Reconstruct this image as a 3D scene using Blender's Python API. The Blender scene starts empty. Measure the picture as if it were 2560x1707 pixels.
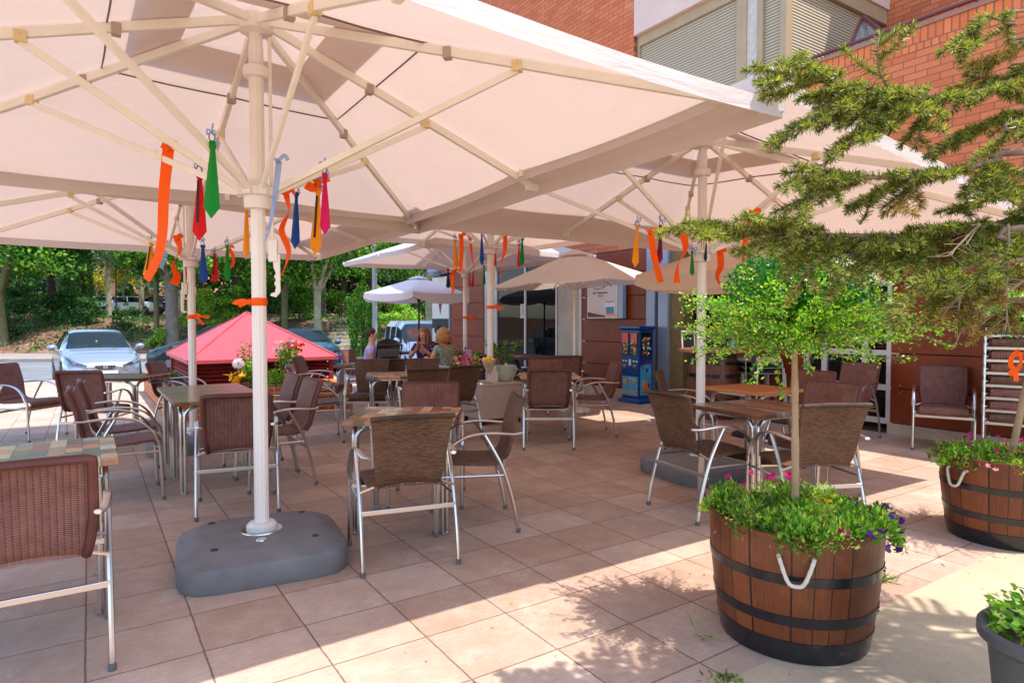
import bpy, math, random
import numpy as np
from mathutils import Vector, Matrix
random.seed(7); RNG = np.random.default_rng(7)
sc = bpy.context.scene; COL = sc.collection
# ------------------------------------------------------------------ camera
CH = 1.40; PITCH = math.radians(1.85); F = 1600.0
cam = bpy.data.objects.new('camera', bpy.data.cameras.new('camera')); COL.objects.link(cam)
cam.location = (0, 0, CH); cam.rotation_euler = (math.radians(90) - PITCH, 0, 0)
cam.data.sensor_width = 36; cam.data.lens = 36 * F / 2560; cam.data.clip_start = .05; cam.data.clip_end = 600
sc.camera = cam
# ------------------------------------------------------------------ sun and sky
SUN_AZ = math.radians(109); SUN_EL = math.radians(67)
sdir = Vector((math.sin(SUN_AZ) * math.cos(SUN_EL), math.cos(SUN_AZ) * math.cos(SUN_EL), math.sin(SUN_EL)))
sun = bpy.data.objects.new('sun', bpy.data.lights.new('sun', 'SUN')); COL.objects.link(sun)
sun.data.energy = 2.0; sun.data.angle = math.radians(.5); sun.data.color = (1, .955, .90)
sun.rotation_euler = sdir.to_track_quat('Z', 'Y').to_euler(); sun.location = (8, -4, 12)
wd = bpy.data.worlds.new('World'); sc.world = wd; wd.use_nodes = True
nt = wd.node_tree; bg = nt.nodes['Background']
sky = nt.nodes.new('ShaderNodeTexSky'); sky.sky_type = 'NISHITA'; sky.sun_disc = False
sky.sun_elevation = SUN_EL; sky.sun_rotation = SUN_AZ; sky.dust_density = 1.0; sky.air_density = 1.0
nt.links.new(sky.outputs[0], bg.inputs[0]); bg.inputs[1].default_value = .15
sc.view_settings.view_transform = 'Standard'; sc.view_settings.look = 'None'
sc.view_settings.exposure = 1.82; sc.view_settings.gamma = 1
sc.render.engine = 'CYCLES'
cy = sc.cycles; cy.max_bounces = 8; cy.diffuse_bounces = 5; cy.glossy_bounces = 3; cy.transmission_bounces = 6
cy.transparent_max_bounces = 12; cy.use_denoising = True; cy.sample_clamp_indirect = 6; cy.caustics_reflective = False; cy.caustics_refractive = False
# ------------------------------------------------------------------ geometry helpers
CP, SP = math.cos(PITCH), math.sin(PITCH)
def ray(px, py):
    x = (px - 1280) / F; y = (853.5 - py) / F
    return Vector((x, CP + y * SP, -SP + y * CP))
def at(px, py, Y):
    d = ray(px, py); t = Y / d.y
    return Vector((d.x * t, Y, CH + d.z * t))
def gr(px, py, z=0.0):
    d = ray(px, py); t = (z - CH) / d.z
    return Vector((d.x * t, d.y * t, z))
A1 = math.radians(-33.5)
D1 = Vector((math.sin(A1), math.cos(A1), 0)); D2 = Vector((D1.y, -D1.x, 0))
def W(u, v, z=0.0): return D1 * u + D2 * v + Vector((0, 0, z))
ROT = -A1            # rotation that takes local x to D2 and local y to D1
class MB:
    def __init__(s): s.v = []; s.f = []; s.m = []; s.uv = []; s.mi = 0
    def add(s, vs, fs, uvs=None):
        o = len(s.v); s.v += [tuple(p) for p in vs]
        for i, f in enumerate(fs):
            s.f.append([o + k for k in f]); s.m.append(s.mi)
            s.uv.append([uvs[k] for k in f] if uvs else [(0, 0)] * len(f))
        return s
    def box(s, c, d, rz=0, R=None):
        R = R or Matrix.Rotation(rz, 3, 'Z'); c = Vector(c)
        vs = [c + R @ Vector((x * d[0] / 2, y * d[1] / 2, z * d[2] / 2)) for x in (-1, 1) for y in (-1, 1) for z in (-1, 1)]
        return s.add(vs, [(0, 1, 3, 2), (4, 6, 7, 5), (0, 4, 5, 1), (2, 3, 7, 6), (0, 2, 6, 4), (1, 5, 7, 3)])
    def beam(s, p, q, w, h, up=(0, 0, 1)):
        p = Vector(p); q = Vector(q); d = q - p; L = d.length; d.normalize()
        x = d.cross(Vector(up)); 
        if x.length < 1e-4: x = Vector((1, 0, 0))
        x.normalize(); z = x.cross(d)
        R = Matrix((x, d, z)).transposed()
        return s.box((p + q) / 2, (w, L, h), R=R)
    def tube(s, pts, r, n=8, flat=1.0, up=None, cap=True):
        P = [Vector(p) for p in pts]; k = len(P)
        if isinstance(r, (int, float)): r = [r] * k
        T = [(P[min(i + 1, k - 1)] - P[max(i - 1, 0)]).normalized() for i in range(k)]
        x = T[0].cross(Vector(up or (.123, .456, .88))).normalized(); vs = []
        for i in range(k):
            x = (x - T[i] * x.dot(T[i])); x.normalize(); y = T[i].cross(x)
            for j in range(n):
                a = 2 * math.pi * j / n
                vs.append(P[i] + x * math.cos(a) * r[i] * flat + y * math.sin(a) * r[i])
        fs = [(i * n + j, i * n + (j + 1) % n, (i + 1) * n + (j + 1) % n, (i + 1) * n + j) for i in range(k - 1) for j in range(n)]
        if cap: fs += [tuple(range(n - 1, -1, -1)), tuple(range((k - 1) * n, k * n))]
        return s.add(vs, fs)
    def lathe(s, prof, c=(0, 0, 0), n=24, cap=(True, True), M=None, uvs=False):
        vs = []; k = len(prof); c = Vector(c); U = []
        for (r, z) in prof:
            for j in range(n):
                a = 2 * math.pi * j / n; q = Vector((r * math.cos(a), r * math.sin(a), z))
                vs.append(c + (M @ q if M else q)); U.append((j / n, z))
        fs = [(i * n + j, i * n + (j + 1) % n, (i + 1) * n + (j + 1) % n, (i + 1) * n + j) for i in range(k - 1) for j in range(n)]
        if cap[0]: fs.append(tuple(range(n - 1, -1, -1)))
        if cap[1]: fs.append(tuple(range((k - 1) * n, k * n)))
        return s.add(vs, fs, U)
    def ball(s, c, r, n=10, sc3=(1, 1, 1), jit=0):
        vs = []; c = Vector(c); m = max(4, n // 2)
        for i in range(m + 1):
            th = math.pi * i / m
            for j in range(n):
                a = 2 * math.pi * j / n; k = 1 + random.uniform(-jit, jit)
                vs.append(c + Vector((math.sin(th) * math.cos(a) * sc3[0], math.sin(th) * math.sin(a) * sc3[1], math.cos(th) * sc3[2])) * r * k)
        fs = [(i * n + j, (i + 1) * n + j, (i + 1) * n + (j + 1) % n, i * n + (j + 1) % n) for i in range(m) for j in range(n)]
        return s.add(vs, fs)
    def prism(s, poly, a, b):          # poly of 3-D points, extruded by vector a->b offset
        a = Vector(a); b = Vector(b); n = len(poly); P = [Vector(p) for p in poly]
        vs = [p + a for p in P] + [p + b for p in P]
        fs = [tuple(range(n)), tuple(range(2 * n - 1, n - 1, -1))] + [(i, n + i, n + (i + 1) % n, (i + 1) % n) for i in range(n)]
        return s.add(vs, fs)
    def grid(s, fn, nu, nv, closed=False):
        vs = []; U = []
        for i in range(nu + 1):
            for j in range(nv + 1):
                p = fn(i / nu, j / nv); vs.append(p); U.append((i / nu, j / nv))
        w = nv + 1
        return s.add(vs, [(i * w + j, (i + 1) * w + j, (i + 1) * w + j + 1, i * w + j + 1) for i in range(nu) for j in range(nv)], U)
    def build(s, name, mats, parent=None, smooth=True, bevel=0, loc=None, ang=40):
        me = bpy.data.meshes.new(name); me.from_pydata(s.v, [], s.f)
        for m in (mats if isinstance(mats, (list, tuple)) else [mats]): me.materials.append(m)
        me.polygons.foreach_set('material_index', s.m)
        uvl = me.uv_layers.new(name='UVMap'); flat = [c for f in s.uv for uv in f for c in uv]
        if len(flat) == len(uvl.data) * 2: uvl.data.foreach_set('uv', flat)
        if smooth:
            me.polygons.foreach_set('use_smooth', [True] * len(me.polygons)); me.set_sharp_from_angle(angle=math.radians(ang))
        me.update()
        o = bpy.data.objects.new(name, me); COL.objects.link(o)
        if parent: o.parent = parent
        if loc is not None: o.location = loc
        if bevel:
            b = o.modifiers.new('bevel', 'BEVEL'); b.width = bevel; b.segments = 2; b.limit_method = 'ANGLE'
        return o
def np_mesh(name, V, nper, mats, parent=None, mi=None):
    """V: (N*nper,3) vertices of N separate polygons with nper corners"""
    n = len(V) // nper; me = bpy.data.meshes.new(name)
    me.vertices.add(len(V)); me.vertices.foreach_set('co', np.asarray(V, np.float32).ravel())
    me.loops.add(n * nper); me.loops.foreach_set('vertex_index', np.arange(n * nper, dtype=np.int32))
    me.polygons.add(n); me.polygons.foreach_set('loop_start', np.arange(n, dtype=np.int32) * nper)
    for m in (mats if isinstance(mats, (list, tuple)) else [mats]): me.materials.append(m)
    if mi is not None: me.polygons.foreach_set('material_index', np.asarray(mi, np.int32))
    me.update(calc_edges=True); me.validate()
    o = bpy.data.objects.new(name, me); COL.objects.link(o)
    if parent: o.parent = parent
    return o
def unit(a): return a / (np.linalg.norm(a, axis=1, keepdims=True) + 1e-9)
def leaf_quads(C, L, Wd, dirs=None, flat=.0, droop=0.0):
    """kite shaped leaves at C (N,3)"""
    n = len(C); L = np.broadcast_to(L, (n,))[:, None]; Wd = np.broadcast_to(Wd, (n,))[:, None]
    d = unit(RNG.normal(size=(n, 3))) if dirs is None else unit(dirs + RNG.normal(size=(n, 3)) * .35)
    d[:, 2] -= droop; d = unit(d)
    nn = RNG.normal(size=(n, 3)) * (1 - flat); nn[:, 2] += flat * 2 + .3
    s = unit(np.cross(d, nn)); 
    V = np.stack([C, C + d * L * .45 + s * Wd * .5, C + d * L, C + d * L * .45 - s * Wd * .5], 1)
    return V.reshape(-1, 3)
def tag(o, label=None, cat=None, group=None, kind=None):
    if label: o['label'] = label
    if cat: o['category'] = cat
    if group: o['group'] = group
    if kind: o['kind'] = kind
    return o
def thing(name, loc=(0, 0, 0), rz=0, label=None, cat=None, group=None):
    o = bpy.data.objects.new(name, None); COL.objects.link(o); o.empty_display_size = .1
    o.location = loc; o.rotation_euler = (0, 0, rz); return tag(o, label, cat, group)
def kids(o): return [c for c in bpy.data.objects if c.parent == o]
def copy_tree(o, parent=None, ks=None):
    c = o.copy(); COL.objects.link(c); c.parent = parent
    for ch in kids(o): copy_tree(ch, c)
    return c
# ------------------------------------------------------------------ materials
def hexc(h):
    h = h.lstrip('#'); r = [int(h[i:i + 2], 16) / 255 for i in (0, 2, 4)]
    return tuple((c / 12.92 if c <= .04045 else ((c + .055) / 1.055) ** 2.4) for c in r) + (1,)
def col(c): return hexc(c) if isinstance(c, str) else (tuple(c) + (1,))[:4]
class NT:
    def __init__(s, name):
        s.m = bpy.data.materials.new(name); s.m.use_nodes = True; s.t = s.m.node_tree; s.b = s.t.nodes['Principled BSDF']; s.out = s.t.nodes['Material Output']
    def n(s, typ, ins=None, **kw):
        x = s.t.nodes.new('ShaderNode' + typ)
        for k, v in kw.items(): setattr(x, k, v)
        for k, v in (ins or {}).items():
            if hasattr(v, 'links') or isinstance(v, bpy.types.NodeSocket): s.t.links.new(v, x.inputs[k])
            else: x.inputs[k].default_value = v
        return x
    def l(s, a, b): s.t.links.new(a, b)
    def pos(s): return s.n('NewGeometry').outputs['Position']
    def obj(s): return s.n('TexCoord').outputs['Object']
    def noise(s, sc_, vec=None, det=4, rough=.6, dist=0):
        i = {'Scale': sc_, 'Detail': det, 'Roughness': rough, 'Distortion': dist}
        if vec is not None: i['Vector'] = vec
        return s.n('TexNoise', i).outputs['Fac']
    def ramp(s, fac, stops, interp='LINEAR'):
        x = s.n('ValToRGB', {'Fac': fac}); r = x.color_ramp; r.interpolation = interp
        while len(r.elements) < len(stops): r.elements.new(.5)
        for e, (p, c) in zip(r.elements, stops): e.position = p; e.color = col(c)
        return x.outputs['Color']
    def mix(s, f, a, b, mode='MIX'):
        x = s.n('Mix', data_type='RGBA', blend_type=mode)
        for k, v in ((0, f), (6, a), (7, b)):
            if isinstance(v, bpy.types.NodeSocket): s.l(v, x.inputs[k])
            else: x.inputs[k].default_value = v if k == 0 else col(v)
        return x.outputs[2]
    def math(s, op, a, b=0.0, c=None):
        x = s.n('Math', operation=op)
        for k, v in ((0, a), (1, b)) + (((2, c),) if c is not None else ()):
            if isinstance(v, bpy.types.NodeSocket): s.l(v, x.inputs[k])
            else: x.inputs[k].default_value = v
        return x.outputs[0]
    def bump(s, h, st=.3, d=.01):
        x = s.n('Bump', {'Strength': st, 'Distance': d, 'Height': h}); s.l(x.outputs[0], s.b.inputs['Normal']); return x
    def set(s, base=None, rough=None, metal=None, spec=None, **kw):
        for k, v in (('Base Color', base), ('Roughness', rough), ('Metallic', metal), ('Specular IOR Level', spec)):
            if v is None: continue
            if isinstance(v, bpy.types.NodeSocket): s.l(v, s.b.inputs[k])
            else: s.b.inputs[k].default_value = col(v) if k == 'Base Color' else v
        return s
def dim(c, k): c = col(c); return (c[0] * k, c[1] * k, c[2] * k)
def mat(name, c, rough=.6, metal=0, var=.12, vs=6, bump=0, bs=80, spec=None, world=False):
    t = NT(name); vec = t.pos() if world else t.obj()
    f = t.noise(vs, vec)
    t.set(t.ramp(f, [(.3, dim(c, 1 - var)), (.7, dim(c, 1 + var))]), rough, metal, spec)
    if bump: t.bump(t.noise(bs, vec, 3), bump, .004)
    return t.m
def cloth(name, c, transl=.0, tc=None, var=.06, rough=.85, vs=3, aged=False):
    t = NT(name); f = t.noise(vs, t.obj(), 5)
    cc = t.ramp(f, [(.3, dim(c, 1 - var)), (.7, dim(c, 1 + var))])
    t.set(cc, rough, 0, .2)
    weave = t.noise(260, t.obj(), 2)
    if aged:
        wr = t.noise(1.6, t.n('VectorMath', {0: t.obj(), 1: (1, 1, 5)}, operation='MULTIPLY').outputs[0], 5, .55, .8); t.bump(t.math('ADD', t.math('MULTIPLY', wr, 18), t.math('MULTIPLY', weave, .6)), .22, .005)
        sp = t.math('GREATER_THAN', t.noise(7, t.obj(), 3, .5), .735); st = t.ramp(t.noise(1.3, t.obj(), 6, .75), [(.35, (0, 0, 0)), (.75, (1, 1, 1))])
        cc2 = t.mix(t.math('MULTIPLY', st, .22), tc, '#a88c78'); tc = t.mix(t.math('MULTIPLY', sp, .5), cc2, '#b07a52')
    else: t.bump(weave, .15, .002)
    if transl:
        tr = t.n('BsdfTranslucent', {'Color': tc if isinstance(tc, bpy.types.NodeSocket) else col(tc or c)}); mx = t.n('MixShader', {'Fac': transl})
        t.l(t.b.outputs[0], mx.inputs[1]); t.l(tr.outputs[0], mx.inputs[2]); t.l(mx.outputs[0], t.out.inputs[0])
    return t.m
def foliage(name, stops, rough=.5, transl=.35):
    t = NT(name); g = t.n('NewGeometry'); r = g.outputs['Random Per Island']
    cc = t.ramp(r, stops); t.set(cc, rough, 0, .4)
    br = t.mix(1.0, cc, (1.6, 1.5, .7), 'MULTIPLY')
    tr = t.n('BsdfTranslucent', {'Color': br}); mx = t.n('MixShader', {'Fac': transl})
    t.l(t.b.outputs[0], mx.inputs[1]); t.l(tr.outputs[0], mx.inputs[2]); t.l(mx.outputs[0], t.out.inputs[0])
    return t.m
def glass_mat(name, tint, mixv=.5, rough=.02):
    t = NT(name); t.set(tint, rough, 0, .9)
    tr = t.n('BsdfTransparent', {'Color': (1, 1, 1, 1)}); fr = t.n('LayerWeight', {'Blend': .35})
    fac = t.math('ADD', t.math('MULTIPLY', fr.outputs['Fresnel'], .8), mixv); mx = t.n('MixShader', {'Fac': t.math('MINIMUM', fac, 1.0)})
    t.l(tr.outputs[0], mx.inputs[1]); t.l(t.b.outputs[0], mx.inputs[2]); t.l(mx.outputs[0], t.out.inputs[0]); return t.m
ALU = mat('aluminium', '#c9c4c0', .28, 1, .05, 5)
BLACK = mat('black_plastic', '#17171a', .5)
WHITE = mat('white_paint', '#d8d2cb', .45)
# ------------------------------------------------------------------ ground
def rot_uv(t, offu=0, offv=0):
    p = t.n('VectorRotate', {'Vector': t.pos(), 'Angle': A1}, rotation_type='Z_AXIS')   # -> x = v, y = u
    m = t.n('Vector' + 'Math', {0: p.outputs[0], 1: (offv, offu, 0)}, operation='ADD'); return m.outputs[0]
def paver_mat():
    t = NT('concrete_pavers'); v = rot_uv(t, -2.95 + .405 * 40, -.39 + .42 * 40)
    wob = t.n('TexNoise', {'Vector': v, 'Scale': 9.0, 'Detail': 3.0})
    v2 = t.n('VectorMath', {0: v, 1: t.n('VectorMath', {0: wob.outputs['Color'], 1: (.008, .008, 0)}, operation='MULTIPLY').outputs[0]}, operation='ADD').outputs[0]
    b = t.n('TexBrick', {'Vector': v2, 'Color1': (0, 0, 0, 1), 'Color2': (1, 1, 1, 1), 'Mortar': (.5, .5, .5, 1), 'Scale': 1.0, 'Mortar Size': .0052, 'Mortar Smooth': .5, 'Brick Width': .42, 'Row Height': .405}, offset=0.0)
    big = t.noise(1.1, t.pos(), 5, .65); mid = t.noise(7, t.pos(), 6, .7); fine = t.noise(90, t.pos(), 3, .7)
    st = t.n('TexNoise', {'Vector': t.n('VectorMath', {0: v, 1: (14, 90, 1)}, operation='MULTIPLY').outputs[0], 'Scale': 1.0, 'Detail': 4.0}).outputs['Fac']
    c = t.mix(b.outputs['Color'], '#ac8b74', '#c3a793')
    c = t.mix(t.ramp(mid, [(.35, (0, 0, 0)), (.7, (1, 1, 1))]), c, t.mix(.4, c, '#d2beae'))
    c = t.mix(t.ramp(big, [(.38, (0, 0, 0)), (.66, (1, 1, 1))]), t.mix(.42, c, '#8a6c5a'), c)
    c = t.mix(t.math('MULTIPLY', t.ramp(st, [(.45, (0, 0, 0)), (.75, (1, 1, 1))]), .3), c, '#7e6658')
    c = t.mix(t.math('MULTIPLY', t.ramp(fine, [(.52, (0, 0, 0)), (.7, (1, 1, 1))]), .25), c, '#6e5a50')
    blot = t.noise(2.6, t.pos(), 7, .75, .6); c = t.mix(t.math('MULTIPLY', t.ramp(blot, [(.56, (0, 0, 0)), (.68, (1, 1, 1))]), .25), c, '#dccabc')
    jn = t.noise(35, t.pos(), 4, .8); jf = t.math('MULTIPLY', b.outputs['Fac'], t.ramp(jn, [(.3, (.55, .55, .55)), (.6, (1, 1, 1))]))
    c = t.mix(t.math('MULTIPLY', jf, .85), c, '#54433a'); t.set(c, .8, 0, .25)
    h = t.math('ADD', t.math('MULTIPLY', st, .3), t.math('ADD', t.math('MULTIPLY', fine, .4), t.math('MULTIPLY', jf, -2.5))); t.bump(h, .35, .006); return t.m
def sand_mat():
    t = NT('sandy_concrete'); p = t.pos(); c = t.ramp(t.noise(1.7, p, 7, .7), [(.3, '#a8957a'), (.7, '#bba88c')])
    c = t.mix(t.math('MULTIPLY', t.ramp(t.noise(60, p, 2, .6), [(.62, (0, 0, 0)), (.68, (1, 1, 1))]), .5), c, '#8d7458')
    c = t.mix(t.math('MULTIPLY', t.ramp(t.noise(5, p, 6, .8), [(.55, (0, 0, 0)), (.75, (1, 1, 1))]), .35), c, '#c4b49c')
    t.set(c, .9, 0, .2); t.bump(t.noise(120, p, 4, .7), .3, .004); return t.m
def asphalt_mat():
    t = NT('asphalt'); p = t.pos(); c = t.ramp(t.noise(.7, p, 6), [(.3, '#6a6c6e'), (.7, '#86888a')]); c = t.mix(t.math('MULTIPLY', t.noise(70, p, 2), .4), c, '#4b4d50')
    t.set(c, .85, 0, .3); t.bump(t.noise(200, p, 2), .3, .005); return t.m
PAVER = paver_mat()
def sheet(name, pts, m, kind='structure'):
    b = MB(); b.add([Vector(p) for p in pts], [tuple(range(len(pts)))]); o = b.build(name, m, smooth=False); return tag(o, kind=kind)
# edge of terrace toward the street
def edgeY(x): return 14.75 + .235 * (x + 11.8)
xe0, xe1 = -60, 3.2
EY = lambda x, off=0: (x, edgeY(x) + off)
u0 = 1.58
# pavement polygon (paved terrace): bounded by u>=u0 line, and the street edge; continues right behind the building
pA = W(u0, -60); pB = W(u0, 60)
t_ = sheet('pavement', [(pA.x, pA.y, 0), (pB.x, pB.y, 0), (60, 70, 0), (12, edgeY(12), 0), (-60, edgeY(-60), 0)], PAVER)
pC = W(u0 - 60, 60); pD = W(u0 - 60, -60)
sheet('path', [(pA.x, pA.y, 0), (pD.x, pD.y, 0), (pC.x, pC.y, 0), (pB.x, pB.y, 0)], sand_mat())
# kerb drop, road, far kerb, footway
STONE = mat('kerb_stone', '#9c9086', .85, 0, .15, 3, .3)
b = MB(); d = Vector((1, .235, 0)).normalized(); nrm = Vector((-.229, .973, 0))
e0 = Vector((-60, edgeY(-60), 0)); e1 = Vector((14, edgeY(14), 0))
b.add([e0, e1, e1 + nrm * .18 , e0 + nrm * .18, e0 + nrm * .18 - Vector((0, 0, .27)), e1 + nrm * .18 - Vector((0, 0, .27))], [(0, 1, 2, 3), (3, 2, 5, 4)])
tag(b.build('kerb', STONE, smooth=False), kind='structure')
o = bpy.data.objects['kerb']; o.location.z = .004
RZ = -.27
e2 = e0 + nrm * .17; e3 = e1 + nrm * .17
sheet('road', [(e2.x, e2.y, RZ), (e3.x, e3.y, RZ), (40, 28, RZ), (40, 40, RZ), (-60, 27.6, RZ)], asphalt_mat())
FY = lambda x: 26.2 + .05 * (x + 10)
b = MB(); b.add([(-70, FY(-70), RZ), (40, FY(40), RZ), (40, FY(40), -.13), (-70, FY(-70), -.13), (-70, FY(-70) + 4.2, -.12), (40, FY(40) + 4.2, -.12)], [(0, 1, 2, 3), (3, 2, 5, 4)])
tag(b.build('sidewalk', mat('footway_concrete', '#8b8078', .9, 0, .2, 1.5, .3, world=True), smooth=False), kind='structure')
# embankment and park ground
prof = [(4.2, -.12), (5.2, .1), (7, .75), (9, 1.3), (10.5, 1.5), (18, 1.62), (26, 1.95), (60, 2.3), (140, 3)]
t = NT('dappled_litter_earth'); p = t.pos(); c = t.ramp(t.noise(1.2, p, 6, .7), [(.3, '#5f4636'), (.5, '#8a6a54'), (.72, '#b08c74')]); c = t.mix(t.ramp(t.noise(9, p, 5, .8), [(.5, (0, 0, 0)), (.62, (1, 1, 1))]), c, '#463426'); t.set(c, .95, 0, .1); t.bump(t.noise(12, p, 5), .8, .08)  # dark mottling: leaf litter plus dappled tree shade put into the colour
LITTER = t.m
b = MB()
def hill(i, j):
    x = -75 + 130 * i; k = j * (len(prof) - 1); a = int(min(k, len(prof) - 2)); f = k - a
    yy = prof[a][0] * (1 - f) + prof[a + 1][0] * f; zz = prof[a][1] * (1 - f) + prof[a + 1][1] * f
    if 0 < a < 6: zz += .12 * math.sin(x * 1.3 + yy) * math.sin(x * .37)
    return (x, FY(x) + yy, zz)
b.grid(hill, 110, (len(prof) - 1) * 3); tag(b.build('terrain', LITTER), kind='structure')
# ------------------------------------------------------------------ restaurant building
def brick_mat(name, c1, c2, mortar, axis='d1', bw=.27, bh=.082, ms=.007):
    t = NT(name); p = t.n('VectorRotate', {'Vector': t.pos(), 'Angle': A1}, rotation_type='Z_AXIS').outputs[0]
    s = t.n('SeparateXYZ', {0: p}); hx = s.outputs['Y'] if axis == 'd1' else s.outputs['X']
    v = t.n('CombineXYZ', {'X': hx, 'Y': s.outputs['Z']}).outputs[0]
    b = t.n('TexBrick', {'Vector': v, 'Color1': col(c1), 'Color2': col(c2), 'Mortar': col(mortar), 'Scale': 1.0, 'Mortar Size': ms, 'Mortar Smooth': .2, 'Brick Width': bw, 'Row Height': bh})
    n = t.noise(1.3, t.pos(), 6, .7); c = t.mix(t.math('MULTIPLY', n, .35), b.outputs['Color'], dim(c1, .55))
    c = t.mix(t.math('MULTIPLY', t.ramp(t.noise(40, t.pos(), 3), [(.5, (0, 0, 0)), (.7, (1, 1, 1))]), .2), c, dim(c2, 1.3))
    st = t.noise(.9, t.pos(), 8, .8, 1.0); c = t.mix(t.math('MULTIPLY', t.ramp(st, [(.62, (0, 0, 0)), (.7, (1, 1, 1))]), .25), c, '#cdb4a4')
    t.set(c, .85, 0, .2); t.bump(t.math('MULTIPLY', b.outputs['Fac'], -1), .5, .006); return t.m
BRICK = brick_mat('orange_brick', '#d27a52', '#bd6440', '#7a5a4a'); BRICK2 = brick_mat('orange_brick_return', '#dc7d50', '#c9683e', '#7a5a4a', 'd2')
SOLDIER = brick_mat('orange_brick_soldier', '#dc7d50', '#c9683e', '#7a5a4a', 'd1', .082, .26, .009)
t = NT('brown_laminate'); p = t.pos(); c = t.ramp(t.noise(1.6, p, 6, .7), [(.3, '#762c12'), (.7, '#96421e')]); c = t.mix(t.math('MULTIPLY', t.noise(160, p, 2), .35), c, '#3f1c12'); t.set(c, .38, 0, .3); t.bump(t.noise(220, p, 2), .05, .001); PANEL = t.m
GREYM = mat('grey_metal', '#8d96a6', .4, .3, .06); FRAMEW = mat('white_frame', '#cfc4c0', .45, 0, .05); PLINTH = mat('plinth_stone', '#bfa792', .8, 0, .12, 4, .2)
DARK = mat('dark_interior', '#1b1613', .8); WOODS = mat('raw_plywood', '#7a6238', .7, 0, .2, 9, .1)
BV = 8.25
bld = thing('restaurant_building', W(0, BV), ROT, 'orange brick building with brown panelled ground floor, white window grid and upstairs shutters', 'building')
BI = (Matrix.Translation(W(0, BV)) @ Matrix.Rotation(ROT, 4, 'Z')).inverted()
# local coordinates: x = v-8.25 (into the building), y = u
def part(fn, name, m, bevel=0, smooth=False, parent=None):
    b = MB(); fn(b); return b.build(name, m, parent or bld, smooth, bevel)
def bx(b, u0_, u1_, x0, x1, z0, z1): b.box(((x0 + x1) / 2, (u0_ + u1_) / 2, (z0 + z1) / 2), (abs(x1 - x0), abs(u1_ - u0_), abs(z1 - z0)))
UD0, UD1 = 6.4, 7.62       # doorway
# solid wall backing behind panels, with openings for door and windows
for (ua, ub) in ((9.95, 10.7), (8.12, 9.92), (13.75, 16.6), (-6, 4.0), (5.15, 6.35)): part(lambda b: bx(b, ua, ub, .06, .3, 0, 2.7), 'backing_wall', DARK)
SE = [.14, .57, 1.0, 1.43, 1.86, 2.29, 2.7]
def panels(b, ua, ub, splits=1):
    w = (ub - ua) / splits
    for k in range(splits):
        for i in range(6): bx(b, ua + k * w + .003, ua + (k + 1) * w - .003, 0, .05, SE[i] + .006, SE[i + 1] - .006)
for (ua, ub, s) in ((-6, 4.0, 5), (5.15, 6.35, 1), (8.12, 9.92, 1), (13.75, 15.5, 1)):
    part(lambda b: panels(b, ua, ub, s), 'wall_panel', PANEL, .002)
def screws(b):
    for (ua, ub) in ((-6, 4.0), (5.15, 6.35), (8.12, 9.92), (13.75, 15.5)):
        for z in SE[1:-1]:
            for uu in (ub - .12, ua + .12):
                for dz in (-.045, .045): b.ball((-.003, uu, z + dz), .007, 6)
            for uu in (ub - .012,): b.box((-.004, uu - .05, z), (.004, .09, .008))
part(screws, 'screw', ALU)
for (ua, ub) in ((-6, 4.02), (5.13, 6.35), (8.1, 9.94), (13.73, 15.5)): part(lambda b: bx(b, ua, ub, -.02, .05, 0, .135), 'plinth', PLINTH, .004)
# brick over the ground floor, up to the parapet
def low(b):
    bx(b, -6, 16.6, .0, .25, 2.705, 4.6); 
part(low, 'wall', BRICK)
part(lambda b: bx(b, -6, 6.2, -.004, .25, 4.6, 4.85), 'parapet_course', SOLDIER)
part(lambda b: bx(b, -6, 6.2, -.03, .3, 4.851, 4.9), 'coping', mat('coping_stone', '#8f6a58', .8))
part(lambda b: bx(b, 8.5, 16.6, 0, .25, 4.6, 12), 'upper_wall', BRICK)
part(lambda b: bx(b, 16.6, 16.85, 0, 9, 2.705, 12), 'end_wall', BRICK2)
part(lambda b: (bx(b, -6, 5.75, 2.79, 3.0, 4.3, 12)), 'rear_wall', BRICK)
part(lambda b: (bx(b, -6, 16.6, .26, 9, 2.72, 2.9), bx(b, -6, 5.5, .26, 2.8, 4.3, 4.4)), 'floor_slab', STONE)
# burgundy railing over the parapet
MAROON = mat('maroon_paint', '#5a1f2a', .4)
def rail(b):
    b.tube([(.1, -6, 5.0), (.1, 5.6, 5.0)], .025, 8)
    for i in range(12): b.tube([(.1, -5.8 + i, 4.89), (.1, -5.8 + i, 5.0)], .012, 6)
part(rail, 'railing', MAROON, smooth=True)
# glazed lantern with maroon frame standing behind the parapet
gp = [Vector((.45, 5.2, 4.4)), Vector((2.0, 5.1, 4.4)), Vector((.45, 3.8, 4.4)), Vector((1.1, 5.0, 5.75)), Vector((2.2, 3.9, 4.4))]
def lant(b):
    for (i, j) in ((0, 3), (1, 3), (2, 3), (0, 1), (0, 2), (4, 3)): b.tube([gp[i], gp[j]], .03, 4)
lf = part(lant, 'skylight_frame', MAROON)
part(lambda b: (b.add([gp[0], gp[2], gp[3]], [(0, 1, 2)]), b.add([gp[2], gp[4], gp[3]], [(0, 1, 2)]), b.add([gp[0], gp[1], gp[3]], [(0, 1, 2)])), 'skylight_pane', glass_mat('skylight_glass', '#6f8a8a', .35), parent=lf)
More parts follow.
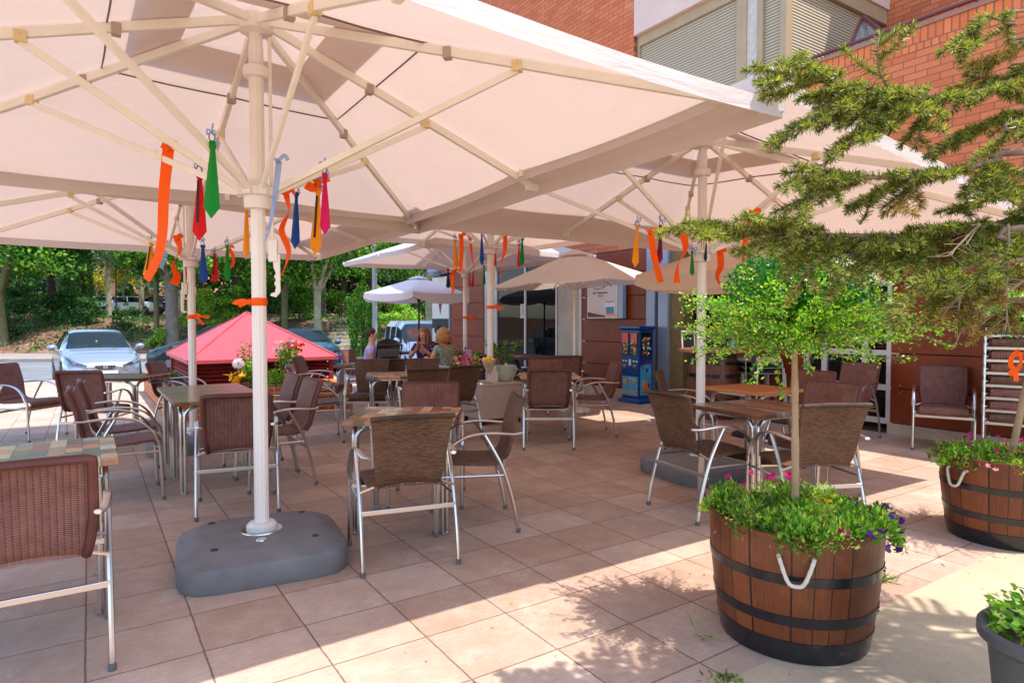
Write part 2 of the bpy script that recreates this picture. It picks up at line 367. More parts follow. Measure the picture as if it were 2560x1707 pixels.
# shuttered bay upstairs
BEIGE = mat('beige_frame', '#a08a6c', .55, 0, .08); CONC = mat('pale_render', '#cbb3a8', .85, 0, .06, 2, .1)
t = NT('roller_shutter'); z = t.n('SeparateXYZ', {0: t.pos()}).outputs['Z']; w = t.math('SINE', t.math('MULTIPLY', z, 2 * math.pi / .045)); t.set(t.ramp(t.math('MULTIPLY_ADD', w, .5, .5), [(0, '#6a5f4e'), (.35, '#a89a82'), (1, '#b8ab94')]), .5, 0, .3); t.bump(w, .6, .01); SHUT = t.m
UC, UL = 5.52, 8.48
part(lambda b: bx(b, UC + .1, UL - .05, .1, .14, 4.3, 6.3), 'shutter', SHUT)
part(lambda b: (bx(b, UC + .1, UL, .06, .2, 6.3, 6.48), bx(b, UL - .06, UL, .06, .2, 4.5, 6.3), bx(b, 6.18, 6.36, .05, .2, 4.5, 6.3), bx(b, 5.9, 6.0, .05, .2, 4.5, 6.3), bx(b, UC, UC + .1, .05, .2, 4.5, 6.48)), 'shutter_frame', BEIGE, .004)
part(lambda b: bx(b, 6.0, 6.18, .07, .2, 4.5, 6.3), 'post', mat('pale_grey_post', '#b5ada6', .7, 0, .15, 12, .2))
part(lambda b: bx(b, UC + .05, UC + .09, .2, 2.7, 4.3, 6.25), 'side_shutter', SHUT)
part(lambda b: (bx(b, UC - .02, UC + .1, .2, 2.78, 6.25, 6.48),), 'side_beam', BEIGE, .004)
part(lambda b: (bx(b, UC - .05, UL + .0, -.03, 3.0, 6.48, 7.4),), 'upper_slab', CONC, .01)
part(lambda b: bx(b, UC + .1, UL, .4, 2.9, 4.2, 6.4), 'room_core', DARK)
# ground-floor window far left: frame, panes
def win(ua, ub, z0, z1, verts, hors, fw=.06, x0=.0, name='window', mframe=FRAMEW, glass=None, outer=True):
    b = MB()
    if outer:
        bx(b, ua, ua + fw, x0, x0 + .08, z0, z1); bx(b, ub - fw, ub, x0, x0 + .08, z0, z1); bx(b, ua + fw, ub - fw, x0, x0 + .08, z0, z0 + fw); bx(b, ua + fw, ub - fw, x0, x0 + .08, z1 - fw, z1)
    for v in verts: bx(b, v - fw / 2, v + fw / 2, x0 + .003, x0 + .077, z0 + fw, z1 - fw)
    for h in hors: bx(b, ua + fw, ub - fw, x0 + .006, x0 + .074, h - fw / 2, h + fw / 2)
    f = b.build(name, mframe, bld, False, .003)
    g = MB(); bx(g, ua + .01, ub - .01, x0 + .035, x0 + .043, z0 + .01, z1 - .01); g.build('pane', glass or GLASS, f, False); return f
GLASS = glass_mat('window_glass', '#14181a', .25, .01)
win(10.75, 13.2, .3, 2.65, [11.95], [], .05)
part(lambda b: (bx(b, 13.2, 13.75, .02, .08, .3, 2.7), ), 'grey_infill', mat('frosted_infill', '#a8a29e', .3, 0, .05))
part(lambda b: bx(b, 9.92, 9.98, -.03, .1, .0, 2.7), 'corner_post', FRAMEW)
part(lambda b: bx(b, 9.98, 10.7, -.01, .03, .5, 2.7), 'blind_panel', mat('dusty_blind', '#a39384', .35, 0, .2, 2.5))
part(lambda b: (bx(b, 9.98, 13.75, -.0, .3, 0, .3),), 'sill_wall', PLINTH)
# sliding door posts and plywood jamb
part(lambda b: (bx(b, 7.9, 8.1, -.06, .12, 0, 2.7),), 'door_post', GREYM, .004)
part(lambda b: (bx(b, 7.6, 7.82, -.06, .12, 0, 2.7),), 'door_post', GREYM, .004)
part(lambda b: bx(b, 7.3, 7.6, 0, .25, 0, 2.7), 'door_jamb', WOODS)
part(lambda b: (bx(b, 5.2, 13.8, 4.0, 4.1, 0, 2.7), bx(b, 5.2, 5.3, .3, 4, 0, 2.7), bx(b, -2, 5.2, 3.0, 3.1, 0, 2.7)), 'interior_wall', mat('interior_wall_paint', '#4a3a30', .8))
part(lambda b: (bx(b, -2, 14, .31, 4.1, .001, .01),), 'interior_floor', mat('interior_tiles', '#6a5648', .5))
part(lambda b: bx(b, 6.3, 7.3, .9, 1.3, 0, 1.05), 'bar_counter', mat('bar_wood', '#4a2c1c', .5), .01)
# red shelves seen through the window grid
RED = mat('red_lacquer', '#7e1620', .35)
part(lambda b: [bx(b, 2.8, 3.9, 1.0, 1.4, .4 + .35 * i, .43 + .35 * i) for i in range(7)], 'red_shelf', RED)
# window grid on the right
UA, UB = 3.98, 5.15
win(UA, UB, .12, 2.66, [4.32, 4.86], [.57, 1.0, 1.44, 1.87], .07)
LOUV = NT('reflected_pink_slats'); z = LOUV.n('SeparateXYZ', {0: LOUV.pos()}).outputs['Z']; w = LOUV.math('FRACT', LOUV.math('MULTIPLY', z, 12.0)); LOUV.set(LOUV.ramp(w, [(0, '#3a1517'), (.1, '#8f4a48'), (1, '#a86058')]), .5)  # reflection of red louvres in the pane, drawn as a pinkish slatted sheet
part(lambda b: bx(b, 4.02, 4.22, .12, .14, 1.05, 2.6), 'louvre_reflection', LOUV.m)
# end sign panel with pin mark
CREAM = mat('sign_cream', '#d0c7bd', .4, 0, .04)
sg = part(lambda b: bx(b, 15.55, 16.55, -.03, .05, .2, 2.62), 'sign_panel', CREAM)
part(lambda b: bx(b, 15.55, 16.55, -.036, -.031, 1.19, 1.46), 'sign_band', BLACK, parent=sg)
part(lambda b: bx(b, 15.5, 15.55, -.035, .05, .0, 2.65), 'sign_strip', GREYM, parent=sg)
def pin(b):
    cz, cu, r = 2.13, 16.05, .17; P = []
    for i in range(17):
        a = math.radians(-30 + 240 * i / 16); P.append(Vector((-.031, cu - r * math.cos(a), cz + r * math.sin(a) * 1.25)))
    P.append(Vector((-.031, cu, cz - .56))); b.prism(P[::-1], (0, 0, 0), (-.004, 0, 0))
part(pin, 'pin_mark', mat('maroon_print', '#6b1f24', .5), parent=sg)
part(lambda b: (b.lathe([(.0, 0), (.12, 0)], (-.0365, 16.05, 2.15), 20, (False, False), Matrix.Rotation(math.pi / 2, 3, 'Y') ), b.beam((-.038, 16.12, 2.04), (-.038, 15.98, 2.26), .002, .035)), 'pin_centre', CREAM, parent=sg)
# flush lamp over the sign
b = MB(); b.lathe([(.02, 0), (.16, .02), (.2, .12), (.16, .22), (.02, .26)], (-.3, 15.9, 2.62), 12, M=Matrix.Scale(1, 3)); b.box((-.12, 15.9, 2.72), (.25, .06, .06)); b.build('wall_lamp', GREYM, bld, True)
# ------------------------------------------------------------------ chairs
def weave_mat(name, c1, c2, gap, bw, rh, ms, rot=False, holes=0.0, rough=.55):
    t = NT(name); uv = t.n('UVMap').outputs[0]
    if rot:
        s = t.n('SeparateXYZ', {0: uv}); uv = t.n('CombineXYZ', {'X': s.outputs['Y'], 'Y': s.outputs['X']}).outputs[0]
    b = t.n('TexBrick', {'Vector': uv, 'Color1': col(c1), 'Color2': col(c2), 'Mortar': col(gap), 'Scale': 1.0, 'Mortar Size': ms, 'Mortar Smooth': .6, 'Brick Width': bw, 'Row Height': rh})
    n = t.noise(11, t.obj(), 4); c = t.mix(t.math('MULTIPLY', n, .5), b.outputs['Color'], dim(c1, .6))
    c = t.mix(t.math('MULTIPLY', t.ramp(t.noise(3, t.obj(), 3), [(.4, (0, 0, 0)), (.7, (1, 1, 1))]), .25), c, dim(c2, 1.5))
    t.set(c, rough, 0, .4); t.bump(t.math('MULTIPLY', b.outputs['Fac'], -1), .9, .006)
    if holes:
        m = t.math('MULTIPLY', t.math('GREATER_THAN', b.outputs['Fac'], .8), holes)
        tr = t.n('BsdfTransparent'); mx = t.n('MixShader', {'Fac': m}); t.l(t.b.outputs[0], mx.inputs[1]); t.l(tr.outputs[0], mx.inputs[2]); t.l(mx.outputs[0], t.out.inputs[0])
    return t.m
WV_DARK = weave_mat('dark_rattan', '#5a3c2a', '#8a6248', '#20140e', .030, .0085, .0017)
def burg_mat():
    t = NT('burgundy_rattan'); s_ = t.n('SeparateXYZ', {0: t.n('UVMap').outputs[0]}); x, y = s_.outputs['X'], s_.outputs['Y']
    wob = t.math('MULTIPLY', t.math('SUBTRACT', t.noise(30, t.obj(), 2), .5), .5); cx = t.math('FRACT', t.math('MULTIPLY', x, 1 / .023)); cy_ = t.math('FRACT', t.math('ADD', t.math('MULTIPLY', y, 1 / .0085), wob))
    gap = t.math('MULTIPLY', t.math('LESS_THAN', cx, .34), t.math('LESS_THAN', cy_, .42)); strand = t.math('SINE', t.math('MULTIPLY', cy_, math.pi)); n = t.noise(14, t.obj(), 4)
    c = t.ramp(n, [(.3, '#744538'), (.7, '#936050')]); c = t.mix(t.math('MULTIPLY', t.math('SUBTRACT', 1, strand), .55), c, '#3a1c18'); hl = t.math('MULTIPLY', t.math('GREATER_THAN', cx, .34), t.math('LESS_THAN', cx, .46)); c = t.mix(t.math('MULTIPLY', hl, .2), c, '#b08a72'); c = t.mix(t.math('MULTIPLY', gap, .9), c, '#1c0d0b')  # strand shading and a pale highlight line are painted into the weave colour
    t.set(c, .5, 0, .4); t.bump(t.math('SUBTRACT', strand, t.math('MULTIPLY', gap, 2)), .7, .004)
    tr = t.n('BsdfTransparent'); mx = t.n('MixShader', {'Fac': t.math('MULTIPLY', gap, .45)}); t.l(t.b.outputs[0], mx.inputs[1]); t.l(tr.outputs[0], mx.inputs[2]); t.l(mx.outputs[0], t.out.inputs[0]); return t.m
WV_BURG = burg_mat()
FOOTM = mat('grey_foot_plastic', '#5c5a58', .6)
WV_RIM = weave_mat('burgundy_rattan_rim', '#7a4038', '#8f5348', '#45201c', .5, .006, .0012)
def slab(b, prof, hw, th, nx=6, bulge=0.0):
    """closed curved panel; prof [(y,z)], hw half widths; thickness th; UV in metres"""
    n = len(prof); L = [0]
    for i in range(1, n): L.append(L[-1] + math.dist(prof[i], prof[i - 1]))
    top, bot, U = [], [], []
    for i in range(n):
        a = prof[max(i - 1, 0)]; c = prof[min(i + 1, n - 1)]; ty, tz = c[0] - a[0], c[1] - a[1]; l = math.hypot(ty, tz); ny, nz = tz / l, -ty / l
        for j in range(nx + 1):
            x = (2 * j / nx - 1); k = bulge * (1 - x * x)
            py, pz = prof[i][0] + ny * -k * 1.0, prof[i][1] + nz * -k * 1.0
            top.append((x * hw[i], py, pz)); bot.append((x * hw[i], py + ny * th, pz + nz * th)); U.append((x * hw[i] + .5, L[i]))
    w = nx + 1; N = n * w; fs = []
    for i in range(n - 1):
        for j in range(nx):
            q = (i * w + j, i * w + j + 1, (i + 1) * w + j + 1, (i + 1) * w + j); fs += [q, tuple(N + k for k in q[::-1])]
    for i in range(n - 1):
        for j in (0, nx):
            q = (i * w + j, (i + 1) * w + j, N + (i + 1) * w + j, N + i * w + j); fs.append(q if j == 0 else q[::-1])
    for i in (0, n - 1):
        for j in range(nx):
            q = (i * w + j, N + i * w + j, N + i * w + j + 1, i * w + j + 1); fs.append(q if i == 0 else q[::-1])
    b.add(top + bot, fs, U + U)
def smoothpath(P, n=4):
    P = [Vector(p) for p in P]; out = []
    for i in range(len(P) - 1):
        p0 = P[max(i - 1, 0)]; p1 = P[i]; p2 = P[i + 1]; p3 = P[min(i + 2, len(P) - 1)]
        for k in range(n):
            t = k / n; out.append(.5 * ((2 * p1) + (p2 - p0) * t + (2 * p0 - 5 * p1 + 4 * p2 - p3) * t * t + (3 * p1 - p0 - 3 * p2 + p3) * t ** 3))
    return out + [P[-1]]
def make_chair(kind):
    t = thing('cafe_armchair'); wm = WV_DARK if kind == 'dark' else WV_BURG
    sp = smoothpath([(0, .228, .395), (0, .25, .425), (0, .225, .452), (0, .12, .447), (0, 0, .438), (0, -.12, .435), (0, -.185, .452)], 3)
    b = MB(); slab(b, [(p.y, p.z) for p in sp], [.225 - .02 * i / len(sp) for i in range(len(sp))], .02, 6, -.012); b.build('seat', wm, t)
    bp = smoothpath([(0, -.183, .456), (0, -.222, .50), (0, -.245, .58), (0, -.27, .70), (0, -.30, .80), (0, -.325, .87)], 3); n = len(bp)
    if kind == 'dark': hw = [.175 + .06 * (i / (n - 1)) for i in range(n)]
    else: hw = [.19 + .03 * min(1, 2 * i / (n - 1)) for i in range(n)]
    b = MB(); slab(b, [(p.y, p.z) for p in bp], hw, .02, 8, -.02); bk = b.build('backrest', wm, t)
    rim = MB()
    if kind == 'dark':
        rim.tube([(x * hw[-1], -.325 - .02 * (x * x) + .012, .872) for x in (-1, -.6, -.2, .2, .6, 1)], .014, 8, up=(0, 0, 1)); rim.build('top_edge', WV_DARK, bk)
    else:
        L = [(-hw[i], bp[i].y - .012, bp[i].z) for i in range(1, n)]; R = [(hw[i], bp[i].y - .012, bp[i].z) for i in range(n - 1, 0, -1)]
        top = [(x * hw[-1], -.337 + .012 * (1 - x * x), .874) for x in (-.93, -.6, 0, .6, .93)]
        k = MB(); k.tube(L[:-1] + [L[-1]] + top + R, .019, 8, up=(0, 1, 0)); k.build('rolled_edge', WV_RIM, bk)
    for s in (-1, 1):
        x = s * .272
        b = MB(); b.tube(smoothpath([(x, .27, 0), (x, .262, .2), (x, .25, .42), (x, .235, .47)], 3), .0125, 8, up=(1, 0, 0)); lg = b.build('leg', ALU, t)
        b = MB(); b.tube(smoothpath([(x, .235, .47), (x, .20, .545), (x, .13, .615), (x, .04, .652), (x, -.08, .664), (x * .95, -.24, .652), (x * .86, -.30, .655)], 4), [.0125] * 5 + [.010] * 20, 8, flat=1.6, up=(0, 0, 1)); b.build('armrest', ALU, t)
        b = MB(); b.tube(smoothpath([(x, -.27, 0), (x, -.235, .2), (x, -.17, .42), (x, -.10, .56), (x, -.045, .655)], 3), .0125, 8, up=(1, 0, 0)); b.build('leg', ALU, t)
        b = MB(); b.tube([(x, .256, .385), (x, -.18, .385)], .009, 6, up=(0, 0, 1)); b.tube([(x, -.17, .44), (x * .72, -.19, .47)], .008, 6); b.tube([(x, .25, .41), (x * .8, .22, .425)], .008, 6); b.build('side_rail', ALU, t)
    for y, z in ((.258, .375), (-.205, .33)):
        b = MB(); b.box((0, y, z), (.544, .012, .028)); b.build('stretcher', ALU, t, False, .003)
    for s in (-1, 1):
        for y in (-.27, .27): b = MB(); b.lathe([(.015, 0), (.016, .02), (.0145, .03)], (s * .272, y, 0), 8); b.build('foot_cap', FOOTM, t)
    return t
chair_src = {'dark': make_chair('dark'), 'burgundy': make_chair('burgundy')}; chair_used = {'dark': 0, 'burgundy': 0}
def chair(kind, x, y, face, label, group='woven armchairs on the terrace', z=0):
    src = chair_src[kind]
    o = src if not chair_used[kind] else copy_tree(src)
    chair_used[kind] = 1
    fx, fy = face; o.location = (x, y, z); o.rotation_euler = (0, 0, math.atan2(-fx, fy)); tag(o, label, 'chair', group); return o
def uvxy(u, v): p = W(u, v); return p.x, p.y
D = (D1.x, D1.y); Dm = (-D1.x, -D1.y); E = (D2.x, D2.y); Em = (-D2.x, -D2.y)
# ------------------------------------------------------------------ tables
def patch_mat(name, cols, rot=False, bw=.105, rh=.062):
    t = NT(name); v = t.obj()
    if rot: v = t.n('VectorRotate', {'Vector': v, 'Angle': math.pi / 2}, rotation_type='Z_AXIS').outputs[0]
    b = t.n('TexBrick', {'Vector': v, 'Color1': (0, 0, 0, 1), 'Color2': (1, 1, 1, 1), 'Mortar': (0, 0, 0, 1), 'Scale': 1.0, 'Mortar Size': .0012, 'Mortar Smooth': 0, 'Brick Width': bw, 'Row Height': rh}, offset=.43, squash=1.0)
    k = len(cols); c = t.ramp(b.outputs['Color'], [(i / k, cc) for i, cc in enumerate(cols)], 'CONSTANT')
    g = t.n('TexNoise', {'Vector': t.n('VectorMath', {0: v, 1: (12, 160, 12)}, operation='MULTIPLY').outputs[0], 'Scale': 1.0, 'Detail': 4.0}).outputs['Fac']
    c = t.mix(t.math('MULTIPLY', t.ramp(g, [(.45, (0, 0, 0)), (.7, (1, 1, 1))]), .22), c, '#3a2c22'); c = t.mix(b.outputs['Fac'], c, '#241a14')
    t.set(c, .22, 0, .5); t.bump(g, .05, .001); return t.m
PCOLS = ['#a05a38', '#6d5a3c', '#b08a62', '#cc8448', '#5c564a', '#a8a49a', '#a06a5a', '#b04636', '#c8b49c', '#85784a', '#66686c', '#d89a58', '#b07a5c', '#958a84', '#d2b88c', '#8a4c3c']
PATCH = patch_mat('patchwork_laminate', PCOLS, True, .125, .072); PATCHR = patch_mat('patchwork_laminate_turned', PCOLS[5:] + PCOLS[:5], False, .13, .075)
PLANK = patch_mat('dark_plank_laminate', ['#7a4c2c', '#8a5c38', '#643c24', '#966a42', '#a07a54', '#6b4a30'], False, .6, .04)
PLANKR = patch_mat('pale_plank_laminate', ['#7a5034', '#8f6a4c', '#6a4430', '#9c8672', '#7f7468', '#7c5238', '#6d4632'], True, .5, .05)
ORANGE_T = mat('orange_beech', '#c07a40', .25, 0, .06, 2)
def table(name, x, y, sx, sy, rz, topm, label, h=.752, group='aluminium legged terrace tables'):
    t = thing('cafe_table', (x, y, 0), rz, label, 'table', group)
    b = MB(); b.box((0, 0, h - .016), (sx, sy, .032)); b.build('tabletop', topm, t, False, .004)
    b = MB(); ix, iy = sx / 2 - .06, sy / 2 - .06
    b.box((0, iy, h - .045), (2 * ix - .12, .02, .02)); b.box((0, -iy, h - .045), (2 * ix - .12, .02, .02)); b.box((ix, 0, h - .045), (.02, 2 * iy - .12, .02)); b.box((-ix, 0, h - .045), (.02, 2 * iy - .12, .02))
    for k in (-.5, .5):
        for s in (-1, 1): b.box((k * ix, s * iy, h - .04), (.018, .03, .018))
    b.build('frame', ALU, t, False, .003)
    for s in (-1, 1):
        for r in (-1, 1):
            b = MB(); X, Y = s * ix, r * iy
            for (dx, dy) in ((-s, 0), (0, -r)):
                ox, oy = X + (-s * .022 if dx else s * .004), Y + (-r * .022 if dy else r * .004)
                b.tube(smoothpath([(ox, oy, .006), (ox, oy, .35), (ox, oy, h - .14), (ox + dx * .012, oy + dy * .012, h - .09), (ox + dx * .04, oy + dy * .04, h - .06), (ox + dx * .085, oy + dy * .085, h - .045)], 3), .0145, 8, up=(dy, dx, 0.01))
            b.tube([(X - s * .02, Y - r * .02, .006), (X - s * .02, Y - r * .02, h - .08)], .011, 8)
            b.lathe([(.028, 0), (.028, .012)], (X - s * .012, Y - r * .012, 0), 10); b.build('leg', ALU, t)
    return t
p = W(3.53 + .36, .11 - .36); table('a', p.x, p.y, .72, .72, ROT, PATCH, 'patchwork-topped square table cut off by the left edge of the photo, front left')
table('b', -.735, 4.46, .72, .72, 0, PATCH, 'patchwork-topped square table beside the front umbrella base, dark chairs in front and right')
for k in (0, 1):
    p = W(5.67 + .365 + k * .735, .55 + .37); table('c', p.x, p.y, .74, .73, ROT, PLANK, ['dark plank table nearer the camera of the pair behind the front umbrella pole', 'dark plank table at the far end of the pair beside the red ventilation hut'][k])
table('d', -4.62, 7.55, .84, .72, math.radians(-2), PLANK, 'brown plank table in front of the silver car, by the sunlit paving')
table('e', -1.25, 7.83, 1.05, .72, math.radians(12), PATCHR, 'patchwork table in the middle distance ringed by dark woven chairs')
table('f', -2.15, 9.55, .95, .6, math.radians(8), PLANKR, 'farther wooden table behind the ring of dark chairs, toward the blue car')
table('g', -1.40, 10.95, .6, .6, math.radians(-14), PLANK, 'small wooden table where the women sit talking')
table('h', .44, 7.75, .70, .68, math.radians(2), PATCHR, 'wood table right of the white cabinet with a burgundy chair in front')
table('i', 1.87, 4.86, .78, .68, math.radians(28), PLANKR, 'plank table behind the sapling trunk at right, over the umbrella base')
table('j', 2.33, 6.2, .66, .66, math.radians(30), ORANGE_T, 'plain orange wood table near the wine barrel and bar stools')
# long picnic table by the glass front
t = thing('picnic_table', (.25, 11.7, 0), ROT + math.pi / 2, 'dark timber picnic table in front of the restaurant window', 'table'); DW = mat('dark_timber', '#4a3228', .7, 0, .2, 8, .2)
b = MB(); [b.box((0, -.3 + .15 * i, .74), (1.8, .14, .05)) for i in range(5)]; b.build('tabletop', DW, t, False, .005)
for s in (-1, 1):
    b = MB(); b.box((0, s * .62, .44), (1.8, .25, .045)); b.build('bench_seat', DW, t, False, .005)
    b = MB(); b.beam((s * .7, -.6, 0), (s * .7, -.2, .72), .09, .045); b.beam((s * .7, .6, 0), (s * .7, .2, .72), .09, .045); b.box((s * .7, 0, .4), (.045, 1.3, .09)); b.build('leg', DW, t, False)
# ------------------------------------------------------------------ chair placement
chair('burgundy', -1.98, 2.60, D, 'burgundy woven chair seen from behind at the left edge, closest to the camera')
chair('dark', -.66, 3.80, (-.37, .93), 'dark brown woven chair seen from behind, pushed to the front patchwork table')
chair('dark', -.27, 4.42, (-.985, -.17), 'dark brown woven chair in side view on the right of the front patchwork table')
chair('burgundy', -.66, 4.98, (.05, -1), 'burgundy woven chair behind the front patchwork table, only its rolled back showing')
x, y = uvxy(5.13, .92); chair('burgundy', x, y, (-.40, .92), 'burgundy woven chair half hidden by the front umbrella pole, back to camera')
x, y = uvxy(5.93, .20); chair('burgundy', x, y, E, 'nearer of two burgundy chairs in side view left of the dark plank tables')
x, y = uvxy(6.62, .26); chair('burgundy', x, y, E, 'farther of two burgundy chairs in side view left of the dark plank tables')
x, y = uvxy(5.72, 1.33); chair('burgundy', x, y, Em, 'burgundy chair right of the front umbrella pole, nearer of the two there')
x, y = uvxy(6.33, 1.33); chair('burgundy', x, y, Em, 'burgundy chair right of the front umbrella pole, farther of the two there')
chair('burgundy', -4.48, 6.88, (-.1, 1), 'burgundy chair with its openwork back toward us, in front of the silver car')
chair('burgundy', -5.78, 7.6, (.98, -.1), 'burgundy chair at the far left edge on sunlit paving, facing right')
chair('burgundy', -4.15, 8.05, (1, .1), 'burgundy chair mostly hidden behind the second umbrella pole')
chair('dark', -2.28, 7.45, (.93, .36), 'dark brown chair left of the middle patchwork table, facing right')
chair('burgundy', -2.75, 9.2, (1, .05), 'burgundy chair beside the brick planter and the far wooden table')
chair('dark', -1.02, 7.22, (-.35, .93), 'dark brown chair pushed under the front of the middle patchwork table, back to us')
chair('dark', -.74, 7.62, (-.66, .75), 'dark brown chair on the right of the middle patchwork table, beside the white cabinet')
chair('dark', -1.85, 8.28, (.1, -1), 'dark brown chair at the far side of the middle patchwork table, left one')
chair('dark', -1.72, 9.02, (-.1, 1), 'darkest brown chair with back toward us at the farther wooden table')
chair('dark', -1.22, 8.42, (.0, -1), 'dark brown chair at the far side of the middle patchwork table, right one')
chair('burgundy', .40, 7.16, (0, 1), 'burgundy chair seen squarely from behind at the table right of the white cabinet')
chair('burgundy', .47, 8.2, (.05, -1), 'burgundy chair facing us at the far side of the table right of the white cabinet')
chair('burgundy', .78, 9.75, (-.1, 1), 'burgundy chair near the pole of the small round parasol')
chair('burgundy', -.1, 9.85, (.7, .7), 'burgundy chair behind the pale green flower pot')
chair('burgundy', .97, 7.92, (-1, -.08), 'burgundy chair in side view between the wood table and the toy capsule machine')
chair('dark', 1.40, 4.70, (.90, .42), 'dark brown chair tilted toward the plank table, left of the sapling')
chair('dark', 1.98, 4.30, (-.15, 1), 'sunlit brown chair with its back to us behind the flower barrel')
chair('burgundy', 2.43, 5.16, (-.80, -.58), 'burgundy chair at the right side of the plank table behind the sapling')
chair('burgundy', 2.85, 6.42, (-.8, -.55), 'burgundy chair at the right side of the plain orange table')
chair('dark', 1.82, 6.55, (.9, -.35), 'dark brown chair left of the plain orange table behind the umbrella pole')
chair('burgundy', 4.02, 7.68, Em, 'burgundy chair against the white window grid')
chair('burgundy', 4.72, 6.98, (-.55, -.84), 'burgundy chair facing us in front of the brown wall panels')
chair('burgundy', -2.62, 11.35, (.9, -.2), 'chair the man in the pale shirt sits on', 'woven armchairs on the terrace')
chair('burgundy', -1.0, 10.55, (-.8, .6), 'chair the woman in the pale green dress sits on', 'woven armchairs on the terrace')
# stack of chairs
SX, SY = 5.12, 6.45; SF = (-.62, -.78)
for k in range(8):
    chair('burgundy' if k % 3 else 'dark', SX - SF[0] * .012 * k, SY - SF[1] * .012 * k, SF, ['lowest chair of the tall stack by the brown wall', 'second chair from the bottom of the tall stack', 'third chair from the bottom of the tall stack', 'fourth chair from the bottom of the tall stack', 'fifth chair from the bottom of the tall stack', 'sixth chair from the bottom of the tall stack', 'seventh chair from the bottom of the tall stack', 'topmost chair of the tall stack by the brown wall'][k], 'chairs stacked by the brown wall', z=.125 * k)
# ------------------------------------------------------------------ big square umbrellas
CANV = cloth('ecru_canvas', '#d8cec8', .35, '#ccb0a0', .04, aged=True)
RIBM = mat('cream_rib', '#e9e2d4', .5, 0, .05, 4); POLEM = mat('cream_pole', '#e2d8d0', .42, 0, .05, 3); STRAP = cloth('taupe_strap', '#b09c8c'); JOINT = mat('yellowed_plastic', '#dcc490', .5)
BASEM = mat('grey_rotomoulded_plastic', '#6a6768', .62, 0, .16, 7, .25, 300); SEAM = mat('brown_seam', '#7a5f54', .8)
RC = [(2, -2), (2, 0), (2, 2), (0, 2), (-2, 2), (-2, 0), (-2, -2), (0, -2)]   # local x along D2, y along D1
def big_umbrella(x, y, rz, rim4, ztop, zrun, label, half=2.0, base='box', z0=0, crank=(.06, .03)):
    t = thing('cantilever_free_umbrella'.replace('cantilever_free_', 'terrace_'), (x, y, 0), rz, label, 'umbrella', 'big square umbrellas joined into one roof')
    k = half / 2
    def zr(a, c):   # bilinear rim height; rim4 = (+x-y, +x+y, -x+y, -x-y)
        fx, fy = (a / half + 1) / 2, (c / half + 1) / 2
        return rim4[0] * fx * (1 - fy) + rim4[1] * fx * fy + rim4[2] * (1 - fx) * fy + rim4[3] * (1 - fx) * (1 - fy)
    def rimpt(s):   # s in 0..8 round the square
        i = int(s) % 8; f = s - int(s); a = Vector(RC[i]) * k; c = Vector(RC[(i + 1) % 8]) * k; q = a.lerp(c, f)
        q = q * (1 - .008 * math.sin(math.pi * f)); return Vector((q.x, q.y, zr(q.x, q.y)))
    top = Vector((0, 0, ztop))
    def canopy(s0, s1, dz, ns=13):
        def fn(i, j):
            s = s0 + (s1 - s0) * i; a = 8 * j; r = rimpt(a % 8); q = top.lerp(r, s); f = a - int(a)
            q.z += dz - .013 * math.sin(math.pi * f) * s + .012 * math.sin(math.pi * s) ; return q
        return fn
    b = MB(); b.grid(canopy(.17, 1, .0), 14, 48)
    def hem(i, j):
        r = rimpt((8 * j) % 8); f = 8 * j - int(8 * j); r.z -= .013 * math.sin(math.pi * f); o = r * 1.0; o.z = r.z - .085 * i; o.x *= 1 + .004 * i; o.y *= 1 + .004 * i; return o
    b.grid(hem, 1, 48); cn = b.build('canopy', CANV, t, True, ang=70)
    b = MB(); b.grid(canopy(.0, .30, .055), 6, 48); b.build('vent_cap', CANV, cn, True, ang=70)
    b = MB(); R = [top.lerp(rimpt(i / 4), .36) - Vector((0, 0, .022 * math.sin(math.pi * (i % 4) / 4) * .36 + .004)) for i in range(33)]; b.tube(R, .006, 4, cap=False); b.build('seam', SEAM, cn)
    for i in range(8):
        r = rimpt(i + .0001); r.z -= .03; a = top + Vector((0, 0, -.045)); d = Vector((r.x, r.y, 0)).normalized()
        b = MB(); b.beam(a + d * .06, r - d * .01, .030, .048); rb = b.build('rib', RIBM, t, False, .003)
        b = MB(); q = a.lerp(r, .34 if i % 2 else .40); b.beam(q - d * .022, q + d * .022, .05, .062); b.build('strap', STRAP, rb, False, .004)
        j = a.lerp(r, .535); b = MB(); b.box(j + Vector((0, 0, -.01)), (.052, .05, .055), math.atan2(d.y, d.x)); b.lathe([(.009, -.03), (.009, .03)], j, 8, M=Matrix.Rotation(math.atan2(d.y, d.x), 3, 'Z') @ Matrix.Rotation(math.pi / 2, 3, 'X')); b.build('joint', JOINT, rb, False, .006)
        b = MB(); b.beam(Vector((0, 0, zrun)) + d * .08, j + Vector((0, 0, -.03)), .022, .036); b.build('strut', RIBM, t, False, .003)
        b = MB(); b.beam(r - d * .10 + Vector((0, 0, .004)), r + d * .02 + Vector((0, 0, .002)), .036, .056); b.build('end_cap', RIBM, rb, False, .005)
    def grooved(b, r, za, zb):
        P = []
        for i in range(32):
            a = 2 * math.pi * i / 32; rr = r * (.93 if i % 4 == 0 else 1); P.append((rr * math.cos(a), rr * math.sin(a), 0))
        b.prism(P, (0, 0, za), (0, 0, zb))
    pz = z0 + .2 if base == 'box' else z0
    b = MB(); grooved(b, .040, pz, ztop - .18); grooved(b, .036, ztop - .2, ztop - .03); b.build('pole', POLEM, t, True, ang=25)
    b = MB(); b.lathe([(.0395, zrun - .10), (.075, zrun - .095), (.078, zrun - .03), (.095, zrun - .02), (.10, zrun + .02), (.07, zrun + .035), (.041, zrun + .07)], n=16, cap=(False, False)); 
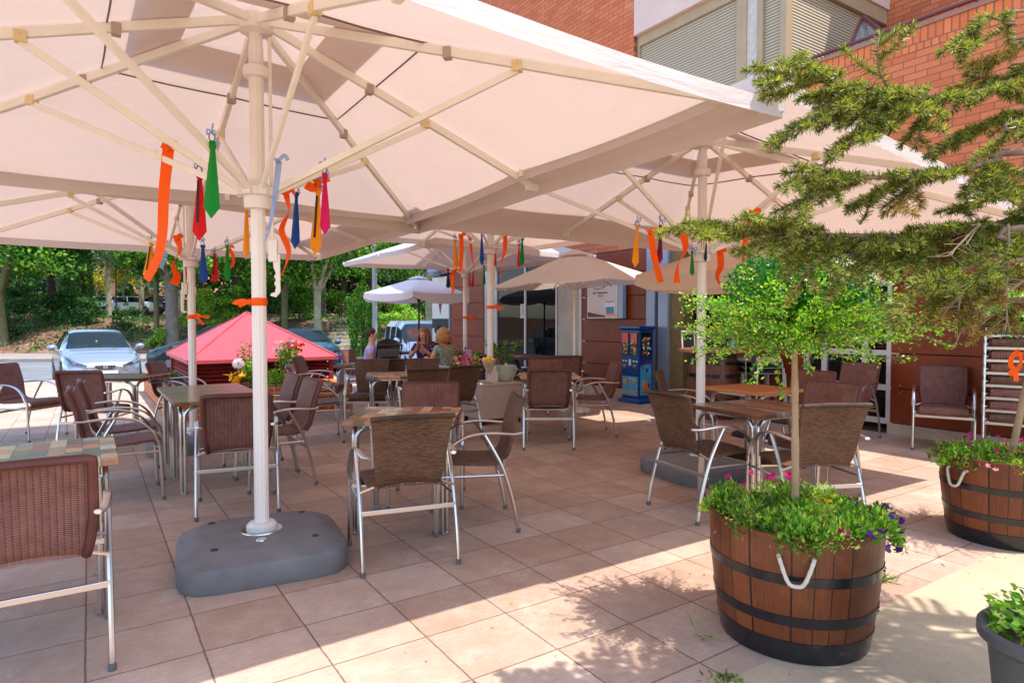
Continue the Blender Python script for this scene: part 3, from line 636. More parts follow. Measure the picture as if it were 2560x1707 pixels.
    for i in range(8):
        d = Vector(RC[i] + (0,)).normalized(); b.box(Vector((0, 0, zrun)) + d * .085, (.06, .045, .05), math.atan2(d.y, d.x))
    b.build('runner', POLEM, t, True, ang=30)
    b = MB(); b.lathe([(.04, ztop - .11), (.09, ztop - .10), (.10, ztop - .05), (.085, ztop - .015), (.03, ztop + .01)], n=16); b.build('top_hub', POLEM, t, True, ang=30)
    b = MB(); b.lathe([(.041, ztop - .36), (.07, ztop - .355), (.074, ztop - .33), (.07, ztop - .30), (.046, ztop - .295)], n=16, cap=(False, False)); b.build('collar', POLEM, t, True)
    cx, cyy = crank
    b = MB(); b.tube([(cx * 1.25, cyy * 1.25, ztop - .12), (cx * 1.3, cyy * 1.3, zrun - .28)], .011, 6); b.box((cx * 1.35, cyy * 1.35, zrun - .33), (.05, .05, .13), math.atan2(cyy, cx)); cr = b.build('crank_box', POLEM, t, False, .006)
    hd = Vector((cx, cyy, 0)).normalized(); H = Vector((cx, cyy, 0)) * 1.5; hp = [(-.012, -.35), (.03, -.35), (.03, -.57), (.005, -.60), (-.028, -.59), (-.02, -.575), (.0, -.57), (.006, -.54), (-.004, -.52), (.006, -.50), (-.004, -.48), (.006, -.46), (-.006, -.43)]
    b = MB(); sd = Vector((-hd.y, hd.x, 0)) * .012; b.prism([H + hd * px_ + Vector((0, 0, zrun + pz_)) for px_, pz_ in hp], -sd, sd); b.build('crank_handle', POLEM, cr, False, .002)
    if base == 'box':
        def se(r, z, n=36):
            P = []
            for i in range(n):
                a = 2 * math.pi * i / n; c, s = math.cos(a), math.sin(a); q = (abs(c) ** 5.5 + abs(s) ** 5.5) ** (-1 / 5.5); P.append(Vector((r * q * c, r * q * s * .93, z)))
            return P
        b = MB(); rings = [se(.438, 0), se(.446, .015), se(.448, .115), se(.442, .13), se(.345, .18), se(.325, .184)]; n = 36
        V = [p for r in rings for p in r]; fs = [(i * n + j, i * n + (j + 1) % n, (i + 1) * n + (j + 1) % n, (i + 1) * n + j) for i in range(5) for j in range(n)] + [tuple(range(5 * n, 6 * n))]
        b.add(V, fs); bs = b.build('base', BASEM, t, True, ang=35); bs.rotation_euler.z = math.radians(-8)
        b = MB(); [b.lathe([(.020, .184), (.019, .188), (.0, .188)], (sx * .26, sy * .25, 0), 12, cap=(False, False)) for sx in (-1, 1) for sy in (-1, 1)]; b.build('plug', BLACK, bs)
        b = MB(); b.lathe([(.115, .1835), (.113, .190), (.09, .191)], n=28, cap=(False, True)); b.lathe([(.03, .1845), (.028, .190), (0, .190)], (-.02, -.19, 0), 14, cap=(False, False)); b.build('steel_plate', ALU, bs)
        b = MB(); b.lathe([(.085, .19), (.085, .215), (.07, .232), (.053, .236)], n=24); b.build('pole_foot', WHITE, t, True)
    return t
UR = math.radians(34.5)
U1 = (-1.46, 3.70); U2 = (1.72, 5.82); U3 = (-3.50, 7.0); U4 = (-.30, 8.78); U5 = (-.90, 12.3)
big_umbrella(*U1, UR, (2.48, 2.36, 2.50, 2.50), 3.14, 2.135, 'nearest big ecru umbrella on the square grey base, ties and ribbons hanging inside', crank=(.055, -.02))
big_umbrella(*U2, UR, (2.20, 2.42, 2.42, 2.58), 3.06, 2.03, 'big ecru umbrella at right whose pole stands behind the plank table')
big_umbrella(*U3, UR, (2.46, 2.40, 2.40, 2.44), 3.02, 2.08, 'big ecru umbrella at left whose pole stands by the dark plank tables', crank=(-.05, .0))
big_umbrella(*U4, UR, (2.72, 2.72, 2.72, 2.68), 3.30, 2.41, 'big ecru umbrella whose pole rises from the white wheeled cabinet', base='cab', z0=.54)
big_umbrella(*U5, UR, (2.62, 2.62, 2.56, 2.6), 3.22, 2.33, 'farthest big umbrella, beside the brown wall near the street corner', half=1.75)
# ------------------------------------------------------------------ small parasols
BLUEW = cloth('white_canvas', '#dcd6dc', .25, '#e8d8cc', .03); VALC = cloth('cream_canvas', '#e6d3c0', .35, '#f2cdb0', .03)
def parasol(x, y, R, n, zr, zt, rz, m, polem, label, val=0.0, tilt=0, sq=False, zrun=None, pr=.022, basez=True):
    t = thing('parasol', (x, y, 0), rz, label, 'parasol'); M = Matrix.Translation((0, 0, zt)) @ Matrix.Rotation(tilt, 4, 'Y') @ Matrix.Translation((0, 0, -zt))
    tip = Vector((0, 0, zt)); C = [Vector((R * math.cos(2 * math.pi * i / n), R * math.sin(2 * math.pi * i / n), zr)) for i in range(n)]
    def fn(s0, s1, dz):
        def g(i, j):
            a = j * n; k = int(a) % n; f = a - int(a); r = C[k].lerp(C[(k + 1) % n], f); q = tip.lerp(r, s0 + (s1 - s0) * i); q.z += dz - .03 * math.sin(math.pi * f) * i * s1; return M @ q
        return g
    b = MB(); b.grid(fn(.12, 1, 0), 8, n * 6)
    if val:
        def vg(i, j):
            a = j * n; k = int(a) % n; f = a - int(a); r = C[k].lerp(C[(k + 1) % n], f); r.z -= .03 * math.sin(math.pi * f) + val * i * (.62 + .38 * math.sin(math.pi * f) ** .4); r.x *= 1 + .012 * i; r.y *= 1 + .012 * i; return M @ r
        b.grid(vg, 2, n * 10)
    cn = b.build('canopy', m, t, True, ang=50)
    b = MB(); b.grid(fn(0, .2, .04), 3, n * 6); b.build('vent_cap', m, cn, True, ang=50)
    zrun = zrun or zr - .05
    for i in range(n):
        b = MB(); b.beam(M @ (tip + Vector((0, 0, -.03))), M @ (C[i] + Vector((0, 0, -.02))), .014, .02); j = (M @ (tip.lerp(C[i], .5) + Vector((0, 0, -.04)))); b.beam((0, 0, zrun), j, .012, .016); b.build('rib', polem, t, False)
    b = MB(); b.tube([(0, 0, .05), (0, 0, zt - .02)], pr, 10); b.lathe([(pr, zrun - .06), (.04, zrun - .05), (.045, zrun), (pr, zrun + .04)], n=12); b.build('pole', polem, t, True)
    b = MB(); b.lathe([(.24, 0), (.24, .03), (.05, .07), (.035, .25), (pr, .26)], n=20); b.build('base', POLEM if polem is not BLACK else BLACK, t, True)
    return t
parasol(.97, 9.95, 1.33, 8, 1.97, 2.47, math.radians(12), cloth('white_sailcloth', '#e4dcd8', .3, '#dccabc', .04), POLEM, 'round cream parasol in front of the restaurant windows', zrun=1.86, tilt=math.radians(-3))
parasol(-2.18, 15.0, 1.33, 6, 2.02, 2.42, math.radians(33), BLUEW, BLACK, 'small pale bluish-white parasol with drooping valance above the seated people', val=.17, zrun=1.9)
parasol(2.93, 7.75, 1.42, 4, 1.98, 2.45, math.radians(73), VALC, BLACK, 'cream parasol with long valance and black pole by the wine barrel', val=.2, zrun=1.9, pr=.027)
# ------------------------------------------------------------------ ties and ribbons
def satin(name, c, tr=.25): return cloth(name, c, tr, c, .05, .5)
TC = {'orange': satin('orange_satin', '#ff7014', .4), 'green': satin('green_satin', '#0f8a2c'), 'red': satin('red_satin', '#d8141c'), 'yellow': satin('yellow_satin', '#f29a12'), 'blue': satin('blue_satin', '#1f4a9c'),
      'magenta': satin('magenta_satin', '#d3145f'), 'navy': satin('navy_satin', '#1c2350'), 'crimson': satin('crimson_satin', '#9c1440')}
ELAST = mat('black_elastic', '#151217', .7)
t = NT('blue_organza'); t.set('#7fa3d6', .5); tr = t.n('BsdfTransparent'); mx = t.n('MixShader', {'Fac': .45}); t.l(t.b.outputs[0], mx.inputs[1]); t.l(tr.outputs[0], mx.inputs[2]); t.l(mx.outputs[0], t.out.inputs[0]); ORG = t.m
PXM = lambda Y: Y / F
def bow_strip(b, pts, w, thick=.0015, tw=0.0, up=(0, 1, 0)):
    P = smoothpath(pts, 5) if len(pts) > 2 else [Vector(p) for p in pts]; n = len(P); V = []
    for i, p in enumerate(P):
        T = (P[min(i + 1, n - 1)] - P[max(i - 1, 0)]).normalized(); s = T.cross(Vector(up)); s.normalize(); nn = T.cross(s)
        a = tw * i / n; ww = w(i / (n - 1)) if callable(w) else w; d = (s * math.cos(a) + nn * math.sin(a)); e = (nn * math.cos(a) - s * math.sin(a)) * thick
        V += [p - d * ww / 2 + e, p + d * ww / 2 + e, p + d * ww / 2 - e, p - d * ww / 2 - e]
    fs = [(4 * i + k, 4 * i + (k + 1) % 4, 4 * i + 4 + (k + 1) % 4, 4 * i + 4 + k) for i in range(n - 1) for k in range(4)] + [(3, 2, 1, 0), (4 * n - 4, 4 * n - 3, 4 * n - 2, 4 * n - 1)]
    b.add(V, fs)
def tie(c, px0, y0, px1, y1, Y, label, width=1.0, back=False, turn=0.0, bow=True):
    a = at(px0, y0, Y); e = at(px1, y1, Y); L = (a - e).length; k = L / .42
    t = thing('necktie', a, turn, label, 'necktie', 'neckties hanging from the umbrella struts')
    d = (e - a).normalized(); s = Vector((1, 0, 0)) * width * .044 * max(.8, k); s = (s - d * s.dot(d)); fy = Vector((0, -1, 0))
    def row(f, w, dep): return [d * L * f - s * w + fy * dep * -.006, d * L * f + fy * dep * .007, d * L * f + s * w + fy * dep * -.006]
    rows = [row(0, .42, 1), row(.02, .62, 1.3), row(.10, .34, .8), row(.115, .30, 1), row(.35, .55, 1), row(.62, .8, 1.1), row(.86, 1.0, .8)]
    tip = d * L; V = [p for r in rows for p in r] + [tip]; n = len(rows); fs = []
    for i in range(n - 1):
        for j in (0, 1): fs.append((3 * i + j, 3 * i + j + 1, 3 * i + 4 + j, 3 * i + 3 + j))
    fs += [(3 * n - 3, 3 * n - 2, 3 * n), (3 * n - 2, 3 * n - 1, 3 * n)]
    b = MB(); b.add(V, fs); V2 = [p + Vector((0, .006, 0)) for p in V]; b.add(V2, [f[::-1] for f in fs])
    b.build('blade', TC[c], t, True, ang=25)
    b = MB(); R = [Vector((.016 * k * math.cos(q), 0, .02 * k + .024 * k * math.sin(q))) for q in [2 * math.pi * i / 12 for i in range(13)]]; b.tube(R, .0028, 5, cap=False)
    if back: b.beam(d * L * .12 + fy * .012, d * L * .74 + fy * .012 - s * .1, .013, .003, up=(0, 1, 0))
    b.build('elastic_loop', ELAST, t)
    if bow:
        b = MB(); o = Vector((0, -.004, .045 * k))
        for dx in (-1, 1): q1, q2 = random.uniform(.012, .030), random.uniform(-.01, .026); bow_strip(b, [o, o + Vector((dx * q1, random.uniform(-.02, .01), q2 + .01)), o + Vector((dx * (q1 + .004), -.01, q2 - .014)), o], .009, tw=random.uniform(-1, 1))
        bow_strip(b, [o, o + Vector((.02, 0, -.03)), o + Vector((.028, 0, -.05 - .05 * random.random()))], .010); bow_strip(b, [o, o + Vector((0, .02, .05))], .01)
        b.build('gauze_bow', ORG, t)
    return t
def ribbon(c, pts, Y, w, label, tw=0.0, knot=True, name='ribbon', group='ribbons tied to the umbrellas', cat='ribbon'):
    P = [at(q[0], q[1], Y + (q[2] if len(q) > 2 else 0)) for q in pts]; o = P[0]; m = TC.get(c, ORG)
    b = MB(); bow_strip(b, [p - o for p in P], w * 1.2, .0012, tw)
    if knot:
        bow_strip(b, [Vector((0, -.01, 0)), Vector((.035, -.01, .03)), Vector((.05, 0, .005))], w * .7); bow_strip(b, [Vector((0, -.01, 0)), Vector((-.035, -.01, .02))], w * .6); b.ball((0, -.008, 0), w * .38, 8, (1, .6, 1))
    ob = b.build(name, m, None, True, loc=o, ang=60); return tag(ob, label, cat, group)
ribbon('orange', [(421, 372), (410, 480), (405, 590), (392, 650), (366, 700)], 3.80, .058, 'long broad orange ribbon hanging at the left of the front umbrella', .5)
tie('green', 530, 352, 527, 546, 3.26, 'green necktie hanging left of the front umbrella pole')
tie('red', 498, 432, 497, 602, 3.85, 'red necktie with a black strap hanging just left of the green one', 1.0, True)
tie('yellow', 615, 492, 614, 650, 4.1, 'narrow yellow necktie close to the left of the front umbrella pole', .5)
ribbon('orange', [(716, 488), (722, 530), (704, 575), (722, 630), (704, 688)], 4.0, .032, 'twisted orange ribbon right of the front umbrella pole', 5.0)
tie('blue', 740, 480, 737, 623, 4.15, 'blue necktie right of the front umbrella pole', .75)
tie('yellow', 795, 470, 787, 638, 3.95, 'yellow necktie with a black strap behind the magenta one', .85, True)
tie('magenta', 811, 432, 812, 588, 3.67, 'magenta necktie, rightmost under the front umbrella', .8)
ribbon('orange', [(800, 458), (785, 470), (765, 462)], 3.95, .045, 'short orange ribbon knotted above the yellow necktie', .3)
ribbon('gauze', [(697, 404), (690, 470), (680, 540), (664, 602)], 3.55, .03, 'long pale blue gauze ribbon beside the front umbrella pole', 1.0, name='gauze_ribbon')
# second umbrella (left)
tie('yellow', 378, 606, 366, 700, 6.9, 'yellow necktie at the left umbrella, leftmost there', 1.2, True)
ribbon('orange', [(443, 596), (450, 625), (432, 660), (442, 690), (434, 711)], 6.8, .07, 'curling orange ribbon left of the second umbrella pole', 3.0)
tie('blue', 506, 612, 508, 711, 6.8, 'blue necktie right of the second umbrella pole', 1.1)
tie('red', 536, 634, 537, 707, 6.9, 'red necktie with a black strap between a blue and a green one', 1.1, True)
tie('green', 567, 612, 568, 702, 6.8, 'green necktie near the orange loop of the second umbrella', .9)
ribbon('orange', [(573, 622), (583, 640), (582, 662), (572, 668), (566, 650), (573, 624)], 6.9, .03, 'small looped orange ribbon behind the green necktie', .4)
tie('magenta', 464, 632, 464, 699, 7.3, 'dark magenta necktie behind the second umbrella pole', .6)
ribbon('gauze', [(415, 600), (412, 640), (402, 672)], 6.9, .05, 'pale blue gauze ribbon left of the second umbrella pole', .5, False, 'gauze_ribbon')
# umbrella on the cabinet
tie('yellow', 1137, 600, 1141, 671, 8.6, 'yellow necktie hanging left of the cabinet umbrella pole', 1.0)
ribbon('orange', [(1153, 590), (1154, 635), (1150, 680)], 8.5, .05, 'orange ribbon beside the yellow necktie left of the cabinet umbrella pole', .8)
ribbon('orange', [(1175, 596), (1180, 640), (1186, 676)], 9.0, .035, 'thin orange ribbon between the poles in the middle', 1.6)
tie('blue', 1204, 578, 1205, 665, 8.5, 'dark blue necktie touching the cabinet umbrella pole', .6)
tie('red', 1239, 615, 1238, 668, 9.0, 'thin red necktie right of the cabinet umbrella pole', .5)
ribbon('orange', [(1263, 584), (1262, 625), (1254, 655), (1253, 690)], 8.6, .05, 'wavy orange ribbon right of the cabinet umbrella pole', 2.2)
tie('green', 1306, 596, 1304, 666, 8.5, 'green necktie right of the cabinet umbrella pole', .9)
tie('magenta', 1297, 610, 1298, 670, 8.7, 'magenta necktie half behind the green one', .8)
# far umbrella
tie('navy', 1120, 672, 1120, 722, 12.1, 'navy necktie at the far umbrella, against the brown wall', 1.0, False, 0, False)
ribbon('orange', [(1136, 678), (1128, 700), (1133, 722), (1129, 738)], 12.1, .07, 'orange ribbon at the far umbrella', 1.2)
tie('yellow', 1133, 688, 1131, 728, 12.0, 'small yellow necktie among the far orange ribbon', .7, False, 0, False)
tie('red', 1174, 685, 1174, 718, 12.2, 'small dark red necktie at the far umbrella', .7, False, 0, False)
tie('crimson', 1183, 680, 1181, 718, 12.0, 'small crimson necktie right of the far umbrella pole', .7, False, 0, False)
tie('green', 1210, 664, 1210, 715, 11.0, 'dark green necktie hanging between the two middle poles', .8, False, 0, False)
# right umbrella
tie('yellow', 1594, 566, 1588, 669, 5.2, 'yellow necktie at the right umbrella, leftmost there', .8)
ribbon('orange', [(1627, 582), (1635, 640), (1652, 706)], 5.3, .045, 'straight orange ribbon left of the crimson necktie', .7)
tie('crimson', 1652, 562, 1650, 660, 5.4, 'crimson necktie with a black strap at the right umbrella', .7, True)
ribbon('orange', [(1706, 582), (1714, 620), (1694, 665), (1692, 708)], 5.4, .05, 'twisted orange ribbon just left of the right umbrella pole', 3.2)
tie('green', 1731, 628, 1731, 690, 5.7, 'narrow green necktie left of the right umbrella pole', .6)
tie('navy', 1766, 590, 1764, 655, 5.7, 'narrow navy necktie right of the right umbrella pole', .4)
ribbon('orange', [(1882, 534), (1868, 560), (1864, 600), (1856, 650), (1866, 672)], 5.0, .05, 'orange ribbon partly behind the fir twigs', 2.4)
ribbon('orange', [(1800, 632), (1802, 665), (1793, 690), (1800, 714)], 5.9, .05, 'orange ribbon between the right pole and the green shrub crown', 2.0)
# bows tied round poles
def pole_bow(x, y, z, r, label, side=-1, tails=.8, group='orange bows tied round the poles', drop=0.0):
    b = MB(); b.lathe([(r + .002, -.022), (r + .006, -.01), (r + .006, .012), (r + .002, .024)], n=20, cap=(False, False))
    o = Vector((side * (r + .008), -r * .55, 0)); k = tails
    bow_strip(b, [o, o + Vector((side * .05 * k, -.012, .006)), o + Vector((side * .095 * k, -.004, -.004)), o + Vector((side * .12 * k, .004, .004))], lambda f: .020 + .014 * f, tw=.5)
    bow_strip(b, [o, o + Vector((side * .04 * k, -.02, -.012 - drop * .2)), o + Vector((side * .075 * k, -.014, -.022 - drop * .8))], lambda f: .018 + .012 * f, tw=-.6)
    if drop: bow_strip(b, [o, o + Vector((side * .03, -.02, .03)), o + Vector((side * .05 * k, -.02, .01)), o + Vector((side * .02, -.02, -.01))], .02)
    b.ball(o, .014, 8, (1, .7, 1.3))
    ob = b.build('ribbon_bow', TC['orange'], None, True, loc=(x, y, z), ang=60); return tag(ob, label, 'ribbon', group)
pole_bow(U1[0], U1[1], at(655, 755, 3.70).z, .040, 'orange ribbon wound round the front umbrella pole with its knot at left', -1, .75)
pole_bow(U3[0], U3[1], at(487, 792, 7.0).z, .040, 'orange bow on the second umbrella pole', 1, 1.3, drop=.08)
pole_bow(U4[0], U4[1], at(1224, 768, 8.78).z, .040, 'orange bow on the cabinet umbrella pole', 1, 1.2, drop=.03)
pole_bow(U5[0], U5[1], at(1163, 794, 12.3).z, .040, 'orange bow on the far umbrella pole', 1, 1.5, drop=.05)
pole_bow(-2.18, 14.98, at(1047, 830, 15).z, .03, 'orange and black ribbon tied on the dark pole of the bluish parasol', -1, 2.0, drop=.2)
# ------------------------------------------------------------------ white cabinet on castors and what stands on it
CABM = mat('off_white_laminate', '#c9b6a8', .5, 0, .05, 2, .05)
cu, cv = 7.58, 4.68; cp = W(cu, cv)
t = thing('wheeled_cabinet', cp, ROT, 'off-white cabinet on castors carrying flower pots and an umbrella pole', 'cabinet')
b = MB(); b.box((0, 0, .305), (.66, .58, .45)); b.build('body', CABM, t, False, .006)
b = MB(); b.box((0, 0, .54), (.68, .60, .022)); b.build('top', CABM, t, False, .004)
b = MB(); b.tube(smoothpath([(-.33, .05, .44), (-.36, .05, .44), (-.36, .05, .30), (-.33, .05, .30)], 4), .007, 6); b.build('handle', ALU, t)
b = MB(); b.box((0, 0, .62), (.13, .13, .14)); b.box((0, 0, .66), (.1, .1, .22)); b.build('pole_sleeve', POLEM, t, False, .004)
for sx in (-1, 1):
    for sy in (-1, 1):
        b = MB(); b.lathe([(.034, -.013), (.036, 0), (.034, .013)], (sx * .28, sy * .24, .036), 12, M=Matrix.Rotation(math.pi / 2, 3, 'X')); b.beam((sx * .28, sy * .24, .036), (sx * .28 - .015, sy * .24, .09), .03, .02); b.build('castor', BLACK, t)
POTG = mat('pale_green_ceramic', '#b4bca6', .45, 0, .04)
pp = cp + D2 * .20 + D1 * -.02 + Vector((0, 0, .551))
def leafy(parent, C, n, L, Wd, m, name='foliage', sc3=(.1, .1, .1), dirs=None, droop=.1):
    P = RNG.normal(size=(n, 3)); P = unit(P) * (RNG.random((n, 1)) ** .45) * np.array(sc3) + np.array(C)
    o = np_mesh(name, leaf_quads(P, L * (.6 + .7 * RNG.random(n)), Wd * (.7 + .6 * RNG.random(n)), dirs if dirs is not None else (P - np.array(C)) + np.array([0, 0, .02]), 0, droop), 4, m, parent); return o
LG = foliage('mid_green_leaf', [(0, '#2f4a1c'), (.4, '#4f7226'), (.75, '#6d8f30'), (1, '#9aa84a')])
LB = foliage('bright_green_leaf', [(0, '#3f7a1c'), (.4, '#68a228'), (.8, '#93bd38'), (1, '#c5cf58')])
LD = foliage('dark_green_leaf', [(0, '#16301a'), (.5, '#28502a'), (1, '#4a7a38')])
STEM = mat('green_stem', '#5c6a38', .6); BARK = mat('grey_brown_bark', '#7d6a58', .9, 0, .3, 14, .6, 40); SOIL = mat('dark_soil', '#3a2a20', .95, 0, .3, 20, .8, 60)
def petals(parent, P, r, m, name='flower', n=5):
    if 1 < len(P) <= 16:
        for q in P: petals(parent, [q], r, m, name, n)
        return
    V = []
    for p in P:
        nrm = unit(RNG.normal(size=(1, 3)) * .6 + np.array([[0, -.4, .7]]))[0]; a = np.cross(nrm, [0, 0, 1.0]); a /= np.linalg.norm(a) + 1e-9; c = np.cross(nrm, a)
        for i in range(n):
            t0 = 2 * math.pi * i / n; d = a * math.cos(t0) + c * math.sin(t0); s = np.cross(nrm, d); q = r * RNG.uniform(.8, 1.15)
            V += [p, p + d * q * .6 + s * q * .42 + nrm * q * .1, p + d * q + nrm * q * .22, p + d * q * .6 - s * q * .42 + nrm * q * .1]
    return np_mesh(name, np.array(V), 4, m, parent)
def petalm(name, c, k=.3): return cloth(name, c, k, c, .15, .6, 20)
PINK = petalm('pink_petal', '#e88a9c'); MAG = petalm('magenta_petal', '#c41a70'); VIO = petalm('violet_petal', '#5a2a86'); YEL = petalm('yellow_petal', '#f2b418'); REDP = petalm('red_petal', '#d01a24'); WHI = petalm('white_petal', '#eee6ea'); LIL = petalm('lilac_petal', '#d890cc'); ORP = petalm('orange_petal', '#f06a28')
t = thing('potted_plant', pp, 0, 'pale green ceramic pot with a straggly plant on the white cabinet', 'potted plant')
b = MB(); b.lathe([(.085, 0), (.12, .03), (.142, .10), (.15, .20), (.162, .205), (.162, .225), (.15, .225), (.145, .19)], n=28, cap=(True, False), uvs=True); b.build('pot', POTG, t)
b = MB(); b.lathe([(.146, .19), (0, .195)], n=20, cap=(False, False)); b.build('soil', SOIL, t)
b = MB(); E_ = []
for i in range(9):
    a = RNG.uniform(0, 6.28); q = Vector((math.cos(a), math.sin(a), 0)) * RNG.uniform(.08, .22); h = RNG.uniform(.18, .40); P = smoothpath([(0, 0, .19), q * .4 + Vector((0, 0, .19 + h * .6)), q + Vector((0, 0, .19 + h))], 3); b.tube(P, .004, 5); E_ += [P[-1], P[len(P) // 2 + 1], P[-2]]
b.build('stem', STEM, t)
C = np.repeat(np.array([tuple(e) for e in E_]), 9, 0) + RNG.normal(size=(len(E_) * 9, 3)) * .028; np_mesh('foliage', leaf_quads(C, .05, .04, None, .3, .2), 4, LG, t)
b = MB(); b.box((.02, -.145, .24), (.035, .003, .05)); b.build('plant_tag', WHITE, t, False)
# glass of lemons
lp = cp - D2 * .16 - D1 * .18 + Vector((0, 0, .551)); LEM = mat('lemon_skin', '#eebc1a', .45, 0, .06, 8, .3, 60); CG = glass_mat('clear_glass', '#e8dcd4', .10, .02)
t = thing('lemon_glass', lp, 0, 'tall stemmed glass filled with lemons on the white cabinet', 'glass vase')
b = MB(); b.lathe([(.06, 0), (.055, .008), (.012, .02), (.010, .10), (.02, .13), (.06, .21), (.105, .33), (.102, .33), (.055, .21), (.01, .13)], n=24, cap=(True, False)); b.build('glass', CG, t)
for i, (x, y, z) in enumerate([(-.055, -.02, .32), (.0, -.03, .345), (.055, -.02, .315), (.0, -.05, .29), (-.03, .03, .25), (.035, .03, .25), (.0, 0, .19), (0, .05, .32)]):
    b = MB(); b.ball((x, y, z), .034, 12, (1, 1, 1.12)); b.build('lemon', LEM, t)
# red wrapped bouquet, grey pot with pothos
bp_ = cp - D2 * .27 + D1 * .06 + Vector((0, 0, .551)); t = thing('flower_bouquet', bp_, 0, 'pink, lilac and orange artificial flowers in a red floral vase on the white cabinet', 'bouquet')
b = MB(); b.lathe([(.075, 0), (.08, .1), (.095, .18), (.09, .18)], n=18); vs = b.build('vase', RED, t); petals(vs, np.array([[math.cos(a) * .088, math.sin(a) * .088, z] for a, z in zip(RNG.uniform(3, 6.4, 9), RNG.uniform(.03, .16, 9))]), .022, WHI, 'printed_flower')
P = RNG.normal(size=(60, 3)) * [.10, .07, .035] + [-.10, 0, .30]; petals(t, P, .03, PINK, 'flower'); P = RNG.normal(size=(22, 3)) * [.04, .04, .03] + [-.06, 0, .37]; petals(t, P, .033, LIL, 'flower'); petals(t, RNG.normal(size=(9, 3)) * [.03, .03, .02] + [-.19, 0, .34], .03, ORP, 'flower')
leafy(t, (-.12, .02, .30), 50, .09, .03, LG, sc3=(.14, .1, .1))
gp_ = at(1188, 930, 10.2); t = thing('potted_plant', (gp_.x, 10.2, 0), 0, 'tall dark planter of bright leaves behind the white cabinet', 'potted plant')
b = MB(); b.lathe([(.15, 0), (.17, .6), (.15, .6)], n=20); b.build('pot', mat('grey_brown_pot', '#6f6258', .7), t); leafy(t, (0, 0, .72), 260, .11, .07, LB, sc3=(.28, .22, .15))
gp_ = at(1148, 900, 10.9); t = thing('potted_plant', (gp_.x, 10.9, 0), 0, 'bushy green plant behind the woman in the pale green dress', 'potted plant')
b = MB(); b.lathe([(.13, 0), (.16, .35), (.14, .35)], n=18); b.build('pot', mat('terracotta', '#a85f3c', .8), t); leafy(t, (0, 0, .62), 420, .08, .04, LG, sc3=(.24, .22, .32))
# ------------------------------------------------------------------ toy capsule machine
VB = mat('blue_enamel', '#123f7c', .35, 0, .06); VG = mat('machine_black', '#0c0d12', .3)
def text(s, size, loc, R, m, parent, name='lettering', depth=.001, shear=0, bold=0, align='CENTER', sx=1):
    cu_ = bpy.data.curves.new(name, 'FONT'); cu_.body = s; cu_.size = size; cu_.extrude = depth; cu_.shear = shear; cu_.offset = bold; cu_.align_x = align; cu_.align_y = 'CENTER'
    o = bpy.data.objects.new(name, cu_); COL.objects.link(o); bpy.context.view_layer.update()
    me = bpy.data.meshes.new_from_object(o); bpy.data.objects.remove(o); me.materials.clear(); me.materials.append(m)
    M = Matrix.Translation(loc) @ R.to_4x4() @ Matrix.Diagonal((sx, 1, 1, 1)); me.transform(M); n = bpy.data.objects.new(name, me); COL.objects.link(n); n.parent = parent; return n
# local frame: x along D2 (depth into wall), y along D1
vp = W(7.98, 7.86); t = thing('capsule_vending_machine', vp, ROT, 'tall blue toy capsule vending machine with balls behind glass', 'vending machine')
FW, DP = .44, .34      # width along y (front, faces -x), depth along x
def frus(b, w0, d0, z0, w1, d1, z1):
    V = [(sx * d / 2, sy * w / 2, z) for (w, d, z) in ((w0, d0, z0), (w1, d1, z1)) for sx, sy in ((-1, -1), (1, -1), (1, 1), (-1, 1))]; b.add(V, [(3, 2, 1, 0), (4, 5, 6, 7)] + [(i, (i + 1) % 4, 4 + (i + 1) % 4, 4 + i) for i in range(4)])
b = MB(); frus(b, .52, .42, 0, .50, .40, .04); frus(b, .50, .40, .04, FW - .04, DP - .03, .09); b.build('plinth', VB, t, False, .004)
b = MB(); frus(b, FW - .04, DP - .03, .09, FW, DP, 1.24); b.build('cabinet', VB, t, False, .006)
b = MB(); frus(b, FW, DP, 1.241, FW + .06, DP + .05, 1.27); frus(b, FW + .06, DP + .05, 1.27, FW + .05, DP + .04, 1.31); b.build('hood', VB, t, False, .004)
RXf = Matrix(((0, 0, -1), (-1, 0, 0), (0, 1, 0)))     # text plane facing -x: text x -> -y, text y -> z, normal -> -x
RYf = Matrix(((1, 0, 0), (0, 0, -1), (0, 1, 0)))      # text plane facing -y: text x -> +x
bc = [mat('ball_' + str(i), c, .3) for i, c in enumerate(['#d8a020', '#c03a30', '#2a8a4a', '#3048a0', '#e0dcd0', '#8a4a90', '#a8b83a', '#d87838'])]
def window(face, c0, c1, z0, z1):
    b = MB()
    if face == 'x': b.box((-DP / 2 - .0, (c0 + c1) / 2, (z0 + z1) / 2), (.01, c1 - c0, z1 - z0))
    else: b.box(((c0 + c1) / 2, -FW / 2 + .0, (z0 + z1) / 2), (c1 - c0, .01, z1 - z0))
    w = b.build('display_window', VG, t, False)
    cells = {}
    for k in range(int((c1 - c0) * (z1 - z0) * 900)):
        c = random.uniform(c0 + .022, c1 - .022); z = random.uniform(z0 + .022, z0 + (z1 - z0) * .78); p = (-DP / 2 - .006, c, z) if face == 'x' else (c, -FW / 2 - .006, z)
        if all(abs(q[0] - c) + abs(q[1] - z) > .037 for q in cells): cells[(c, z)] = 1; bb = MB(); bb.ball(p, .021, 8, (.5, 1, 1) if face == 'x' else (1, .5, 1)); bb.build('toy_ball', random.choice(bc), w)
for c in (-.19, .015): window('x', c, c + .165, .82, 1.2)
window('y', -.115, .115, .80, 1.2)
pk = [mat('pack_' + str(i), c, .4, 0, .4, 30) for i, c in enumerate(['#c86848', '#d8504c', '#d8b0a0'])]
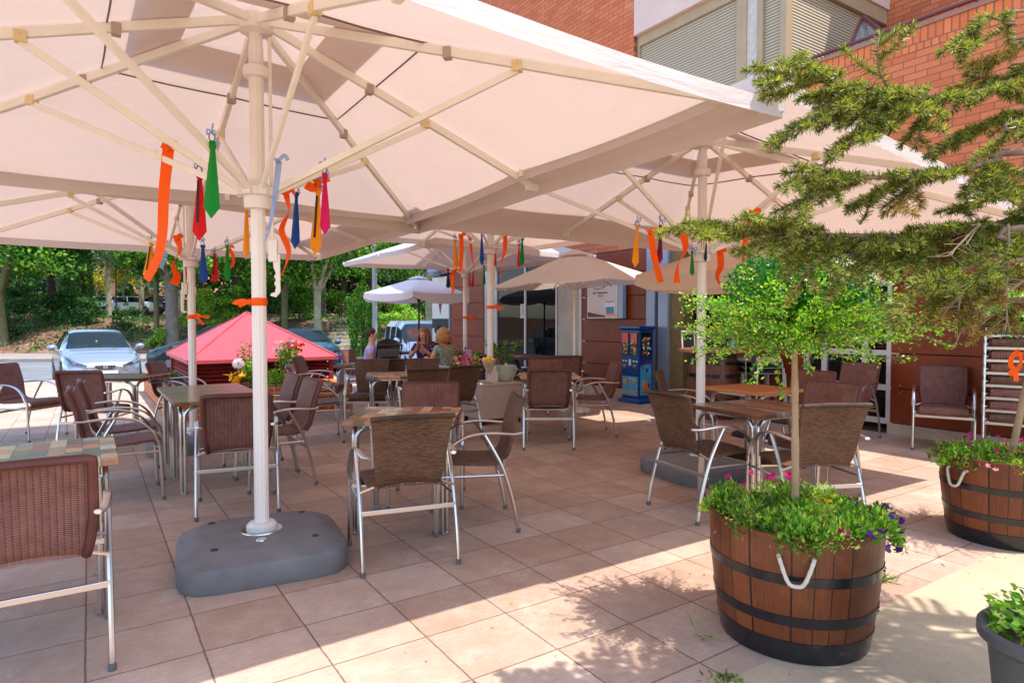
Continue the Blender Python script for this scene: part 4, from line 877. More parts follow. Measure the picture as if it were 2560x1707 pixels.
b = MB(); [b.box((-DP / 2 - .018, y, 1.11), (.006, .15, .16)) for y in (-.107,)]; b.build('sweet_packet', pk[0], t, False); b = MB(); b.box((-DP / 2 - .018, .098, 1.11), (.006, .15, .16)); b.build('sweet_packet', pk[1], t, False)
b = MB(); [b.box((-DP / 2 + .006, y, .715), (.01, .035, .03)) for y in (-.16, -.09, .09, .16)]; b.box((-DP / 2 + .006, 0, .69), (.01, .05, .11)); b.build('price_label', WHITE, t, False)
for y in (-.12, .12): b = MB(); b.box((-DP / 2 + .003, y, .63), (.02, .07, .07)); b.lathe([(.02, 0), (.018, .03), (0, .03)], (-DP / 2 - .008, y, .63), 10, M=Matrix.Rotation(-math.pi / 2, 3, 'Y')); b.build('coin_knob', ALU, t, False)
CY = mat('cyan_print', '#4fa8c8', .4, 0, .25, 12)
b = MB(); b.box((-DP / 2 + .009, 0, .29), (.008, .37, .33)); s1 = b.build('sticker', CY, t, False)
b = MB(); b.box((0, -FW / 2 + .014, .45), (.25, .008, .62)); s2 = b.build('sticker', CY, t, False)
text('PANALÁSTIC', .075, (-DP / 2 + .002, 0, .185), RXf, WHITE, s1, bold=.006, sx=.85); text('PANALÁSTIC', .073, (-DP / 2 + .0035, 0, .185), RXf, RED, s1, bold=.0, sx=.87, depth=.0028)
text('PANALÁSTIC', .055, (0, -FW / 2 + .006, .68), RYf @ Matrix.Rotation(.25, 3, 'Z'), mat('purple_print', '#6a2a7a', .5), s2, bold=.003, sx=.85)
b = MB(); [b.ball((-DP / 2 + .004, y, z), r, 10, (.15, 1, 1)) for y, z, r in ((-.1, .38, .045), (.02, .41, .035), (.12, .36, .04))]; b.build('printed_toy', bc[0], s1)
b = MB(); [b.ball((x, -FW / 2 + .01, z), r, 12, (1, .12, 1)) for x, z, r in ((.03, .56, .04), (-.07, .6, .02), (.06, .3, .05))]; b.build('printed_toy', bc[3], s2); b = MB(); b.ball((-.0, -FW / 2 + .01, .27), .09, 12, (.8, .1, 1.3)); b.build('printed_toy', bc[7], s2)
# ------------------------------------------------------------------ poster box on the wall
t = thing('wall_sign', W(9.05, 8.2, 0), ROT, 'white restaurant sign box on the brown wall with dark script lettering', 'sign')
b = MB(); b.box((-.05, .12, 1.9), (.1, .84, .92)); b.build('frame', mat('sign_frame', '#dcc9b4', .5), t, False, .005)
POS = mat('poster_cream', '#cdbcb0', .5, 0, .06, 2); b = MB(); b.box((-.103, .12, 1.9), (.008, .79, .87)); ps = b.build('poster', POS, t, False)
b = MB(); b.box((-.04, -.37, 1.9), (.09, .13, .92)); b.build('side_box', GREYM, t, False, .004)
INK = mat('dark_ink', '#2a2230', .6)
text('Ihedejo', .17, (-.109, .16, 2.10), RXf, INK, ps, shear=.35, bold=-.001); b = MB(); b.tube(smoothpath([(-.108, .36, 2.05), (-.108, .28, 2.005), (-.108, .1, 2.02), (-.108, -.02, 2.09)], 4), .006, 5); b.build('underline', INK, ps)
text('Bar · Restaurante', .058, (-.109, .15, 1.93), RXf, INK, ps, bold=.0005); text('Valladolid', .036, (-.109, .14, 1.87), RXf, INK, ps)
MARP = mat('maroon_print_dark', '#5a1c18', .5)
P = [(-.108, .51, 1.47), (-.108, -.27, 1.47)] + [(-.108, -.27 + .78 * i / 10, 1.475 + .085 * (i / 10) ** 1.8 + .012) for i in range(11)]; b = MB(); b.prism([Vector(p) for p in P], (0, 0, 0), (-.003, 0, 0)); b.build('print_band', MARP, ps, False)
b = MB(); b.box((-.112, -.13, 1.62), (.004, .27, .30)); ad = b.build('small_notice', WHITE, ps, False); text('CESTA DE VERANO', .027, (-.116, -.13, 1.755), RXf, RED, ad, bold=.001)
b = MB(); b.box((-.116, -.13, 1.60), (.003, .22, .12)); b.build('printed_picture', mat('notice_picture', '#4a7ea8', .5, 0, .5, 25), ad, False); b = MB(); b.box((-.116, -.13, 1.52), (.003, .24, .05)); b.build('printed_band', bc[7], ad, False)
# notice in the window
t = thing('window_notice', W(12.05, 8.28, 0), ROT, 'small cream notice stuck inside the restaurant window', 'notice'); b = MB(); b.box((0, 0, 1.62), (.004, .22, .32)); b.build('sheet', POS, t, False); b = MB(); [b.box((-.004, 0, 1.74 - .03 * i), (.002, .12 - .02 * (i % 3), .008)) for i in range(7)]; b.build('printed_lines', INK, t, False)
# ------------------------------------------------------------------ wine barrel bar table, stools
OAK = mat('stained_oak', '#7c3a1e', .45, 0, .18, 5, .1); HOOP = mat('dark_iron', '#1c1b1e', .2, 0, .3, 9, spec=.6)
def stave_mat():
    t = NT('oak_staves'); p = t.obj(); s = t.n('SeparateXYZ', {0: p}); a = t.math('ARCTAN2', s.outputs['Y'], s.outputs['X']); k = t.math('MULTIPLY', a, 22 / (2 * math.pi)); fl = t.math('FLOOR', t.math('ADD', k, t.math('MULTIPLY', t.math('SINE', t.math('MULTIPLY', a, 5)), .35))); fr = t.math('FRACT', t.math('ADD', k, t.math('MULTIPLY', t.math('SINE', t.math('MULTIPLY', a, 5)), .35)))
    wn = t.n('TexWhiteNoise', {'W': fl}, noise_dimensions='1D').outputs['Value']; c = t.ramp(wn, [(0, '#4f2410'), (.5, '#6e3619'), (1, '#854524')])
    gv = t.n('VectorMath', {0: t.n('CombineXYZ', {'X': t.math('MULTIPLY', a, 30), 'Y': t.math('MULTIPLY', s.outputs['Z'], 5), 'Z': fl}).outputs[0], 1: (1, 1, 1)}, operation='MULTIPLY').outputs[0]
    g = t.noise(1.6, gv, 6, .7, .6); c = t.mix(t.math('MULTIPLY', t.ramp(g, [(.35, (0, 0, 0)), (.65, (1, 1, 1))]), .5), c, '#3a1a0a')
    c = t.mix(t.math('MULTIPLY', t.ramp(t.noise(6, p, 5, .7), [(.5, (0, 0, 0)), (.7, (1, 1, 1))]), .3), c, '#96582f')
    seam = t.math('MAXIMUM', t.math('GREATER_THAN', fr, .965), t.math('LESS_THAN', fr, .03)); c = t.mix(seam, c, '#1f0f08'); t.set(c, .42, 0, .45); t.bump(t.math('ADD', t.math('MULTIPLY', seam, -2), t.math('MULTIPLY', g, .4)), .5, .004); return t.m
STAVE = stave_mat()
wb = at(1782, 880, 9.35); t = thing('wine_barrel_table', (wb.x, 9.3, 0), 0, 'upright wine barrel with a wooden top used as a bar table', 'barrel table')
b = MB(); b.lathe([(.30, 0), (.345, .2), (.375, .45), (.345, .75), (.30, .93)], n=32); b.build('barrel', STAVE, t)
for z, r in ((.06, .318), (.28, .36), (.62, .365), (.80, .338), (.90, .308)): b = MB(); b.lathe([(r, z - .025), (r + .006, z - .024), (r + .006, z + .024), (r - .004, z + .025)], n=32, cap=(False, False)); b.build('hoop', HOOP, t)
b = MB(); b.lathe([(.5, .955), (.5, .995), (0, .996)], n=28, cap=(True, False)); b.build('tabletop', mat('oak_top', '#a86a42', .5, 0, .12, 4), t, True)
def small(name, p, label, cat, fn): t = thing(name, p, 0, label, cat); fn(t); return t
def can(t): b = MB(); b.lathe([(.038, 0), (.04, .01), (.04, .12), (.036, .13), (0, .13)], n=16, cap=(True, False)); b.build('tin_body', WHITE, t); b = MB(); b.lathe([(.0405, .03), (.0405, .09)], n=16, cap=(False, False)); b.build('tin_label', CY, t)
small('tin_can', (wb.x + .22, 9.15, .997), 'small white tin on the wine barrel table', 'tin', can)
def bowl(t):
    b = MB(); b.lathe([(.05, 0), (.012, .02), (.012, .1), (.09, .17), (.13, .28), (.125, .28), (.08, .17), (0, .11)], n=18, cap=(True, False)); b.build('glass', CG, t)
    for i in range(10): b = MB(); b.ball((random.uniform(-.08, .08), random.uniform(-.08, .08), .24 + .05 * (i % 3)), .038, 10); b.build('lemon', LEM, t)
small('fruit_glass', (wb.x - .02, 9.2, .997), 'big glass of lemons on the wine barrel table', 'glass vase', bowl)
def frame(t): b = MB(); [b.box(c, d, R=Matrix.Rotation(-.2, 3, 'X')) for c, d in (((-.09, 0, .13), (.02, .02, .26)), ((.09, 0, .13), (.02, .02, .26)), ((0, 0, .25), (.2, .02, .02)), ((0, 0, .01), (.2, .02, .02)))]; b.build('frame', WHITE, t, False); b = MB(); b.box((0, .006, .13), (.17, .006, .23), R=Matrix.Rotation(-.2, 3, 'X')); b.build('slate', BLACK, t, False)
small('menu_stand', (wb.x - .36, 9.35, .997), 'white-framed little menu board on the wine barrel table', 'menu board', frame)
STL = mat('grey_tube_metal', '#a29a96', .35, .8, .05); SEATP = mat('ivory_vinyl', '#cfb8a2', .5)
def stool_stack(x, y, rz, n, label, back):
    for k in range(n):
        t = thing('bar_stool', (x, y, 0), rz, label[k], 'bar stool', 'bar stools stacked beside the wine barrel'); dz = .075 * k; w = .17
        b = MB(); b.box((0, 0, .70 + dz), (.37, .36, .05 if k == n - 1 else .028)); b.build('seat', SEATP if k >= n - 1 else BLACK, t, True, .012)
        b = MB(); b.box((0, 0, .672 + dz), (.38, .37, .016)); b.build('frame', STL, t, False, .002)
        for sx in (-1, 1):
            for sy in (-1, 1): b = MB(); ww = w + .012 + .014 * (n - 1 - k); b.tube([(sx * ww, sy * ww, .67 + dz), (sx * (ww + .03), sy * (ww + .03), .0)], .011, 6); b.build('leg', STL, t)
        if back and k == n - 1:
            b = MB(); [b.tube([(sx * .17, .18, .66 + dz), (sx * .165, .21, 1.0 + dz)], .011, 6) for sx in (-1, 1)]; [b.tube([(-.165, .2, z + dz), (.165, .2, z + dz)], .009, 6) for z in (.83, .91, 1.0)]; b.build('backrest', STL, t)
q = at(1862, 900, 9.3); stool_stack(q.x, 9.3, .5, 3, ['lowest stool of the stack nearer the wine barrel', 'middle stool of the stack nearer the wine barrel', 'ivory-seated top stool of the stack nearer the wine barrel'], False)
q = at(1908, 900, 9.0); stool_stack(q.x, 9.0, .15, 3, ['lowest stool of the stack by the window grid', 'middle stool of the stack by the window grid', 'ivory-seated top stool with slatted back by the window grid'], True)
# ------------------------------------------------------------------ half-barrel tubs
ROPE = mat('white_rope', '#cbbfae', .9, 0, .1, 40, .8, 120)
def tub(x, y, rot, label, r0=.305, r1=.362, h=.535):
    t = thing('barrel_planter', (x, y, 0), rot, label, 'planter'); R = lambda z: r0 + (r1 - r0) * math.sin(min(1, z / h) * math.pi / 2) ** .9
    b = MB(); b.lathe([(R(h * i / 8), h * i / 8) for i in range(9)] + [(r1 - .025, h), (r1 - .03, h - .1)], n=66, cap=(True, False)); b.build('staves', STAVE, t, ang=60)
    for z0, z1 in ((.0, .095), (.16, .205), (.335, .378)):
        b = MB(); b.lathe([(R(z0) + .0005, z0 + .001), (R(z0) + .004, z0 + .002), (R(z1) + .004, z1 - .002), (R(z1) - .001, z1)], n=48, cap=(False, False)); hp_ = b.build('hoop', HOOP, t, ang=60)
        b = MB(); [b.ball(((R(z0) + .005) * math.cos(a), (R(z0) + .005) * math.sin(a), (z0 + z1) / 2), .006, 6) for a in (-.25, -.15, 2.9, 3.0)]; b.build('rivet', BLACK, hp_)
    b = MB(); b.lathe([(r1 - .028, h - .06), (.0, h - .03)], n=30, cap=(False, False)); b.build('soil', SOIL, t)
    for a in (-math.pi / 2, math.pi / 2):
        P = [Vector(((r1 - .004 + .012) * math.cos(a + s * .17), (r1 + .008) * math.sin(a + s * .17), h - .085)) for s in (-1, 1)]; n = Vector((math.cos(a), math.sin(a), 0))
        pts = smoothpath([P[0] - n * .03, P[0] + n * .008, P[0] * .75 + P[1] * .25 + n * .022 - Vector((0, 0, .085)), P[0] * .5 + P[1] * .5 + n * .026 - Vector((0, 0, .10)), P[0] * .25 + P[1] * .75 + n * .022 - Vector((0, 0, .085)), P[1] + n * .008, P[1] - n * .03], 6)
        b = MB(); b.tube(pts, [.0075 * (1 + .16 * (i % 2)) for i in range(len(pts))], 8); b.build('rope_handle', ROPE, t)
    return t
T1 = (1.27, 2.86); T2 = (3.20, 4.12)
tub(*T1, math.radians(-22), 'half-barrel planter with white rope handle in the foreground at right'); tub(*T2, math.radians(100), 'half-barrel planter cut by the right edge of the photo')
def bedding(x, y, z, R, n, label, flw, name='petunia_bed', seed=1, K=60):
    t = thing(name, (x, y, z), 0, label, 'flowering plants'); rs = np.random.default_rng(seed)
    ca = rs.uniform(0, 2 * math.pi, K); cr_ = R * .93 * np.sqrt(rs.random(K)); cx, cy_ = cr_ * np.cos(ca), cr_ * np.sin(ca); ch = rs.uniform(.015, .085, K) * np.where(cr_ > R * .7, .8, 1); cw = rs.uniform(.05, .10, K)
    idx = rs.integers(0, K, n); d = rs.normal(size=(n, 3)); d[:, 2] = np.abs(d[:, 2]) + .1; d = unit(d); rr = rs.random(n)[:, None] ** .4
    P = np.stack([cx[idx], cy_[idx], np.full(n, -.01)], 1) + d * rr * np.stack([cw[idx], cw[idx], ch[idx] + .035], 1); r = np.hypot(P[:, 0], P[:, 1]); P[:, 2] -= .05 * np.clip(r / R - .9, 0, 1) / .2
    mg = idx % 5; LL = .015 + .016 * rs.random(n) + .008 * (mg == 2)
    for k, (m, nm_) in enumerate(((LB, 'foliage'), (LG, 'foliage'), (LB, 'foliage'), (LIM, 'foliage'), (LG, 'foliage'))):
        q = mg == k; np_mesh(nm_, leaf_quads(P[q], LL[q], LL[q] * (.32 if k in (0, 3) else .5), d[q] + [0, 0, .5], 0, .05), 4, m, t)
    k = n // 16; Q = np.stack([rs.normal(size=k) * R * .4, rs.normal(size=k) * R * .4, rs.uniform(.0, .07, k)], 1); np_mesh('dry_foliage', leaf_quads(Q, .024, .006), 4, DRY, t)
    SC = []
    for i in range(46):
        a = rs.uniform(0, 6.28); q = R * rs.uniform(.3, 1.02); h = rs.uniform(.06, .12); f = np.linspace(.1, 1, 14)[:, None]; SC.append(np.concatenate([math.cos(a) * (q + .04 * f), math.sin(a) * (q + .04 * f), h * f], 1) + rs.normal(size=(14, 3)) * .005)
    SC = np.concatenate(SC); np_mesh('foliage', leaf_quads(SC, .018, .007), 4, LB, t)
    for m, pts, rr_ in flw:
        if len(pts): petals(t, np.array(pts), rr_, m, 'flower')
    return t
LIM = foliage('lime_leaf', [(0, '#6f9a2a'), (.5, '#a0c43c'), (1, '#d0dc70')]); DRY = foliage('dry_leaf', [(0, '#6b4a2c'), (1, '#b8945c')], .8, .1)
R1 = .385
FZ = .52
def fl(n, a0, a1, r0, r1, R, z0=.06, z1=.12):
    a = RNG.uniform(a0, a1, n); r = R * RNG.uniform(r0, r1, n); return np.stack([r * np.cos(a), r * np.sin(a), RNG.uniform(z0, z1, n)], 1)
bedding(*T1, FZ, R1, 15000, 'bed of small-leaved petunias filling the foreground barrel planter', [
    (MAG, np.concatenate([fl(13, 1.2, 2.6, .5, .95, R1, .09, .13), fl(3, -1.75, -1.35, .85, .98, R1, .03, .05)]), .017), (VIO, fl(15, -1.2, .2, .75, 1.08, R1, .02, .08), .016), (YEL, fl(5, -.6, .8, .2, .7, R1, .08, .11), .013), (VIO, fl(6, -.25, -.05, 1.02, 1.12, R1, -.16, -.02), .018)], seed=2)
bedding(*T2, .50, R1, 11000, 'bed of petunias with magenta flowers in the right-hand barrel planter', [(MAG, fl(36, 0, 6.3, .2, 1.0, R1, .07, .12), .017), (PINK, fl(6, 3.3, 4.0, .9, 1.05, R1, .0, .05), .018)], seed=5)
# trailing sprig on the first planter
t = thing('trailing_petunia', (T1[0] + R1 * .93, T1[1] - .08, FZ + .02), 0, 'petunia sprig with violet flowers trailing over the right rim of the front planter', 'flowering plant')
b = MB(); Q = smoothpath([(-.03, 0, .03), (.03, -.01, .0), (.05, -.02, -.07), (.06, -.02, -.14)], 5); b.tube(Q, .003, 5); b.build('stem', STEM, t); C = np.repeat(np.array([tuple(p) for p in Q]), 12, 0) + RNG.normal(size=(len(Q) * 12, 3)) * .014; np_mesh('foliage', leaf_quads(C, .024, .011), 4, LG, t); petals(t, np.array([tuple(p) for p in Q[::3]]) + RNG.normal(size=(len(Q[::3]), 3)) * .015, .019, VIO)
# sapling trees in the tubs
def sapling(x, y, z0, top, lean, label, cr, cz, rt, n, nsh, twist=(0, 0), hang=True):
    t = thing('shrub_tree', (x, y, z0), 0, label, 'small tree'); b = MB(); TR = mat('pale_trunk', '#a08264', .8, 0, .2, 10, .4, 50)
    P = smoothpath([(0, 0, -.03), (lean[0] * .3, lean[1] * .3, (top - z0) * .33), (lean[0] * .62, lean[1] * .62, (top - z0) * .66), (lean[0], lean[1], top - z0)], 4); k = len(P)
    b.tube(P, [rt * (1 - .25 * i / k) * (1 + (.12 if i % 4 == 1 else 0)) for i in range(k)], 12); b.build('trunk', TR, t)
    c = Vector((lean[0], lean[1], cz - z0)); tw = MB(); LP, LDr = [], []
    for i in range(nsh):
        a = RNG.uniform(0, 2 * math.pi); el = RNG.normal(.20, .27); L = cr[0] * RNG.uniform(.55, 1.22) * (.75 if abs(el) > .5 else 1); s = P[-1] + Vector((RNG.normal() * .05, RNG.normal() * .05, RNG.uniform(-.02, cr[1] * 1.1)))
        d = Vector((math.cos(a) * math.cos(el), math.sin(a) * math.cos(el), math.sin(el) * .8)); sag = RNG.uniform(-.03, .07)
        Q = [s, s + d * L * .5 + Vector((0, 0, sag * .4)), s + d * L + Vector((0, 0, -sag * .6))]; Q = smoothpath(Q, 5); tw.tube(Q, [.0035 * (1 - .7 * j / len(Q)) for j in range(len(Q))], 4, cap=False)
        m = int(n / nsh)
        for j in range(m):
            f = RNG.uniform(.12, 1) ** .8; q = f * (len(Q) - 1); i0 = min(int(q), len(Q) - 2); p = Q[i0].lerp(Q[i0 + 1], q - i0); LP.append(tuple(p + Vector(RNG.normal(size=3)) * .012)); LDr.append(tuple(d * .8 + Vector(RNG.normal(size=3)) * .7))
    tw.build('twigs', BARK, t); LP = np.array(LP); np_mesh('crown', leaf_quads(LP, .011 + .009 * RNG.random(len(LP)), .007 + .005 * RNG.random(len(LP)), np.array(LDr)), 4, LBG, t)
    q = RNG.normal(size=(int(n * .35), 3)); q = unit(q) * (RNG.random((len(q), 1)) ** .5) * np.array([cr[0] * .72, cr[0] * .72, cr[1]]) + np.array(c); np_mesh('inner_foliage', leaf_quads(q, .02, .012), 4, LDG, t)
    if hang:
        for (hx, hl) in ((-.075, .22), (.045, .11)):
            Q = smoothpath([tuple(P[-1] + Vector((hx, -.02, .03))), tuple(P[-1] + Vector((hx - .01, -.03, -hl * .5))), tuple(P[-1] + Vector((hx + .01, -.03, -hl)))], 5); b = MB(); b.tube(Q, .0018, 4); b.build('hanging_twig', BARK, t); C = np.repeat(np.array([tuple(p) for p in Q]), 4, 0) + RNG.normal(size=(len(Q) * 4, 3)) * .006; np_mesh('hanging_leaves', leaf_quads(C, .024, .016), 4, LBG, t)
    return t
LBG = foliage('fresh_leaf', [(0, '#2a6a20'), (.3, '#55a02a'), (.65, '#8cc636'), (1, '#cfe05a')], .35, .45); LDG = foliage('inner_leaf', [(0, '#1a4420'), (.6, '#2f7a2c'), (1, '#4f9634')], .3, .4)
sapling(T1[0] + .0, T1[1] - .02, FZ, 1.285, (-.015, .0), 'small ball-shaped tree with fresh green leaves growing from the foreground planter', (.43, .17), 1.55, .017, 26000, 290)
sapling(T2[0] + .03, T2[1], .515, 1.40, (.17, -.02), 'leaning sapling with an orange ribbon in the right-hand planter', (.52, .2), 1.45, .022, 12000, 170, hang=False)
q = at(2545, 885, 4.08); b = MB(); o = Vector((0, 0, 0)); bow_strip(b, [(.01, 0, .02), (-.05, -.02, -.01), (-.06, -.02, -.07), (-.02, -.02, -.10), (.02, 0, -.05), (.012, 0, 0)], .03, tw=.3); bow_strip(b, [(-.03, -.02, -.09), (-.075, -.03, -.13)], .034); bow_strip(b, [(-.03, -.02, -.10), (-.03, -.03, -.17)], .034); b.lathe([(.024, -.012), (.025, .014)], n=12, cap=(False, False)); tag(b.build('ribbon_bow', TC['orange'], None, True, loc=q), 'orange bow tied to the leaning sapling trunk at the right edge', 'ribbon', 'orange bows tied round the poles')
# grey plastic pot with mint
t = thing('potted_plant', (1.775, 2.05, 0), 0, 'dark grey plastic pot of mint at the bottom right corner', 'potted plant'); GP = mat('dark_grey_plastic', '#4a4a4c', .5, 0, .1, 6)
b = MB(); b.lathe([(.15, 0), (.185, .32), (.198, .33), (.215, .345), (.215, .378), (.206, .388), (.195, .383), (.18, .36)], n=40, cap=(True, False)); b.build('pot', GP, t); b = MB(); b.lathe([(.18, .345), (0, .35)], n=24, cap=(False, False)); b.build('soil', SOIL, t)
n = 520; a = RNG.uniform(0, 6.283, n); r = .17 * np.sqrt(RNG.random(n)); P = np.stack([r * np.cos(a), r * np.sin(a), .36 + RNG.random(n) ** 1.3 * .11], 1); np_mesh('foliage', leaf_quads(P, .034, .022, np.stack([np.cos(a), np.sin(a), np.full(n, .5)], 1), .3, .1), 4, LB, t)
b = MB(); [b.tube([(r_ * math.cos(a_), r_ * math.sin(a_), .34), (r_ * 1.1 * math.cos(a_), r_ * 1.1 * math.sin(a_), .44)], .003, 4) for r_, a_ in zip(r[:40], a[:40])]; b.build('stems', STEM, t)
# weeds in the joints
for (px, py, L, lab) in ((1750, 1590, .12, 'thin weed growing in a paving joint left of the front planter'), (2205, 1450, .07, 'tuft of weeds beside the right of the front planter'), (1812, 1695, .02, 'tiny weed in the joint at the bottom edge')):
    p = gr(px, py); t = thing('weed', (p.x, p.y, 0), 0, lab, 'weed'); n = 90 if L < .1 else 14; d = RNG.normal(size=(n, 3)) * [1, 1, .3] + [0, 0, .7]; np_mesh('blades', leaf_quads(RNG.normal(size=(n, 3)) * [.03, .02, 0], L * (.5 + RNG.random(n)), .006 if L > .03 else .01, d), 4, LG, t)
# ------------------------------------------------------------------ fir tree at the right edge
FB = mat('fir_bark', '#8a6f5c', .9, 0, .3, 20, .7, 60)
FN = foliage('fir_needles', [(0, '#37451c'), (.35, '#606c2a'), (.7, '#8e963a'), (1, '#bdba5a')], .4, .3); FD = foliage('dead_needles', [(0, '#6a4426'), (.35, '#8a6a34'), (.7, '#9a8a3c'), (1, '#b09a50')], .7, .25)
fir = thing('fir_tree', (3.9, 2.3, 0), 0, 'fir tree whose long branches reach in from the right edge over the tubs', 'tree'); FO = Vector((3.9, 2.3, 0))
b = MB(); b.tube(smoothpath([(0, 0, 0), (.05, 0, 1.5), (0, .05, 3.2), (.03, 0, 5.0)], 4), [.13 - .006 * i for i in range(13)], 12); b.build('trunk', FB, fir)
ND, NDd = [], []
def needles(Q, r0, store, L=.026, dens=1700, sw=.0028):
    """flat two-sided spray plus top needles along polyline Q"""
    for i in range(len(Q) - 1):
        a, c = Q[i], Q[i + 1]; d = c - a; l = d.length
        if l < 1e-4: continue
        d = d / l; n = max(2, int(l * dens)); side = d.cross(Vector((0, 0, 1)));
        if side.length < .1: side = Vector((1, 0, 0))
        side.normalize(); up = side.cross(d); f = RNG.random(n)[:, None]; A = np.array(a) + np.array(d) * l * f
        ang = RNG.normal(0, 1, n) * .55 + np.where(RNG.random(n) < .5, 0, math.pi); ang = np.where(RNG.random(n) < .22, RNG.uniform(0, math.pi, n), ang)
        R = np.cos(ang)[:, None] * np.array(side) + np.sin(ang)[:, None] * np.array(up); dr = unit(R + np.array(d) * RNG.uniform(.25, .75, (n, 1)) + RNG.normal(size=(n, 3)) * .12)
        ln = (L * RNG.uniform(.7, 1.12, n))[:, None]; s = unit(np.cross(dr, RNG.normal(size=(n, 3)))) * sw / 2
        V = np.stack([A - s, A + s, A + dr * ln + s * .6, A + dr * ln - s * .6], 1); store.append(V.reshape(-1, 3))
    # tip tuft
    a = Q[-1]; d = (Q[-1] - Q[-2]).normalized(); n = 26; dr = unit(np.array(d) * .9 + RNG.normal(size=(n, 3)) * .55); A = np.repeat(np.array([tuple(a)]), n, 0); s = unit(np.cross(dr, RNG.normal(size=(n, 3)))) * sw / 2
    V = np.stack([A - s, A + s, A + dr * L * .9 + s * .6, A + dr * L * .9 - s * .6], 1); store.append(V.reshape(-1, 3))
def spray(b, Q, depth, dead, droop, Ls, gap, lo=.0):
    """Q main polyline of twig; adds alternating side twigs"""
    L = sum((Q[i + 1] - Q[i]).length for i in range(len(Q) - 1)); n = int(L / gap); k = len(Q) - 1; sgn = random.choice((-1, 1))
    for i in range(1, n):
        f = lo + (1 - lo) * i / n; q = f * k; j = min(int(q), k - 1); p = Q[j].lerp(Q[j + 1], q - j); d = (Q[j + 1] - Q[j]).normalized(); side = d.cross(Vector((0, 0, 1))); side.normalize(); sgn = -sgn
        l = Ls * (1 - .62 * f) * random.uniform(.6, 1.15)
        if l < .03: continue
        dd = (d * random.uniform(.55, .9) + side * sgn * random.uniform(.6, 1) + Vector((0, 0, random.uniform(-.35, .25) - droop))).normalized()
        T = smoothpath([p, p + dd * l * .5, p + dd * l + d * l * .12 - Vector((0, 0, droop * l * .3))], 3); b.tube(T, [.0022 * (1.4 if depth > 1 else 1)] * len(T), 4, cap=False)
        dv = dead and random.random() < .6 
        needles(T, 0, NDd if dv else ND)
        if depth > 1 and l > .09: spray(b, T, depth - 1, dv, droop, l * .6, .03)
def limb(pts, Y0, Y1, r, Ls, gap=.055, depth=2, dead=False, droop=.12, own=True, lo=0.0, foliated=1.0, trunk_link=True):
    n = len(pts); P = [at(px, py, Y1 + (Y0 - Y1) * (1 - i / (n - 1)) + .05 * math.sin(3 * i)) - FO for i, (px, py) in enumerate(pts)]
    if trunk_link: P = [Vector((0, 0, P[0].z + .1))] + P
    Q = smoothpath(P, 4); b = MB(); m = len(Q); b.tube(Q, [max(.003, r * (1 - .85 * i / m)) for i in range(m)], 8); st = 5 if trunk_link else 0
    spray(b, Q[st:], depth, dead, droop, Ls * .98, gap * 1.1, lo); needles(Q[max(st, int(m * (1 - foliated))):], 0, NDd if dead else ND, dens=900)
    b.build('branch', FB, fir, ang=60)
limb([(2620, 205), (2480, 228), (2350, 245), (2240, 235), (2150, 215), (2060, 205), (1990, 190), (1950, 155)], 2.25, 2.05, .016, .30, .05, 2, foliated=.6)
limb([(2230, 235), (2200, 180), (2195, 125), (2200, 90)], 2.1, 2.05, .006, .16, .04, 1, droop=-.15, trunk_link=False)
limb([(2150, 215), (2060, 270), (2000, 320), (1945, 355)], 2.08, 2.0, .006, .15, .04, 2, trunk_link=False)
limb([(2250, 240), (2190, 300), (2130, 350), (2090, 375)], 2.1, 2.0, .006, .16, .04, 2, trunk_link=False)
limb([(2100, 212), (2115, 260), (2100, 315)], 2.12, 2.05, .005, .15, .04, 2, trunk_link=False)
limb([(2320, 245), (2240, 285), (2170, 322)], 2.12, 2.02, .005, .16, .04, 2, trunk_link=False)
limb([(2200, 235), (2190, 290), (2160, 340)], 2.06, 2.0, .005, .15, .04, 2, trunk_link=False)
limb([(2280, 590), (2300, 640), (2290, 690)], 2.12, 2.05, .005, .15, .04, 2, trunk_link=False)
limb([(2460, 40), (2440, 90), (2400, 130)], 2.12, 2.1, .004, .10, .04, 1, trunk_link=False)
limb([(2340, 245), (2320, 290), (2300, 330), (2290, 365)], 2.1, 2.05, .006, .14, .04, 2, dead=False, trunk_link=False)
limb([(1995, 190), (1950, 200), (1905, 212)], 2.05, 2.0, .004, .10, .04, 1, trunk_link=False)
limb([(2620, 375), (2500, 400), (2400, 425), (2290, 445), (2160, 442), (2060, 432), (1990, 415)], 2.2, 2.0, .015, .26, .05, 2, foliated=.6)
limb([(2160, 442), (2080, 470), (2020, 510), (1995, 545)], 2.05, 1.95, .006, .16, .04, 2, trunk_link=False)
limb([(2060, 432), (2000, 450), (1965, 475)], 2.0, 1.95, .004, .10, .04, 1, trunk_link=False)
limb([(2320, 440), (2270, 490), (2240, 530)], 2.1, 2.0, .005, .14, .04, 2, True, trunk_link=False)
limb([(2640, 545), (2520, 560), (2400, 575), (2280, 590), (2150, 590), (2020, 585), (1900, 575), (1800, 562), (1712, 558)], 2.25, 2.1, .015, .34, .045, 2, foliated=.8)
limb([(2150, 560), (2170, 520), (2160, 500)], 2.1, 2.1, .005, .14, .04, 2, droop=0, trunk_link=False)
limb([(2080, 585), (2040, 640), (2010, 690), (1985, 730)], 2.12, 2.05, .006, .16, .04, 2, trunk_link=False)
limb([(1960, 580), (1900, 610), (1850, 635)], 2.1, 2.05, .005, .13, .04, 2, trunk_link=False)
limb([(2240, 590), (2180, 640), (2120, 690), (2090, 720)], 2.15, 2.05, .006, .16, .04, 2, trunk_link=False)
limb([(2640, 560), (2540, 620), (2440, 660), (2360, 690), (2290, 735), (2225, 765)], 2.0, 1.9, .012, .22, .045, 2, foliated=.6)
